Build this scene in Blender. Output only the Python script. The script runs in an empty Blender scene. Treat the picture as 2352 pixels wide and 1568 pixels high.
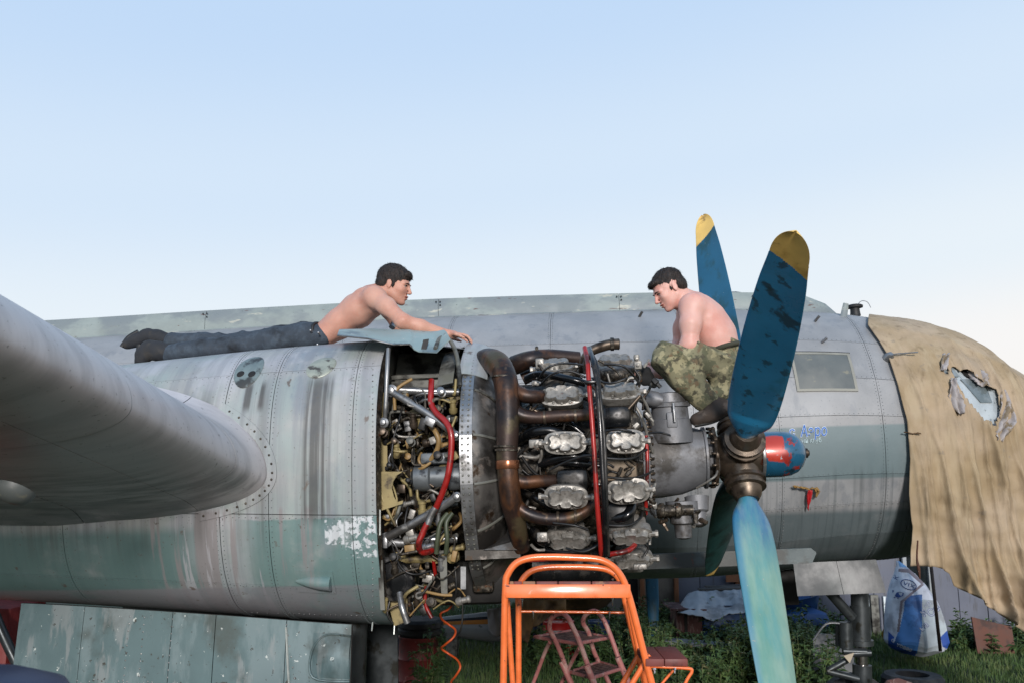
import bpy, bmesh, math, random
import numpy as np
from mathutils import Vector, Matrix, Quaternion, noise
from mathutils.bvhtree import BVHTree
R = math.radians
rnd = random.Random(7)
sc = bpy.context.scene
C = sc.collection

# ------------------------------------------------------------------ camera, sky, sun, exposure
F_PX, PITCH, CAM_H = 1980.0, R(9.5), 2.3          # focal length in 2352-wide units
cam = bpy.data.cameras.new('camera'); camo = bpy.data.objects.new('camera', cam); C.objects.link(camo)
camo.location = (0, 0, CAM_H); camo.rotation_euler = (R(90) + PITCH, 0, 0)
cam.sensor_width = 36; cam.lens = 36 * F_PX / 2352; cam.clip_start = .05; cam.clip_end = 3000
cam.dof.use_dof = True; cam.dof.focus_distance = 5.0; cam.dof.aperture_fstop = 5.6
sc.camera = camo
sc.view_settings.view_transform = 'Standard'; sc.view_settings.look = 'None'
sc.view_settings.exposure = 0.15; sc.view_settings.gamma = 1
try: sc.view_settings.use_curve_mapping = False
except Exception: pass

def lin(h):
    h = h.lstrip('#'); o = []
    for i in (0, 2, 4):
        v = int(h[i:i+2], 16) / 255
        o.append(v/12.92 if v <= .04045 else ((v+.055)/1.055)**2.4)
    return tuple(o)

w = bpy.data.worlds.new('World'); sc.world = w; w.use_nodes = True
nt = w.node_tree; nt.nodes.clear()
N = nt.nodes.new; L = nt.links.new
tc = N('ShaderNodeTexCoord'); sep = N('ShaderNodeSeparateXYZ'); L(tc.outputs['Generated'], sep.inputs[0])
ramp = N('ShaderNodeValToRGB'); ramp.color_ramp.interpolation = 'EASE'
els = [(-0.02, 'fdf3e8'), (0.10, 'f8f7f6'), (0.20, 'e8f2fa'), (0.34, 'd5e7fa'), (0.52, 'c2dbf8'), (1.0, '86b2e0')]
cr = ramp.color_ramp
cr.elements[0].position = .49; cr.elements[0].color = (*lin(els[0][1]), 1)
cr.elements[1].position = 1; cr.elements[1].color = (*lin(els[-1][1]), 1)
for z, c in els[1:-1]:
    e = cr.elements.new(.5 + z/2); e.color = (*lin(c), 1)
mr = N('ShaderNodeMath'); mr.operation = 'MULTIPLY_ADD'; mr.inputs[1].default_value = .5; mr.inputs[2].default_value = .5
L(sep.outputs[2], mr.inputs[0])
# dusk glow lies to the right (+X): the sky bleaches earlier there
mx = N('ShaderNodeMath'); mx.operation = 'MULTIPLY_ADD'; mx.inputs[1].default_value = -.045; L(sep.outputs[0], mx.inputs[0]); L(mr.outputs[0], mx.inputs[2])
L(mx.outputs[0], ramp.inputs[0])
bg = N('ShaderNodeBackground'); bg.inputs[1].default_value = 0.90
L(ramp.outputs[0], bg.inputs[0])
wo = N('ShaderNodeOutputWorld'); L(bg.outputs[0], wo.inputs[0])
flash_sun = bpy.data.lights.new('flash_sun', 'SUN'); flash_sun.energy = 3.0; flash_sun.angle = R(9.0); flash_sun.color = (1, .94, .90)
flash_suno = bpy.data.objects.new('flash_sun', flash_sun); C.objects.link(flash_suno)
sd = Vector((-0.06, 1.0, -0.26)).normalized()       # stands in for the camera flash; travels away from the viewer, low
flash_suno.rotation_euler = sd.to_track_quat('-Z', 'Y').to_euler(); flash_suno.location = (0, -5, 8)

# ------------------------------------------------------------------ frames and projection
def ray(u, v):
    x = (u - 1176) / F_PX; k = (784 - v) / F_PX
    return Vector((x, math.cos(PITCH) - k*math.sin(PITCH), math.sin(PITCH) + k*math.cos(PITCH)))
CAMP = Vector((0, 0, CAM_H))
PSI, TAU = R(5.5), R(2.0)
HUB = Vector((1.325, 5.03, CAM_H + .175))
fwv = Vector((math.cos(PSI)*math.cos(TAU), -math.sin(PSI)*math.cos(TAU), math.sin(TAU)))
farv = Vector((math.sin(PSI), math.cos(PSI), 0))
upv = fwv.cross(farv); upv = -upv if upv.z < 0 else upv
MA = Matrix((( fwv.x, farv.x, upv.x, HUB.x), (fwv.y, farv.y, upv.y, HUB.y), (fwv.z, farv.z, upv.z, HUB.z), (0, 0, 0, 1)))
MAI = MA.inverted()
CL = MAI @ CAMP
def P(u, v, y):                                     # picture direction met with the aeroplane's plane y
    d = MAI.to_3x3() @ ray(u, v); t = (y - CL.y) / d.y
    return CL + d*t
def W(u, v, Y):                                     # the same with a world plane Y
    d = ray(u, v); return CAMP + d*(Y/d.y)
def G(u, v, z=0.0):
    d = ray(u, v); return CAMP + d*((z - CAM_H)/d.z)
def prj(p, local=True):
    q = (MA @ Vector(p)) if local else Vector(p); q = q - CAMP
    d = q.y*math.cos(PITCH) + q.z*math.sin(PITCH); h = q.z*math.cos(PITCH) - q.y*math.sin(PITCH)
    return 1176 + F_PX*q.x/d, 784 - F_PX*h/d

# ------------------------------------------------------------------ materials
def mat(name, col, rough=.5, metal=0.0, var=.12, scale=6, layers=(), bump=0.0, bscale=60, st=(1, 1, 1), spec=.5, coat=0.0, rvar=.1, trans=0, alpha=1):
    m = bpy.data.materials.new(name); m.use_nodes = True
    t = m.node_tree; t.nodes.clear(); n = t.nodes.new; l = t.links.new
    out = n('ShaderNodeOutputMaterial'); b = n('ShaderNodeBsdfPrincipled'); l(b.outputs[0], out.inputs[0])
    tcn = n('ShaderNodeTexCoord'); obj = tcn.outputs['Object']
    c0 = lin(col) if isinstance(col, str) else col
    def nz(s, stv, det=5, off=0):
        mp = n('ShaderNodeMapping'); mp.inputs['Scale'].default_value = stv; mp.inputs['Location'].default_value = (off, off*.7, off*1.3); l(obj, mp.inputs[0])
        x = n('ShaderNodeTexNoise'); x.inputs['Scale'].default_value = s; x.inputs['Detail'].default_value = det; x.inputs['Roughness'].default_value = .6
        l(mp.outputs[0], x.inputs['Vector']); return x.outputs[0]
    def mapr(src, a, bb, c, d):
        x = n('ShaderNodeMapRange'); x.interpolation_type = 'SMOOTHSTEP'
        x.inputs[1].default_value = a; x.inputs[2].default_value = bb; x.inputs[3].default_value = c; x.inputs[4].default_value = d
        l(src, x.inputs[0]); return x.outputs[0]
    def mul(a, bb):
        x = n('ShaderNodeMath'); x.operation = 'MULTIPLY'; l(a, x.inputs[0])
        if isinstance(bb, float): x.inputs[1].default_value = bb
        else: l(bb, x.inputs[1])
        return x.outputs[0]
    n0 = nz(scale, st)
    mixv = n('ShaderNodeMix'); mixv.data_type = 'RGBA'; l(mapr(n0, .3, .7, 0, 1), mixv.inputs[0])
    mixv.inputs[6].default_value = (*[max(0, x*(1-var)) for x in c0], 1); mixv.inputs[7].default_value = (*[min(1, x*(1+var)) for x in c0], 1)
    cur = mixv.outputs[2]
    ro = mapr(n0, .3, .7, max(.03, rough-rvar), min(1, rough+rvar))
    sepn = None
    for i, y in enumerate(layers):
        k = y.get('t', .5); wd = y.get('w', .05)
        f = mapr(nz(y.get('s', 5), y.get('st', (1, 1, 1)), y.get('d', 6), 3.7*i+1.3), k-wd, k+wd, 0, 1)
        for (ax, lo, hi, so) in y.get('box', ()):
            if sepn is None:
                sepn = n('ShaderNodeSeparateXYZ'); l(obj, sepn.inputs[0])
            src = sepn.outputs[ax]
            if y.get('jit', 0):
                j = n('ShaderNodeMath'); j.operation = 'MULTIPLY_ADD'; l(nz(9, (1, 1, 1), 5, 9+i), j.inputs[0]); j.inputs[1].default_value = y['jit']; 
                j2 = n('ShaderNodeMath'); j2.operation = 'SUBTRACT'; l(j.outputs[0], j2.inputs[0]); j2.inputs[1].default_value = y['jit']*.5
                l(src, j.inputs[2]); src = j2.outputs[0]
            if lo is not None: f = mul(f, mapr(src, lo-so, lo+so, 0, 1))
            if hi is not None: f = mul(f, mapr(src, hi-so, hi+so, 1, 0))
        if y.get('k', 1) != 1: f = mul(f, float(y['k']))
        mi = n('ShaderNodeMix'); mi.data_type = 'RGBA'; l(f, mi.inputs[0]); l(cur, mi.inputs[6])
        mi.inputs[7].default_value = (*(lin(y['c']) if isinstance(y['c'], str) else y['c']), 1); cur = mi.outputs[2]
        if 'r' in y:
            mf = n('ShaderNodeMix'); mf.data_type = 'FLOAT'; l(f, mf.inputs[0]); l(ro, mf.inputs[2]); mf.inputs[3].default_value = y['r']; ro = mf.outputs[0]
    l(cur, b.inputs['Base Color']); l(ro, b.inputs['Roughness'])
    b.inputs['Metallic'].default_value = metal; b.inputs['Specular IOR Level'].default_value = spec
    b.inputs['Coat Weight'].default_value = coat; b.inputs['Coat Roughness'].default_value = .12
    if trans: b.inputs['Transmission Weight'].default_value = trans
    if alpha < 1: b.inputs['Alpha'].default_value = alpha
    if bump:
        bp = n('ShaderNodeBump'); bp.inputs['Strength'].default_value = bump; bp.inputs['Distance'].default_value = .01
        l(nz(bscale, st), bp.inputs['Height']); l(bp.outputs[0], b.inputs['Normal'])
    return m

# ------------------------------------------------------------------ mesh helpers
def mk(name, vs, fs, m=None, parent=None, smooth=True, label=None, cat=None, group=None, kind=None):
    me = bpy.data.meshes.new(name); me.from_pydata([tuple(v) for v in vs], [], fs); me.update()
    if smooth: me.polygons.foreach_set('use_smooth', [True]*len(me.polygons))
    return obj(name, me, m, parent, label, cat, group, kind)
def obj(name, me, m=None, parent=None, label=None, cat=None, group=None, kind=None):
    o = bpy.data.objects.new(name, me); C.objects.link(o)
    if m is not None and me is not None:
        me.materials.clear()
        for x in (m if isinstance(m, (list, tuple)) else [m]): me.materials.append(x)
    if parent is not None: o.parent = parent
    for k, v in (('label', label), ('category', cat), ('group', group), ('kind', kind)):
        if v: o[k] = v
    return o
def empty(name, loc, label, cat, group=None, mtx=None):
    o = bpy.data.objects.new(name, None); C.objects.link(o); o.empty_display_size = .2
    if mtx is not None: o.matrix_world = mtx
    else: o.location = loc
    o['label'] = label; o['category'] = cat
    if group: o['group'] = group
    return o
class MB:
    "collects pieces that make ONE mesh"
    def __init__(s): s.v = []; s.f = []; s.mi = []
    def add(s, vs, fs, mi=0):
        o = len(s.v); s.v += [Vector(v) for v in vs]; s.f += [tuple(i+o for i in f) for f in fs]; s.mi += [mi]*len(fs); return s
    def box(s, c, size, rot=None, mi=0, bev=0.0):
        bm = bmesh.new(); bmesh.ops.create_cube(bm, size=1)
        bmesh.ops.scale(bm, vec=size, verts=bm.verts)
        if bev: bmesh.ops.bevel(bm, geom=bm.edges[:], offset=bev, segments=2, profile=.5, affect='EDGES')
        M4 = Matrix.Translation(c) @ (rot.to_4x4() if rot else Matrix())
        bm.verts.ensure_lookup_table(); s.add([M4 @ v.co for v in bm.verts], [[v.index for v in f.verts] for f in bm.faces], mi); bm.free(); return s
    def tube(s, pts, r, n=10, cap=True, mi=0, cr=True, sub=5):
        vs, fs = tube(pts, r, n, cap, cr, sub); return s.add(vs, fs, mi)
    def lathe(s, p0, axis, prof, n=20, mi=0, ref=None):
        "prof: list of (distance along axis, radius)"
        a = Vector(axis).normalized(); q = Vector(ref) if ref else (Vector((0, 0, 1)) if abs(a.z) < .9 else Vector((1, 0, 0)))
        e1 = (q - a*q.dot(a)).normalized(); e2 = a.cross(e1); p0 = Vector(p0); vs = []; fs = []
        for d, r in prof:
            for i in range(n):
                t = 2*math.pi*i/n; vs.append(p0 + a*d + (e1*math.cos(t) + e2*math.sin(t))*r)
        for j in range(len(prof)-1):
            for i in range(n): fs.append((j*n+i, j*n+(i+1) % n, (j+1)*n+(i+1) % n, (j+1)*n+i))
        fs.append(tuple(reversed(range(n)))); fs.append(tuple((len(prof)-1)*n+i for i in range(n)))
        return s.add(vs, fs, mi)
    def build(s, name, m, parent=None, smooth=True, auto=True, **k):
        o = mk(name, s.v, s.f, m, parent, smooth, **k)
        if len(set(s.mi)) > 1: o.data.polygons.foreach_set('material_index', s.mi)
        if smooth and auto: sharp(o.data)
        return o
def sharp(me, ang=R(38)):
    bm = bmesh.new(); bm.from_mesh(me)
    for e in bm.edges:
        if len(e.link_faces) == 2:
            if e.calc_face_angle(0) > ang: e.smooth = False
    bm.to_mesh(me); bm.free()
def crm(pts, sub=5):
    pts = [Vector(p) for p in pts]; n = len(pts)
    if n < 3: return [pts[0].lerp(pts[-1], i/sub) for i in range(sub+1)] if n == 2 else pts
    out = []
    for i in range(n-1):
        p0 = pts[max(0, i-1)]; p1 = pts[i]; p2 = pts[i+1]; p3 = pts[min(n-1, i+2)]
        for j in range(sub):
            t = j/sub; out.append(.5*((2*p1) + (p2-p0)*t + (2*p0-5*p1+4*p2-p3)*t*t + (3*p1-p0-3*p2+p3)*t**3))
    return out + [pts[-1]]
def tube(pts, r, n=10, cap=True, cr=True, sub=5):
    rs = r if isinstance(r, (list, tuple)) else None
    base = [Vector(p) for p in pts]
    if cr and len(base) > 1:
        q = crm(base, sub)
        if rs: rr = [rs[min(len(rs)-1, int(i/sub))]*(1-(i/sub) % 1) + rs[min(len(rs)-1, int(i/sub)+1)]*((i/sub) % 1) for i in range(len(q))]
        else: rr = [r]*len(q)
    else: q = base; rr = list(rs) if rs else [r]*len(q)
    T = [((q[min(i+1, len(q)-1)] - q[max(i-1, 0)]).normalized() if len(q) > 1 else Vector((0, 0, 1))) for i in range(len(q))]
    e = T[0].orthogonal().normalized(); vs = []; fs = []
    for i, p in enumerate(q):
        e = (e - T[i]*e.dot(T[i])); e = e.normalized() if e.length > 1e-6 else T[i].orthogonal().normalized(); f = T[i].cross(e)
        for k in range(n):
            a = 2*math.pi*k/n; vs.append(p + (e*math.cos(a) + f*math.sin(a))*rr[i])
    for i in range(len(q)-1):
        for k in range(n): fs.append((i*n+k, i*n+(k+1) % n, (i+1)*n+(k+1) % n, (i+1)*n+k))
    if cap: fs.append(tuple(reversed(range(n)))); fs.append(tuple((len(q)-1)*n+k for k in range(n)))
    return vs, fs
def tb(name, pts, r, m, parent=None, n=10, cr=True, sub=5, **k):
    vs, fs = tube(pts, r, n, True, cr, sub); o = mk(name, vs, fs, m, parent, **k); sharp(o.data, R(60)); return o
def panel(name, f, s0, s1, t0, t1, ns, ntt, m, parent, th=.004, gap=.0, lift=0.0, label=None, uv=False):
    "one sheet cut from surface f(s,t) with its own rim; f returns (point, outward normal)"
    vs = []; fs = []
    for i in range(ns+1):
        for j in range(ntt+1):
            p, nn = f(s0+(s1-s0)*i/ns, t0+(t1-t0)*j/ntt); vs.append(p + nn*lift)
    K = len(vs)
    for i in range(ns+1):
        for j in range(ntt+1):
            p, nn = f(s0+(s1-s0)*i/ns, t0+(t1-t0)*j/ntt); vs.append(p + nn*(lift-th))
    W_ = ntt+1
    for i in range(ns):
        for j in range(ntt):
            a = i*W_+j; fs.append((a, a+1, a+W_+1, a+W_)); fs.append((K+a, K+a+W_, K+a+W_+1, K+a+1))
    for i in range(ns):
        a = i*W_; fs.append((a, a+W_, K+a+W_, K+a)); a = i*W_+ntt; fs.append((a, K+a, K+a+W_, a+W_))
    for j in range(ntt):
        a = j; fs.append((a, K+a, K+a+1, a+1)); a = ns*W_+j; fs.append((a, a+1, K+a+1, K+a))
    o = mk(name, vs, fs, m, parent, label=label)
    bm = bmesh.new(); bm.from_mesh(o.data); bmesh.ops.recalc_face_normals(bm, faces=bm.faces)
    for e in bm.edges:
        if len(e.link_faces) == 2 and e.calc_face_angle(0) > R(50): e.smooth = False
    bm.to_mesh(o.data); bm.free(); return o
def interp(tab, x):
    if x <= tab[0][0]: return tab[0][1:]
    for a, b in zip(tab, tab[1:]):
        if x <= b[0]:
            t = (x-a[0])/(b[0]-a[0]); return tuple(p+(q-p)*t for p, q in zip(a[1:], b[1:]))
    return tab[-1][1:]
def smooth_interp(tab, x):
    "Catmull-Rom through a table, x need not be even"
    xs = [r[0] for r in tab]
    if x <= xs[0]: return tab[0][1:]
    if x >= xs[-1]: return tab[-1][1:]
    i = max(j for j in range(len(xs)-1) if xs[j] <= x)
    a, b = tab[i], tab[i+1]; p = tab[max(0, i-1)]; q = tab[min(len(tab)-1, i+2)]
    h = b[0]-a[0]; t = (x-a[0])/h; o = []
    for k in range(1, len(a)):
        m0 = (b[k]-p[k])/(b[0]-p[0])*h; m1 = (q[k]-a[k])/(q[0]-a[0])*h
        o.append((2*t**3-3*t*t+1)*a[k] + (t**3-2*t*t+t)*m0 + (-2*t**3+3*t*t)*b[k] + (t**3-t*t)*m1)
    return tuple(o)
def numnorm(f, s, t, ds=.01, dt=.01, out=None):
    p = f(s, t); a = f(s+ds, t)-f(s-ds, t); b = f(s, t+dt)-f(s, t-dt); n = a.cross(b)
    n = n.normalized() if n.length > 1e-12 else Vector((0, 0, 1))
    return n
def rivets(pts_n, r, m, parent, name='rivets', n=6):
    b = MB()
    for p, nn in pts_n: 
        b.lathe(Vector(p), nn, [(-.001, r), (.0008, r*.85), (.0022, r*.4)], n)
    return b.build(name, m, parent, auto=False, kind='stuff')
def text_mesh(txt, size=1.0, sx=1.0, off=0.0, extrude=0):
    cu = bpy.data.curves.new('lettering', 'FONT'); cu.body = txt; cu.size = size; cu.offset = off; cu.extrude = extrude; cu.resolution_u = 4
    o = bpy.data.objects.new('t', cu); C.objects.link(o); bpy.context.view_layer.update()
    dg = bpy.context.evaluated_depsgraph_get(); me = bpy.data.meshes.new_from_object(o.evaluated_get(dg), depsgraph=dg)
    bpy.data.objects.remove(o)
    bm = bmesh.new(); bm.from_mesh(me); bmesh.ops.triangulate(bm, faces=bm.faces)
    bmesh.ops.subdivide_edges(bm, edges=[e for e in bm.edges if e.calc_length() > size*.25], cuts=2, use_grid_fill=False)
    vs = [Vector((v.co.x*sx, v.co.y)) for v in bm.verts]; bm.verts.index_update()
    fs = [[v.index for v in f.verts] for f in bm.faces]; bm.free(); bpy.data.meshes.remove(me)
    return vs, fs
# ------------------------------------------------------------------ smooth-union bodies (one continuous surface)
class SDF:
    def __init__(s, k=.03): s.pr = []; s.k = k
    def cone(s, a, b, ra, rb, k=None): s.pr.append(('c', Vector(a), Vector(b), ra, rb, k or s.k)); return s
    def ell(s, c, r, rot=None, k=None, cut=False):
        s.pr.append(('x' if cut else 'e', Vector(c), r, rot or Matrix.Identity(3), None, k or s.k)); return s
    def chain(s, pts, rs, k=None):
        for i in range(len(pts)-1): s.cone(pts[i], pts[i+1], rs[i], rs[i+1], k)
        return s
    def mesh(s, h):
        lo = np.array([1e9]*3); hi = -lo
        for q in s.pr:
            if q[0] == 'c':
                for p, r in ((q[1], q[3]), (q[2], q[4])): lo = np.minimum(lo, np.array(p)-r-.03); hi = np.maximum(hi, np.array(p)+r+.03)
            elif q[0] == 'e':
                r = max(q[2]); lo = np.minimum(lo, np.array(q[1])-r-.03); hi = np.maximum(hi, np.array(q[1])+r+.03)
        n = np.ceil((hi-lo)/h).astype(int)+2
        Fd = np.full(n, 1.0, dtype=np.float32)
        for q in s.pr:
            k = q[5]
            if q[0] == 'c':
                a, b = np.array(q[1]), np.array(q[2]); m = max(q[3], q[4])+k+2*h; l0 = np.minimum(a, b)-m; h0 = np.maximum(a, b)+m
            else: a = np.array(q[1]); m = max(q[2])+k+2*h; l0 = a-m; h0 = a+m
            i0 = np.clip(((l0-lo)/h).astype(int), 0, n-1); i1 = np.clip(((h0-lo)/h).astype(int)+2, 1, n)
            gx, gy, gz = np.meshgrid(*[lo[d]+h*np.arange(i0[d], i1[d]) for d in range(3)], indexing='ij')
            X = np.stack([gx, gy, gz], -1)
            if q[0] == 'c':
                d = b-a; t = np.clip(((X-a)@d)/max(d@d, 1e-12), 0, 1)
                D = np.linalg.norm(X-a-t[..., None]*d, axis=-1) - (q[3]+(q[4]-q[3])*t)
            else:
                Rm = np.array(q[3]); Y = (X-a)@Rm; rr = np.array(q[2]); kk = np.linalg.norm(Y/rr, axis=-1); k2 = np.linalg.norm(Y/(rr*rr), axis=-1)
                D = kk*(kk-1)/np.maximum(k2, 1e-6)
            sl = tuple(slice(i0[d], i1[d]) for d in range(3)); A = Fd[sl]
            if q[0] == 'x':
                D = -D; hh = np.clip(.5-.5*(D-A)/k*-1, 0, 1); hh = np.clip(.5+.5*(D-A)/k, 0, 1); Fd[sl] = (A*(1-hh)+D*hh + k*hh*(1-hh)).astype(np.float32)
            else:
                hh = np.clip(.5+.5*(A-D)/k, 0, 1); Fd[sl] = (A*(1-hh)+D*hh - k*hh*(1-hh)).astype(np.float32)
        return nets(Fd, lo, h)
def nets(Fd, lo, h):
    S = Fd < 0; nx, ny, nz = S.shape
    acc = np.zeros((nx-1, ny-1, nz-1, 3)); cnt = np.zeros((nx-1, ny-1, nz-1))
    for ax in range(3):
        for o1 in (0, 1):
            for o2 in (0, 1):
                off = [0, 0, 0]; oth = [d for d in range(3) if d != ax]; off[oth[0]] = o1; off[oth[1]] = o2
                s0 = tuple(slice(off[d], off[d]+[nx-1, ny-1, nz-1][d]) for d in range(3)); off2 = list(off); off2[ax] += 1
                s1 = tuple(slice(off2[d], off2[d]+[nx-1, ny-1, nz-1][d]) for d in range(3))
                a, b = Fd[s0], Fd[s1]; m = (a < 0) != (b < 0); t = np.where(m, a/np.where(np.abs(a-b) < 1e-9, 1e-9, a-b), 0)
                for d in range(3): acc[..., d] += np.where(m, (t if d == ax else off[d]), 0)
                cnt += m
    act = cnt > 0; idx = -np.ones(act.shape, int); idx[act] = np.arange(act.sum())
    ii = np.argwhere(act); V = lo + h*(ii + acc[act]/cnt[act][:, None])
    faces = []
    for ax in range(3):
        o = [d for d in range(3) if d != ax]
        a = np.take(S, range(S.shape[ax]-1), ax); b = np.take(S, range(1, S.shape[ax]), ax)
        for e in np.argwhere(a != b):
            if e[o[0]] == 0 or e[o[1]] == 0 or e[o[0]] >= act.shape[o[0]] or e[o[1]] >= act.shape[o[1]]: continue
            q = []
            for d0, d1 in ((1, 1), (0, 1), (0, 0), (1, 0)):
                c = e.copy(); c[o[0]] -= d0; c[o[1]] -= d1; q.append(int(idx[tuple(c)]))
            flip = S[tuple(e)] ^ (ax == 1)
            faces.append(tuple(q) if flip else tuple(reversed(q)))
    return [Vector(v) for v in V], faces
def body(name, sdf, h, m, parent=None, smooth_it=2, disp=None, **k):
    vs, fs = sdf.mesh(h)
    o = mk(name, vs, fs, m, parent, **k)
    bm = bmesh.new(); bm.from_mesh(o.data)
    for _ in range(smooth_it): bmesh.ops.smooth_vert(bm, verts=bm.verts, factor=.5, use_axis_x=True, use_axis_y=True, use_axis_z=True)
    if disp:
        bm.normal_update()
        for v in bm.verts: v.co += v.normal*disp(v.co)
    bmesh.ops.recalc_face_normals(bm, faces=bm.faces)
    bm.to_mesh(o.data); bm.free(); return o
BLA = 25.7
BB = [(75, 50, 1), (75, 50, 1), (75, 50, 1), (75, 50, 1)]
BB = [(66, 56, -.9, -1, 1.70), (62, 50, 1.0, -1, 1.70), (62, 50, .2, -1, 1.80), (62, 50, -.8, -1, 1.70)]
# ------------------------------------------------------------------ palette
teal = '66827f'
m_skin = mat('fuselage_skin', '8b8c8d', .52, .10, .10, 3, [
    dict(c='9b9c9d', s=1.6, t=.55, w=.12, k=.6), dict(c='75797e', s=7, t=.60, w=.06, k=.5, st=(1, 1, .3)),
    dict(c='5f7174', s=3, t=.30, w=.25, box=[(2, -.16, .27, .012), (0, None, 1.93, .02)], k=.85),
    dict(c='67787f', s=2, t=.3, w=.25, box=[(0, 2.06, 2.20, .02), (2, None, .95, .05)], k=.7),
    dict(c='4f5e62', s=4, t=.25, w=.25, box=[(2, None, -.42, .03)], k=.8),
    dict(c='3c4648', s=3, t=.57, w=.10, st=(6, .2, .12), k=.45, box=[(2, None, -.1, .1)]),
    dict(c='5a6367', s=60, t=.66, w=.05, k=.5)], bump=.18, bscale=3.5)
m_spine = mat('spine_paint', '848e8c', .6, .05, .12, 4, [
    dict(c='70797d', s=2.2, t=.53, w=.05, k=.9, st=(.5, 1, 1)), dict(c='a2a49a', s=9, t=.64, w=.02, st=(.35, 1, 1.6)), dict(c='5c4a46', s=13, t=.66, w=.02, st=(.35, 1, 1.5)),
    dict(c='4e5a58', s=45, t=.68, w=.03)], bump=.15, bscale=20)
nx_ = lambda u: P(u, 1150, -.7).x
nz_ = lambda v: P(780, v, -.7).z
m_nac = mat('nacelle_skin', '9a9c9a', .48, .10, .10, 3, [
    dict(c='8a9896', s=3.2, t=.5, w=.12, k=.7), dict(c='a8a9ae', s=2.3, t=.56, w=.06, k=.7), dict(c='76818a', s=1.8, t=.60, w=.04, k=.7, st=(1.2, 1, .6)),
    dict(c='7d7f84', s=3.5, t=.52, w=.12, st=(5, .2, .25), k=.55),
    dict(c='52706f', s=1.5, t=.30, w=.1, box=[(2, None, nz_(1200), .04), (0, None, nx_(470), .25)], k=.85),
    dict(c='577a78', s=2.4, t=.45, w=.08, box=[(2, None, nz_(1186), .006), (0, nx_(560), None, .12)], k=.75, jit=.05),
    dict(c='857f80', s=2.6, t=.54, w=.03, st=(4, .2, .2), box=[(2, None, nz_(1160), .02), (0, nx_(330), nx_(720), .05)], k=.8),
    dict(c='a5a5aa', s=3.3, t=.59, w=.02, st=(4, .2, .25), box=[(2, None, nz_(1150), .02), (0, nx_(400), nx_(620), .05)], k=.75),
    dict(c='7b797e', s=2, t=.42, w=.1, box=[(2, None, nz_(1348), .008)], k=.8),
    dict(c='cfd3d6', s=18, t=.46, w=.03, box=[(2, nz_(1250), nz_(1192), .004), (0, nx_(744), nx_(788), .004)], k=.95, r=.3),
    dict(c='cfd3d6', s=26, t=.52, w=.04, d=8, box=[(2, nz_(1282), nz_(1186), .006), (0, nx_(790), nx_(861), .006)], k=.95, r=.3),
    dict(c='4c4a48', s=2.2, t=.58, w=.14, st=(9, .2, .15), k=.45, box=[(2, nz_(1250), nz_(880), .1)]),
    dict(c='33302e', s=2.4, t=.43, w=.12, st=(13, .5, .25), k=.75, box=[(2, nz_(1190), nz_(858), .05), (0, nx_(694), nx_(756), .015)]),
    dict(c='3f3b38', s=2.4, t=.47, w=.10, st=(11, .2, .2), k=.8, box=[(2, nz_(930), nz_(865), .03), (0, nx_(545), nx_(600), .015)]),
    dict(c='59564f', s=55, t=.67, w=.03, k=.8), dict(c='5b4c42', s=11, t=.68, w=.03, st=(1, 1, .6), k=.8)], bump=.22, bscale=4)
m_wing = mat('wing_skin', 'b8b5b6', .45, .12, .08, 2.4, [
    dict(c='8f8c8d', s=3, t=.54, w=.12, st=(.6, 3, 1), k=.5), dict(c='b0adae', s=5, t=.60, w=.08, st=(.5, 3, 1), k=.4),
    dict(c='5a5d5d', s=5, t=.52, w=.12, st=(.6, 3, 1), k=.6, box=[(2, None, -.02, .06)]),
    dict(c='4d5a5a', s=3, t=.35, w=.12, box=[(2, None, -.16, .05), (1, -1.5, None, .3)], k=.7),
    dict(c='565452', s=40, t=.66, w=.03, k=.6)], bump=.05, bscale=10)
m_door = mat('gear_door_paint', '52676a', .5, .15, .12, 3, [
    dict(c='6f8083', s=2, t=.55, w=.05, st=(2, 1, .6), k=.8), dict(c='82898a', s=2.4, t=.58, w=.03, st=(3, 1, .6), k=.7), dict(c='3f4540', s=3, t=.60, w=.08, k=.7),
    dict(c='4f5347', s=4, t=.40, w=.1, box=[(0, -1.5, None, .1), (2, None, -1.05, .08)], k=.8), dict(c='c2c8c4', s=22, t=.68, w=.012, k=.9), dict(c='3a3a34', s=35, t=.66, w=.03)], bump=.08, bscale=12)
m_dark = mat('dark_interior', '1d1c1b', .7, .2, .3, 12)
m_bay = mat('bay_primer', '6a6a64', .6, .2, .2, 5, [dict(c='6a6a60', s=4, t=.58, w=.05), dict(c='26241f', s=6, t=.55, w=.08)])
m_primer = mat('yellow_primer', '8c7e55', .5, .2, .15, 9, [dict(c='3f3527', s=8, t=.6, w=.06), dict(c='6d5a3a', s=20, t=.62, w=.04)])
m_alu = mat('bare_aluminium', '8d8e8f', .36, .75, .12, 9, [dict(c='4a4641', s=8, t=.57, w=.06, k=.8, r=.6), dict(c='b3b2ae', s=14, t=.62, w=.04, k=.6)], bump=.05)
m_head = mat('cast_head_alloy', '85827c', .42, .4, .14, 40, [dict(c='5b5650', s=60, t=.58, w=.08, k=.65, r=.55), dict(c='6a4632', s=28, t=.68, w=.03, k=.6)], bump=.12, bscale=70)
m_cast = mat('gearbox_casting', '76777a', .55, .35, .12, 8, [dict(c='45423f', s=5, t=.57, w=.07), dict(c='75767a', s=30, t=.66, w=.04, k=.6)], bump=.12, bscale=90)
m_exh = mat('burnt_exhaust', '33251f', .45, .4, .22, 8, [dict(c='5a3a24', s=6, t=.56, w=.06, st=(1, 1, .5)), dict(c='1f1a1b', s=5, t=.56, w=.07), dict(c='6e5a46', s=14, t=.66, w=.05, k=.6), dict(c='4d4430', s=4, t=.6, w=.06)], bump=.1, bscale=40)
m_blackp = mat('black_enamel', '0f1012', .22, .1, .2, 8, [dict(c='2c2823', s=9, t=.6, w=.08, r=.6)])
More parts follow.
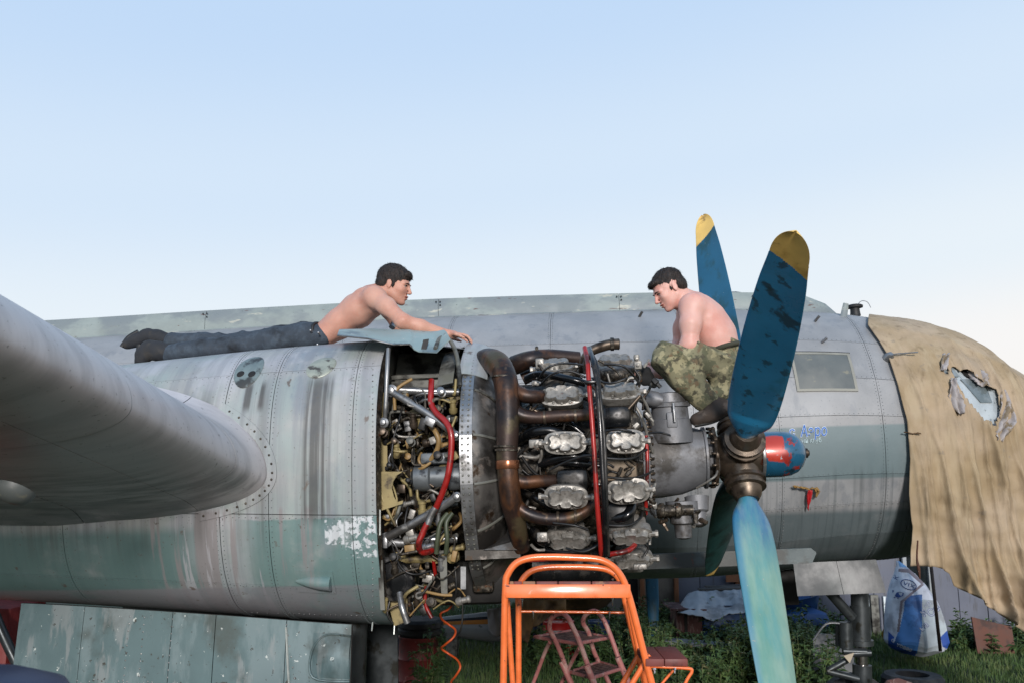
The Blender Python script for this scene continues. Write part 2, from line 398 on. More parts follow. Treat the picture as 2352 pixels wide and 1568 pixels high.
m_rub = mat('rubber_hose', '161616', .45, 0, .2, 20, [dict(c='33302b', s=15, t=.6, w=.08)])
m_red = mat('red_hose', '8e1a16', .33, .05, .15, 14, [dict(c='4a1512', s=9, t=.58, w=.05), dict(c='7d6a60', s=16, t=.68, w=.03)], coat=.3)
m_blkred = mat('red_tube', '97201b', .35, .1, .1, 10, [dict(c='511a17', s=7, t=.56, w=.05), dict(c='8f8480', s=25, t=.69, w=.02)])
m_green = mat('olive_hose', '3f4634', .5, 0, .15, 20)
m_tan = mat('ochre_hose', '8a6f45', .5, 0, .15, 20)
m_grime = mat('greasy_metal', '3b352d', .5, .45, .35, 35, [dict(c='6d665a', s=45, t=.58, w=.06), dict(c='1a1712', s=30, t=.55, w=.08), dict(c='5b3a22', s=24, t=.64, w=.05)], bump=.2, bscale=60)
m_cloth_y = mat('rag_canvas', '8a6d3f', .9, 0, .15, 9)
m_bronze = mat('hub_steel', '5c5146', .36, .7, .14, 8, [dict(c='2c241d', s=7, t=.56, w=.08, r=.55), dict(c='857868', s=11, t=.62, w=.05, k=.6), dict(c='5b2e20', s=10, t=.68, w=.03)])
m_dome = mat('dome_paint', '1d5572', .3, .15, .1, 7, [
    dict(c='b23a2b', s=9, t=.42, w=.02, box=[(0, .105, .225, .004), (2, -.045, .10, .006), (1, None, 0.02, .02)], jit=.045),
    dict(c='8e2a24', s=11, t=.57, w=.015, box=[(0, .20, .5, .02)]), dict(c='12323f', s=9, t=.62, w=.04), dict(c='9fb0b4', s=24, t=.69, w=.02)], coat=.4)
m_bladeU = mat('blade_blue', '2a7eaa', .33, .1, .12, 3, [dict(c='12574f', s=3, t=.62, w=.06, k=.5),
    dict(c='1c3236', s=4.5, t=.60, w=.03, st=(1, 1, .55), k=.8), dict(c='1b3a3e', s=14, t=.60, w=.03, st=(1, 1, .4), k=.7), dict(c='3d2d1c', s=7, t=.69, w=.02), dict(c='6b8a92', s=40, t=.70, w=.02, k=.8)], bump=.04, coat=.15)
m_bladeF = mat('blade_back_blue', '1b5470', .45, .05, .12, 3, [dict(c='1c3c3a', s=5, t=.56, w=.06, st=(1, 1, .5), k=.7), dict(c='47321f', s=6, t=.67, w=.03), dict(c='8fa3a6', s=45, t=.7, w=.02)], bump=.04)
m_bladeD = mat('blade_weathered_teal', '5c8c80', .42, .05, .1, 3, [dict(c='14588c', s=1.2, t=.30, w=.2, box=[(2, -.50, None, .2)], k=.95),
    dict(c='8fa99a', s=5, t=.50, w=.2, st=(2, 1, .5), k=.6), dict(c='3f8a90', s=6, t=.56, w=.12, st=(2, 1, .5), k=.5), dict(c='1c6a94', s=2, t=.3, w=.2, box=[(0, None, -.085, .02), (2, -1.2, None, .3)], k=.6), dict(c='8a6a3c', s=3.3, t=.62, w=.02, box=[(2, None, -1.2, .1)]), dict(c='9a9a8c', s=30, t=.69, w=.02)], coat=.2)
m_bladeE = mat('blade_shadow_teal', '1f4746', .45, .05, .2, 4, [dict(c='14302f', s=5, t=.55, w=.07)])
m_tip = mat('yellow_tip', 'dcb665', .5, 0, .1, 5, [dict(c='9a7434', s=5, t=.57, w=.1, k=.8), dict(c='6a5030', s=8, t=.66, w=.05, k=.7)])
m_glass = mat('dusty_glass', '585d5c', .5, .0, .12, 3, [dict(c='6a6c68', s=2.5, t=.55, w=.15), dict(c='8d8770', s=12, t=.66, w=.05, k=.5)], spec=.6)
m_seal = mat('window_seal', '8a8980', .6, .2, .1, 10)
m_blk = mat('black_rubber_edge', '1a1b1c', .6)
m_tire = mat('tyre_rubber', '17171a', .75, 0, .2, 14, [dict(c='33312f', s=6, t=.58, w=.06)], bump=.2)
m_gear = mat('gear_leg_grey', '3b4042', .4, .5, .12, 10, [dict(c='24241f', s=8, t=.6, w=.05)])
m_chrome = mat('oleo_chrome', 'b0aaa6', .12, 1.0, .03)

# ------------------------------------------------------------------ the aeroplane
plane = empty('aeroplane', (0, 0, 0), 'grey twin-propeller aeroplane with its near engine uncowled and blue propeller', 'aeroplane', mtx=MA)

YF = 3.35        # fuselage centre line, metres beyond the near propeller axis
def circ(u, vt, vb, y):
    "centre height and radius of a section whose edges are seen at vt and vb"
    a = P(u, vt, y); b = P(u, vb, y); dy = y - CL.y
    ta = math.atan2(a.z - CL.z, dy); tb_ = math.atan2(b.z - CL.z, dy); m = (ta+tb_)/2; h = (ta-tb_)/2
    D = dy/math.cos(m); return a.x, CL.z + dy*math.tan(m), D*math.sin(h)
fst = [(-900, 860, 1290), (-100, 790, 1330), (180, 775, 1330), (960, 730, 1330), (1500, 712, 1328), (1700, 711, 1314), (1850, 716, 1296), (2000, 734, 1282), (2110, 757, 1262),
       (2200, 790, 1240), (2300, 858, 1214), (2400, 930, 1180), (2520, 1005, 1120), (2580, 1062, 1090)]
FT = [circ(u, a, b, YF) for u, a, b in fst]
def fus(x, t):
    zc, r = smooth_interp(FT, x); r = max(r, .02)
    return Vector((x, YF - r*math.cos(t)*1.0, zc + r*math.sin(t)))
def fusf(x, t):
    n = numnorm(fus, x, t); p = fus(x, t)
    if n.dot(p - Vector((x, YF, smooth_interp(FT, x)[0]))) < 0: n = -n
    return p, n
def fus_hit(u, v):
    "x and t on the near side of the fuselage seen at u, v"
    x = P(u, v, YF-1.1).x; t = 0
    for _ in range(30):
        zc, r = smooth_interp(FT, x); y = YF - r*math.cos(t); q = P(u, v, y); x = q.x; s = max(-.999, min(.999, (q.z-zc)/r)); t = t*.5 + math.asin(s)*.5
    return x, t
xs = [FT[0][0] + (FT[-1][0]-FT[0][0])*i/70 for i in range(71)]
vs = []; fs = []
for x in xs:
    for j in range(40):
        p, n = fusf(x, 2*math.pi*j/40); vs.append(p - n*.012)
for i in range(70):
    for j in range(40): fs.append((i*40+j, i*40+(j+1) % 40, (i+1)*40+(j+1) % 40, (i+1)*40+j))
fs.append(tuple(range(40))); fs.append(tuple(70*40+j for j in range(40)))
fuselage = mk('fuselage', vs, fs, m_dark, plane)
XU = lambda u, v=1000, y=YF-1.2: P(u, v, y).x
xb = [FT[0][0], XU(-120), XU(330), XU(760), XU(1020), XU(1270), XU(1595), XU(1790), XU(2036), XU(2100), XU(2230)]
tb_base = [fus_hit(1900, v)[1] for v in (1232, 1160, 1092, 953, 865, 782)]
tbr = [-1.45] + tb_base + [1.35, 1.9, 2.6, 3.6, 4.6]
tbr = sorted(set(tbr)); tbr.append(tbr[0] + 2*math.pi)
g = .0035
for i in range(len(xb)-1):
    for j in range(len(tbr)-1):
        x0, x1, t0, t1 = xb[i]+g/2, xb[i+1]-g/2, tbr[j], tbr[j+1]
        if t0 > 1.9 and i % 2: continue
        if t0 > 1.9: x1 = (xb[min(i+2, len(xb)-1)]-g/2)
        dt = g/2/1.2
        panel('skin_panel', fusf, x0, x1, t0+dt, t1-dt, max(3, int((x1-x0)/.25)), max(2, int((t1-t0)/.13)), m_skin, fuselage, .004, lift=rnd.uniform(-.0012, .0012))
# nose shell under the canvas
panel('nose_shell', fusf, xb[-1]+.002, FT[-1][0]-.01, -1.5, 4.6, 12, 36, m_skin, fuselage, .004)
# riveted seam rows
rv = []
tS = fus_hit(1900, 1160)[1]
x = XU(1500)
while x < XU(2100): rv.append(fusf(x, tS-.014)); x += .045
for t in [tbr[0] + k*.03 for k in range(28)]: rv.append(fusf(xb[8]-.02, t)); rv.append(fusf(xb[7]+.02, t))
rivets(rv, .006, m_alu, fuselage)

rv = [fusf(xq+dx, tbr[0]+k*.026) for xq in xb[1:-1] for dx in (-.018, .018) for k in range(112)] + [fusf(xb[4]+k*.04, tq+.012) for tq in tb_base for k in range(int((xb[9]-xb[4])/.04))]
rivets(rv, .0036, mat('rivet_skin_grey', '646b6e', .5, .3, .2, 30), fuselage, n=5)
# dorsal spine fairing
SP = [(P(-300, 760, YF).x, .02), (P(120, 745, YF).x, 0), (P(1000, 697, YF).x, 0), (P(1720, 683, YF).x, 0), (P(1850, 689, YF).x, 0), (P(1915, 703, YF).x, 0), (P(1937, 718, YF).x, 0)]
spt = [(-500, 773), (120, 745), (560, 719), (1000, 697), (1500, 683), (1720, 683), (1850, 690), (1905, 700), (1930, 712), (1940, 724)]
SPT = [(P(u, v, YF).x, P(u, v, YF).z) for u, v in spt]
def spine(x, t):
    zt = smooth_interp(SPT, x)[0]; zc, r = smooth_interp(FT, x)
    e = min(1, max(0, (SPT[-1][0]-x)/.42))
    hw = .30; yo = -hw + t*2*hw
    base = zc + math.sqrt(max(r*r-hw*hw, 0)) - .01
    hw2 = hw*(.05+.95*math.sqrt(e)); zt = base+(zt-base)*math.sqrt(e)
    prof = [(-hw2, base-.005), (-hw2*.97, base+(zt-base)*.55), (-hw2*.86, base+(zt-base)*.95), (0, zt), (hw2*.86, base+(zt-base)*.95), (hw2*.97, base+(zt-base)*.55), (hw2, base-.005)]
    q = t*6; i = min(5, int(q)); f = q-i
    return Vector((x, YF+prof[i][0]*(1-f)+prof[i+1][0]*f, prof[i][1]*(1-f)+prof[i+1][1]*f))
def spinef(x, t):
    n = numnorm(spine, x, min(.97, max(.03, t))); 
    if n.dot(spine(x, t)-Vector((x, YF, smooth_interp(FT, x)[0]))) < 0: n = -n
    return spine(x, t), n
sb = [SPT[0][0], XU(500, 730, YF), XU(1018, 700, YF), XU(1420, 700, YF), XU(1722, 700, YF), SPT[-1][0]]
spine_o = panel('dorsal_spine', spinef, sb[0], sb[-1], 0.01, .99, 60, 12, m_dark, plane, .003, lift=-.03)
for a, b in zip(sb, sb[1:]): panel('skin_panel', spinef, a+.002, b-.002, 0, 1, max(4, int((b-a)/.3)), 12, m_spine, spine_o, .004)
lip = MB()   # flange at the spine's foot
xa = SPT[0][0]; pts = []
while xa < SPT[-1][0]-.05: 
    pts.append(spine(xa, 0)+Vector((0, -.012, .006))); xa += .25
lip.tube(pts, .011, 6, sub=2); lip.build('flange', m_spine, spine_o)
rivets([(Vector((a, YF-.297, smooth_interp(SPT, a)[0]-.05)), Vector((0, -1, .1))) for b_ in sb[1:-1] for a in (b_-.02, b_+.02)] +
       [(Vector((b_+.02, YF-.3, smooth_interp(SPT, b_)[0]-.085)), Vector((0, -1, .1))) for b_ in sb[1:-1]], .009, m_dark, spine_o)

# cabin window
x0, t0 = fus_hit(1836, 893); x1, t1 = fus_hit(1945, 816)
wx0, wx1 = min(x0, x1), max(x0, x1)
wfr = MB()
def fr(a, b, c, d, th, lf, name, m, par):
    return panel(name, fusf, a, b, c, d, 6, 6, m, par, th, lift=lf)
win = fr(wx0, wx1, t0, t1, .006, .006, 'window', m_glass, fuselage)
gx, gt = .022, .018
for nm, q in (('frame', (wx0-gx, wx1+gx, t0-gt, t0)), ('frame', (wx0-gx, wx1+gx, t1, t1+gt)), ('frame', (wx0-gx, wx0, t0, t1)), ('frame', (wx1, wx1+gx, t0, t1))):
    panel('window_frame', fusf, q[0], q[1], q[2], q[3], 5, 5, m_seal, fuselage, .008, lift=.009)
panel('window_edge', fusf, wx0-gx-.006, wx1+gx+.006, t1+gt, t1+gt+.006, 6, 1, m_blk, fuselage, .008, lift=.0095)

# lettering on the fuselage
def put_text(txt, u, v, uh, m, lift, name='lettering', sx=1.0, off=0, ital=.12, par=None):
    vs, fs = text_mesh(txt, 1.0, sx, off); xx, tt = fus_hit(u, v); zc, r = smooth_interp(FT, xx)
    x2, t2 = fus_hit(u, v-uh); hgt = (t2-tt)*r; s = hgt/.72; out = []
    for q in vs:
        p, n = fusf(xx + (q.x + q.y*ital)*s, tt + q.y*s/r); out.append(p + n*lift)
    return mk(name, out, fs, m, par or fuselage, smooth=False)
m_tb = mat('letter_blue', '1c5ca6', .45); m_tw = mat('letter_white', 'd8e2e6', .5); m_tw2 = mat('letter_faded_white', '9db0b4', .5, 0, .25, 40)
put_text('с', 1811, 1000, 20, m_tw, .004, 'lettering_outline', .95, .045, .1); put_text('с', 1811, 1000, 20, m_tb, .0056, 'lettering', .95, .02, .1)
put_text('Аэро', 1838, 1002, 26, m_tw, .004, 'lettering_outline', .70, .034, .1)
put_text('Аэро', 1838, 1002, 26, m_tb, .0056, 'lettering', .70, .014, .1)
put_text('чный клуб', 1826, 1017, 11, m_tw2, .004, 'lettering', .80, .016, 0)

# mast, beacon, probes on top of the fuselage
b = MB(); p = P(1936, 738, YF-.45); q = P(1943, 697, YF-.45)
b.add(*tube([p, p.lerp(q, .5), q], [.034, .03, .024], 8)); 
for i in range(len(b.v)): b.v[i].y = YF-.45 + (b.v[i].y-(YF-.45))*.4
b.lathe(p+Vector((-.01, 0, -.012)), (0, -.2, 1), [(0, .06), (.012, .058), (.02, .035)], 14); b.build('blade_antenna', m_spine, plane)
b = MB(); p = P(1965, 726, YF); b.lathe(p, (0, 0, 1), [(0, .05), (.04, .045), (.075, .043), (.08, .075), (.1, .078), (.11, .06)], 20); b.build('beacon', m_blk, plane)
tb('whip_wire', [P(1966, 705, YF), P(1978, 692, YF), P(1992, 694, YF), P(2000, 707, YF)], .0035, m_alu, plane, 5)
b = MB(); x, t = fus_hit(2040, 822); p, n = fusf(x, t); b.lathe(p, n, [(0, .05), (.03, .04), (.06, .02)], 10); b.tube([p+n*.05, p+n*.06+Vector((.22, 0, .0))], .006, 6); b.build('air_probe', m_alu, plane)
for u, v in ((1872, 738), (1888, 786), (1468, 728)):
    x, t = fus_hit(u, v); p, n = fusf(x, t); b = MB(); b.tube([p, p+n*.05+Vector((.03, 0, 0))], .012, 8); b.build('step_stub', m_cast, plane)
# aerial wires over the engine side of the fuselage
tb('aerial_wire', [P(1100, 872, 1.2), P(1500, 862, 1.2), P(1700, 855, 1.2)], .0018, m_dark, plane, 4, cr=False)
tb('aerial_wire', [P(1190, 884, .6), P(1341, 876, .6), P(1435, 887, .6)], .0018, m_dark, plane, 4, cr=False)

# pitot cover with red streamer is a thing of its own (see below); belly strake
b = MB(); pts = [P(1470, 1283, 2.0), P(1700, 1276, 2.0), P(1868, 1276, 2.0)]
z0 = P(1480, 1302, 2.0); z1 = P(1480, 1268, 2.0)
def strake(s, t):
    xa = P(1440, 1285, 1.9).x; xb_ = P(1875, 1272, 1.9).x; x = xa+(xb_-xa)*s
    zt = interp([(xa, P(1440, 1274, 1.9).z), (xb_, P(1875, 1257, 1.9).z)], x)[0]; zb = interp([(xa, P(1440, 1308, 1.9).z), (xb_, P(1875, 1292, 1.9).z)], x)[0]
    e = 1-s; k = 1 if e > .035 else math.sqrt(max(0, 1-((.035-e)/.035)**2)); zm = zb+(zt-zb)*.62; zb2 = zm-(zm-zb)*k; zt2 = zm+(zt-zm)*min(1, k+.25)
    return Vector((x, 1.9, zb2+(zt2-zb2)*t)), Vector((0, -1, 0))
m_strake = mat('strake_paint', '424442', .55, .2, .12, 5, [dict(c='6e3b34', s=9, t=.63, w=.03, box=[(0, None, .35, .2)]), dict(c='50595a', s=4, t=.56, w=.06)], bump=.1)
panel('strake', strake, 0, 1, 0, 1, 40, 2, m_strake, plane, .05)
# centre section between the nacelle and the fuselage
b = MB(); b.box((-2.3, 1.8, -.62), (2.2, 2.4, .34), bev=.1); b.build('centre_section', m_dark, plane)
b = MB(); b.lathe((-5.2, YF, -1.15), (1, 0, 0), [(0, .05), (.8, .5), (2, .75), (5.5, .8), (6.6, .5), (7.0, .05)], 24)
# far nacelle, wrapped propeller behind the fuselage
fn = MB(); YN = 2*YF
fn.lathe((-4.6, YN, -.25), (1, 0, 0), [(0, .1), (.9, .6), (2.4, .82), (4.1, .80), (4.35, .5), (4.4, .2)], 32); far_nac = fn.build('far_nacelle', m_nac, plane)
fw_ = MB(); fw_.box((-2.3, YN+3.2, -.1), (2.8, 5.0, .36), bev=.15); fw_.build('far_wing', m_wing, plane)

# ------------------------------------------------------------------ near nacelle
nst = [(-1500, 960, 1240), (-700, 905, 1310), (0, 868, 1370), (310, 843, 1388), (600, 812, 1409), (820, 793, 1427), (868, 788, 1434)]
NT = []
for u, a, bb in nst:
    p = P(u, a, -.03); q = P(u, bb, -.1); NT.append((p.x, p.z, q.z))
XL = P(866, 1100, -.68).x; NT[-1] = (XL, NT[-1][1], NT[-1][2])
XL = NT[-1][0]                                     # front lip of the nacelle
EN = 2.7
def nac(x, t, hw=None):
    zt, zb = smooth_interp(NT, x); zc = (zt+zb)/2; h = (zt-zb)/2
    w_ = .70 if x > -3.5 else max(.12, .70-(-3.5-x)*.12)
    c, s = math.cos(t), math.sin(t); e = 2/EN
    return Vector((x, -w_*math.copysign(abs(c)**e, c), zc + h*math.copysign(abs(s)**e, s)))
def nacf(x, t):
    c, s = math.cos(t), math.sin(t); zt, zb = smooth_interp(NT, x); h = (zt-zb)/2
    n = Vector((0, -math.copysign(abs(c)**(2-2/EN), c)/.7, math.copysign(abs(s)**(2-2/EN), s)/h)).normalized()
    return nac(x, t), n
def nac_hit(u, v):
    x = P(u, v, -.68).x; t = 0
    best = None
    for k in range(-157, 158):
        t = k/100; y = nac(x, t).y; q = P(u, v, y); p = nac(q.x, t); d = abs(p.z-q.z)
        if best is None or d < best[0]: best = (d, q.x, t)
    return best[1], best[2]
vs = []; fs = []; xs = [NT[0][0]+(XL-.01-NT[0][0])*i/40 for i in range(41)]
for x in xs:
    for j in range(48):
        p, n = nacf(x, 2*math.pi*j/48); vs.append(p-n*.012)
for i in range(40):
    for j in range(48): fs.append((i*48+j, i*48+(j+1) % 48, (i+1)*48+(j+1) % 48, (i+1)*48+j))
fs.append(tuple(range(48)))
nacelle = mk('nacelle', vs, fs, m_dark, plane)
XN = lambda u, v=1100: P(u, v, -.7).x
xb = [NT[0][0], XN(-420), XN(140), XN(505), XN(617), XN(808), XL]
tn = [nac_hit(700, v)[1] for v in (1347, 1183, 850)]
tl = [-1.57] + tn + [1.4, 2.2, 3.2, 4.2]; tl = sorted(tl); tl.append(tl[0]+2*math.pi)
for i in range(len(xb)-1):
    for j in range(len(tl)-1):
        if tl[j] > 1.3 and i % 2: continue
        x1 = xb[i+1] if tl[j] <= 1.3 else xb[min(i+2, len(xb)-1)]
        panel('skin_panel', nacf, xb[i]+.0018, x1-.0018, tl[j]+.002, tl[j+1]-.002, max(3, int((x1-xb[i])/.25)), max(5, int((tl[j+1]-tl[j])/.06)), m_nac, nacelle, .005, lift=rnd.uniform(-.001, .001))
# doubler patches and drips seen on the skin
def patch(u0, v0, u1, v1, m=m_nac, th=.003, lift=.0045, name='doubler', rnd_=False):
    a, c = nac_hit(u0, v1); b_, d = nac_hit(u1, v0); return panel(name, nacf, min(a, b_), max(a, b_), min(c, d), max(c, d), 6, 6, m, nacelle, th, lift=lift)
patch(686, 1310, 764, 1358)
def ov(u, v, ru, rv_, m, name, lift=.004, k=0):
    "an oval plate laid on the nacelle"
    cx, ct = nac_hit(u, v); e, f = nac_hit(u+ru, v); g_, h_ = nac_hit(u, v-rv_); ax = abs(e-cx); at = abs(h_-ct); vs = [nacf(cx, ct)[0]+nacf(cx, ct)[1]*lift]; fs = []
    for rr, lf in ((.5, lift), (.93, lift), (1, lift-.004)):
        for i in range(28):
            a = 2*math.pi*i/28; p, n = nacf(cx+ax*rr*math.cos(a)+k*math.sin(a)*ax*rr, ct+at*rr*math.sin(a)); vs.append(p+n*lf)
    for i in range(28):
        j = (i+1) % 28; fs.append((0, 1+i, 1+j)); 
        for r_ in (0, 1): fs.append((1+28*r_+i, 1+28*(r_+1)+i, 1+28*(r_+1)+j, 1+28*r_+j))
    return mk(name, vs, fs, m, nacelle)
m_ovd = mat('smeared_plate', '6f7c7c', .5, .2, .15, 12, [dict(c='3a3c3b', s=10, t=.54, w=.06)])
m_ovl = mat('scuffed_plate', '93998f', .5, .2, .15, 14, [dict(c='4d4a45', s=16, t=.58, w=.05)])
ov(572, 848, 31, 27, m_ovd, 'access_plate', .005); ov(738, 842, 32, 20, m_ovl, 'access_plate', .005, .2)
for du in (-13, 13): ov(566+du, 859, 9, 7, m_dark, 'vent_hole', .0055)
# small scoop low on the nacelle
b = MB(); x0, t0 = nac_hit(680, 1332); x1, t1 = nac_hit(762, 1336); p0, n0 = nacf(x0, t0); p1, n1 = nacf(x1, t1)
b.add(*tube([p0, p0.lerp(p1, .35)+n0*.004, p0.lerp(p1, .7)+n0*.008, p1+n0*.01], [.008, .028, .037, .040], 14)); b.build('scoop', m_nac, nacelle)
rv = []
for u in range(495, 860, 12):
    x, t = nac_hit(u, 1404+(u-500)*.028); rv.append(nacf(x, t))
for v in range(835, 1420, 13): 
    x, t = nac_hit(856, v); rv.append(nacf(x, t))
rivets(rv, .005, m_alu, nacelle)
m_rvt = mat('rivet_grey', '5f6668', .5, .3, .2, 30)
rv = [nacf(xq+dx, -1.5+k*.034) for xq in xb[1:-1] for dx in (-.016, .016) for k in range(92)] + [nacf(xb[1]+k*.034, tq+dt) for tq in tn for dt in (-.02,) for k in range(int((XL-xb[1])/.034))]
rivets(rv, .0030, m_rvt, nacelle, n=5)
# dark edge strip round the open front of the nacelle
def lipf(s, t):
    p, n = nacf(XL, t); d = s*.03
    return p + Vector((d*.35, 0, 0)) - n*(.004+s*.05), n
panel('edge_frame', lipf, 0, 1, -1.57, 1.9, 2, 44, m_grime, nacelle, .004)
def bulk(s, t):
    p, n = nacf(XL-.03, t); zt, zb = smooth_interp(NT, XL); c = Vector((XL-.03, 0, (zt+zb)/2)); return c.lerp(p, .08+.9*s), Vector((1, 0, 0))
panel('bulkhead', bulk, 0, 1, 0, 2*math.pi, 6, 48, m_bay, nacelle, .01)

# ------------------------------------------------------------------ main gear doors and leg
def gd(s, t, u0=48, u1=808, y0=-.50, y1=-.56, zb=-1.95):
    xa = P(u0, 1384, y0).x; xb_ = P(u1, 1420, y0).x; x = xa+(xb_-xa)*s; zt = nac(x, -1.25).z+.02; z = zt+(zb-zt)*t
    bulge = .03*math.sin(math.pi*t)
    return Vector((x, y0+(y1-y0)*t-bulge, z)), Vector((0, -1, 0))
gds = [0, .2, .47, .60, .81, 1]
door = panel('gear_door', gd, 0, 1, 0, 1, 24, 12, m_dark, plane, .012, lift=-.014)
for a, b_ in zip(gds, gds[1:]):
    panel('skin_panel', gd, a+.001, b_-.001, 0, 1, 5, 10, m_door, door, .004, lift=rnd.uniform(-.001, .001))
panel('far_gear_door', lambda s, t: (lambda p: (Vector((p.x, .55, p.z)), Vector((0, -1, 0))))(gd(s, t)[0]), 0, 1.0, 0, 1, 8, 8, m_gear, plane, .02)
rv = []
for s in (.34, .385, .47): 
    for k in range(30): rv.append(gd(s, .03+k*.03))
for k in range(60): rv.append(gd(.2+k*.0125, .30+.01*math.sin(k)));
for k in range(24): rv.append(gd(.81+.006*k if k < 12 else .985, .02+.045*(k % 22)))
rivets(rv, .0055, m_alu, door)
for s, t in ((.385, .42), (.66, .30), (.79, .40), (.75, .48), (.85, .36)): 
    b = MB(); p, n = gd(s, t); b.lathe(p, n, [(0, .016), (.006, .015), (.01, .008)], 12); b.build('door_bolt', m_grime, door)
# raised scoop at the door's front corner
def scp(s, t):
    p, n = gd(.89+.11*s, .045+.19*t); e = min(1, s*4)*min(1, (1-t)*3+.2)*min(1, t*6); return p+n*(.002+.035*math.sin(min(1, s*1.6)*math.pi/2)*math.sin(math.pi*min(1, t*.9+.05))), n
panel('door_blister', scp, 0, 1, 0, 1, 10, 10, m_door, door, .004)
tb('blister_rim', [gd(1.0, .05)[0]+Vector((0, -.012, 0)), gd(.93, .05)[0]+Vector((0, -.012, 0)), gd(.89, .12)[0]+Vector((0, -.01, 0)), gd(.895, .235)[0]+Vector((0, -.01, 0)), gd(1.0, .245)[0]+Vector((0, -.01, 0))], .006, m_door, door, 6)
m_scr = mat('scratched_bare', 'b9bdb8', .35, .5, .1, 30)
tb('scraped_edge', [gd(.81, .03)[0]+Vector((0, -.004, 0)), gd(.83, .3)[0]+Vector((0, -.004, 0)), gd(.87, .52)[0]+Vector((0, -.004, 0)), gd(.9, .75)[0]+Vector((0, -.004, 0))], .006, m_scr, door, 5)
b = MB(); b.tube([(-3.4, 0, -.9), (-2.4, 0, -1.6)], .06, 10, cr=False); b.tube([(-2.3, 0, -.8), (-2.35, 0, -2.0)], .09, 12, cr=False); b.build('gear_leg', m_gear, plane)
for y in (-.3, .3):
    b = MB(); b.lathe((-2.35, y-.11, -2.0), (0, 1, 0), [(0, .2), (.0, .36), (.04, .45), (.18, .45), (.22, .36), (.22, .2)], 36); b.build('main_wheel', m_tire, plane)

# ------------------------------------------------------------------ wing, coming past the viewer on the left
LE0 = P(596, 1088, -.72)
def wing(y, t):
    "y is span position (negative towards the viewer), t runs trailing edge, upper side, nose, lower side, trailing edge"
    sp = -(y+.72); c = 3.9 - .30*sp; xl = LE0.x; zl = LE0.z + .19*sp
    th = .19
    fl = .25*max(0, 1-sp/.15)**2
    a = abs(t); xc = a*a
    yt = 5*th*(.2969*math.sqrt(xc) - .1260*xc - .3516*xc**2 + .2843*xc**3 - .1015*xc**4)
    up = 1.10 if t > 0 else -.60
    x = xl - c*xc + fl*.10*(1-min(1, xc*6)); z = zl + c*yt*up*(1+fl*.55) + (.02*c*math.sin(math.pi*min(1, xc)))
    return Vector((x, y, z))
def wingf(y, t):
    n = numnorm(wing, y, t, .01, .004); p = wing(y, t); sp = -(y+.72)
    c = Vector((LE0.x-1.0, y, LE0.z+.19*sp)); 
    if abs(t) < .35: c.x = LE0.x-.35
    if n.dot(p-c) < 0: n = -n
    return p, n
ys = [-.66, -1.02, -2.0, -3.1, -4.3, -5.6, -7.2]
wingo = panel('wing', wingf, -.74, -7.1, -.95, .95, 30, 120, m_dark, plane, .003, lift=-.022)
tw = [-.999, -.66, -.42, -.25, .0, .34, .62, .999]; tw = [-.999, -.70, -.50, -.30, .33, .62, .999]
for i in range(len(ys)-1):
    for j in range(len(tw)-1):
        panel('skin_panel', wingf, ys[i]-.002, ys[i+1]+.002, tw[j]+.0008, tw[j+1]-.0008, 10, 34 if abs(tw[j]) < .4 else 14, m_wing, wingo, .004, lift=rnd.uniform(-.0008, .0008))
# bolted root flange following the wing section on the nacelle side
def flg(s, t):
    "s outwards across the strip, t along the section"
    q = wing(-.705, t); c = Vector((LE0.x-1.5, 0, LE0.z)); d = Vector((q.x-c.x, 0, q.z-c.z))
    nrm = wingf(-.705, t)[1]; nrm.y = 0; nrm.normalize(); p = q+nrm*(.004+s*.052)
    x, tt = p.x, 0; zt, zb = smooth_interp(NT, p.x); zc = (zt+zb)/2; h = (zt-zb)/2; ss = max(-.99, min(.99, (p.z-zc)/h)); yy = -.70*(1-abs(ss)**EN)**(1/EN)
    return Vector((p.x, yy-.006, p.z)), Vector((0, -1, 0))
for a, b_ in ((-.30, -.2), (-.197, .27)): panel('root_flange', flg, 0, 1, a, b_, 3, 30, m_nac, wingo, .006)
rv = [flg(.55, math.copysign(abs(-.29+k*.0295)**1.0, -.29+k*.0295)) for k in range(19)]
rivets([(p, n) for p, n in rv], .0075, m_grime, wingo, 'flange_bolts', 8)
rivets([(wing(-.8-k*.045, -.497)+Vector((0, 0, -.003)), Vector((0, 0, -1))) for k in range(40)], .006, m_alu, wingo)
# landing lamp glass under the wing
b = MB(); p, n = wingf(-2.15, -.60); b.lathe(P(30, 1133, -2.0)-Vector((0, 0, 0)), (-.2, -.5, -1), [(-.02, .075), (0, .07), (.025, .05), (.035, .01)], 20); b.build('landing_lamp', m_glass, wingo)
# ------------------------------------------------------------------ engine
ZC = -.005
def rp(u, v, r, top=False):
    "point of radius r round the engine axis seen at u, v, near side"
    best = None
    for k in range(-110, 131):
        th = R(k); y = -r*math.cos(th); z = ZC + r*math.sin(th); q = P(u, v, y)
        d = abs(q.z-z)
        if best is None or d < best[0]: best = (d, q.x, th)
    return best[1], best[2]
xf = P(1432, 1040, -.5).x; X0 = P(1160, 1040, 0).x; X1 = P(1500, 1040, 0).x
b = MB(); b.lathe((X0-.1, 0, ZC), (1, 0, 0), [(0, .30), (.2, .34), (.35, .30), (.6, .33), (xf-X0+.1, .33), (xf-X0+.22, .24)], 40); engine = b.build('engine', m_grime, plane)
xr = P(1295, 1040, -.5).x; xf = P(1432, 1040, -.5).x
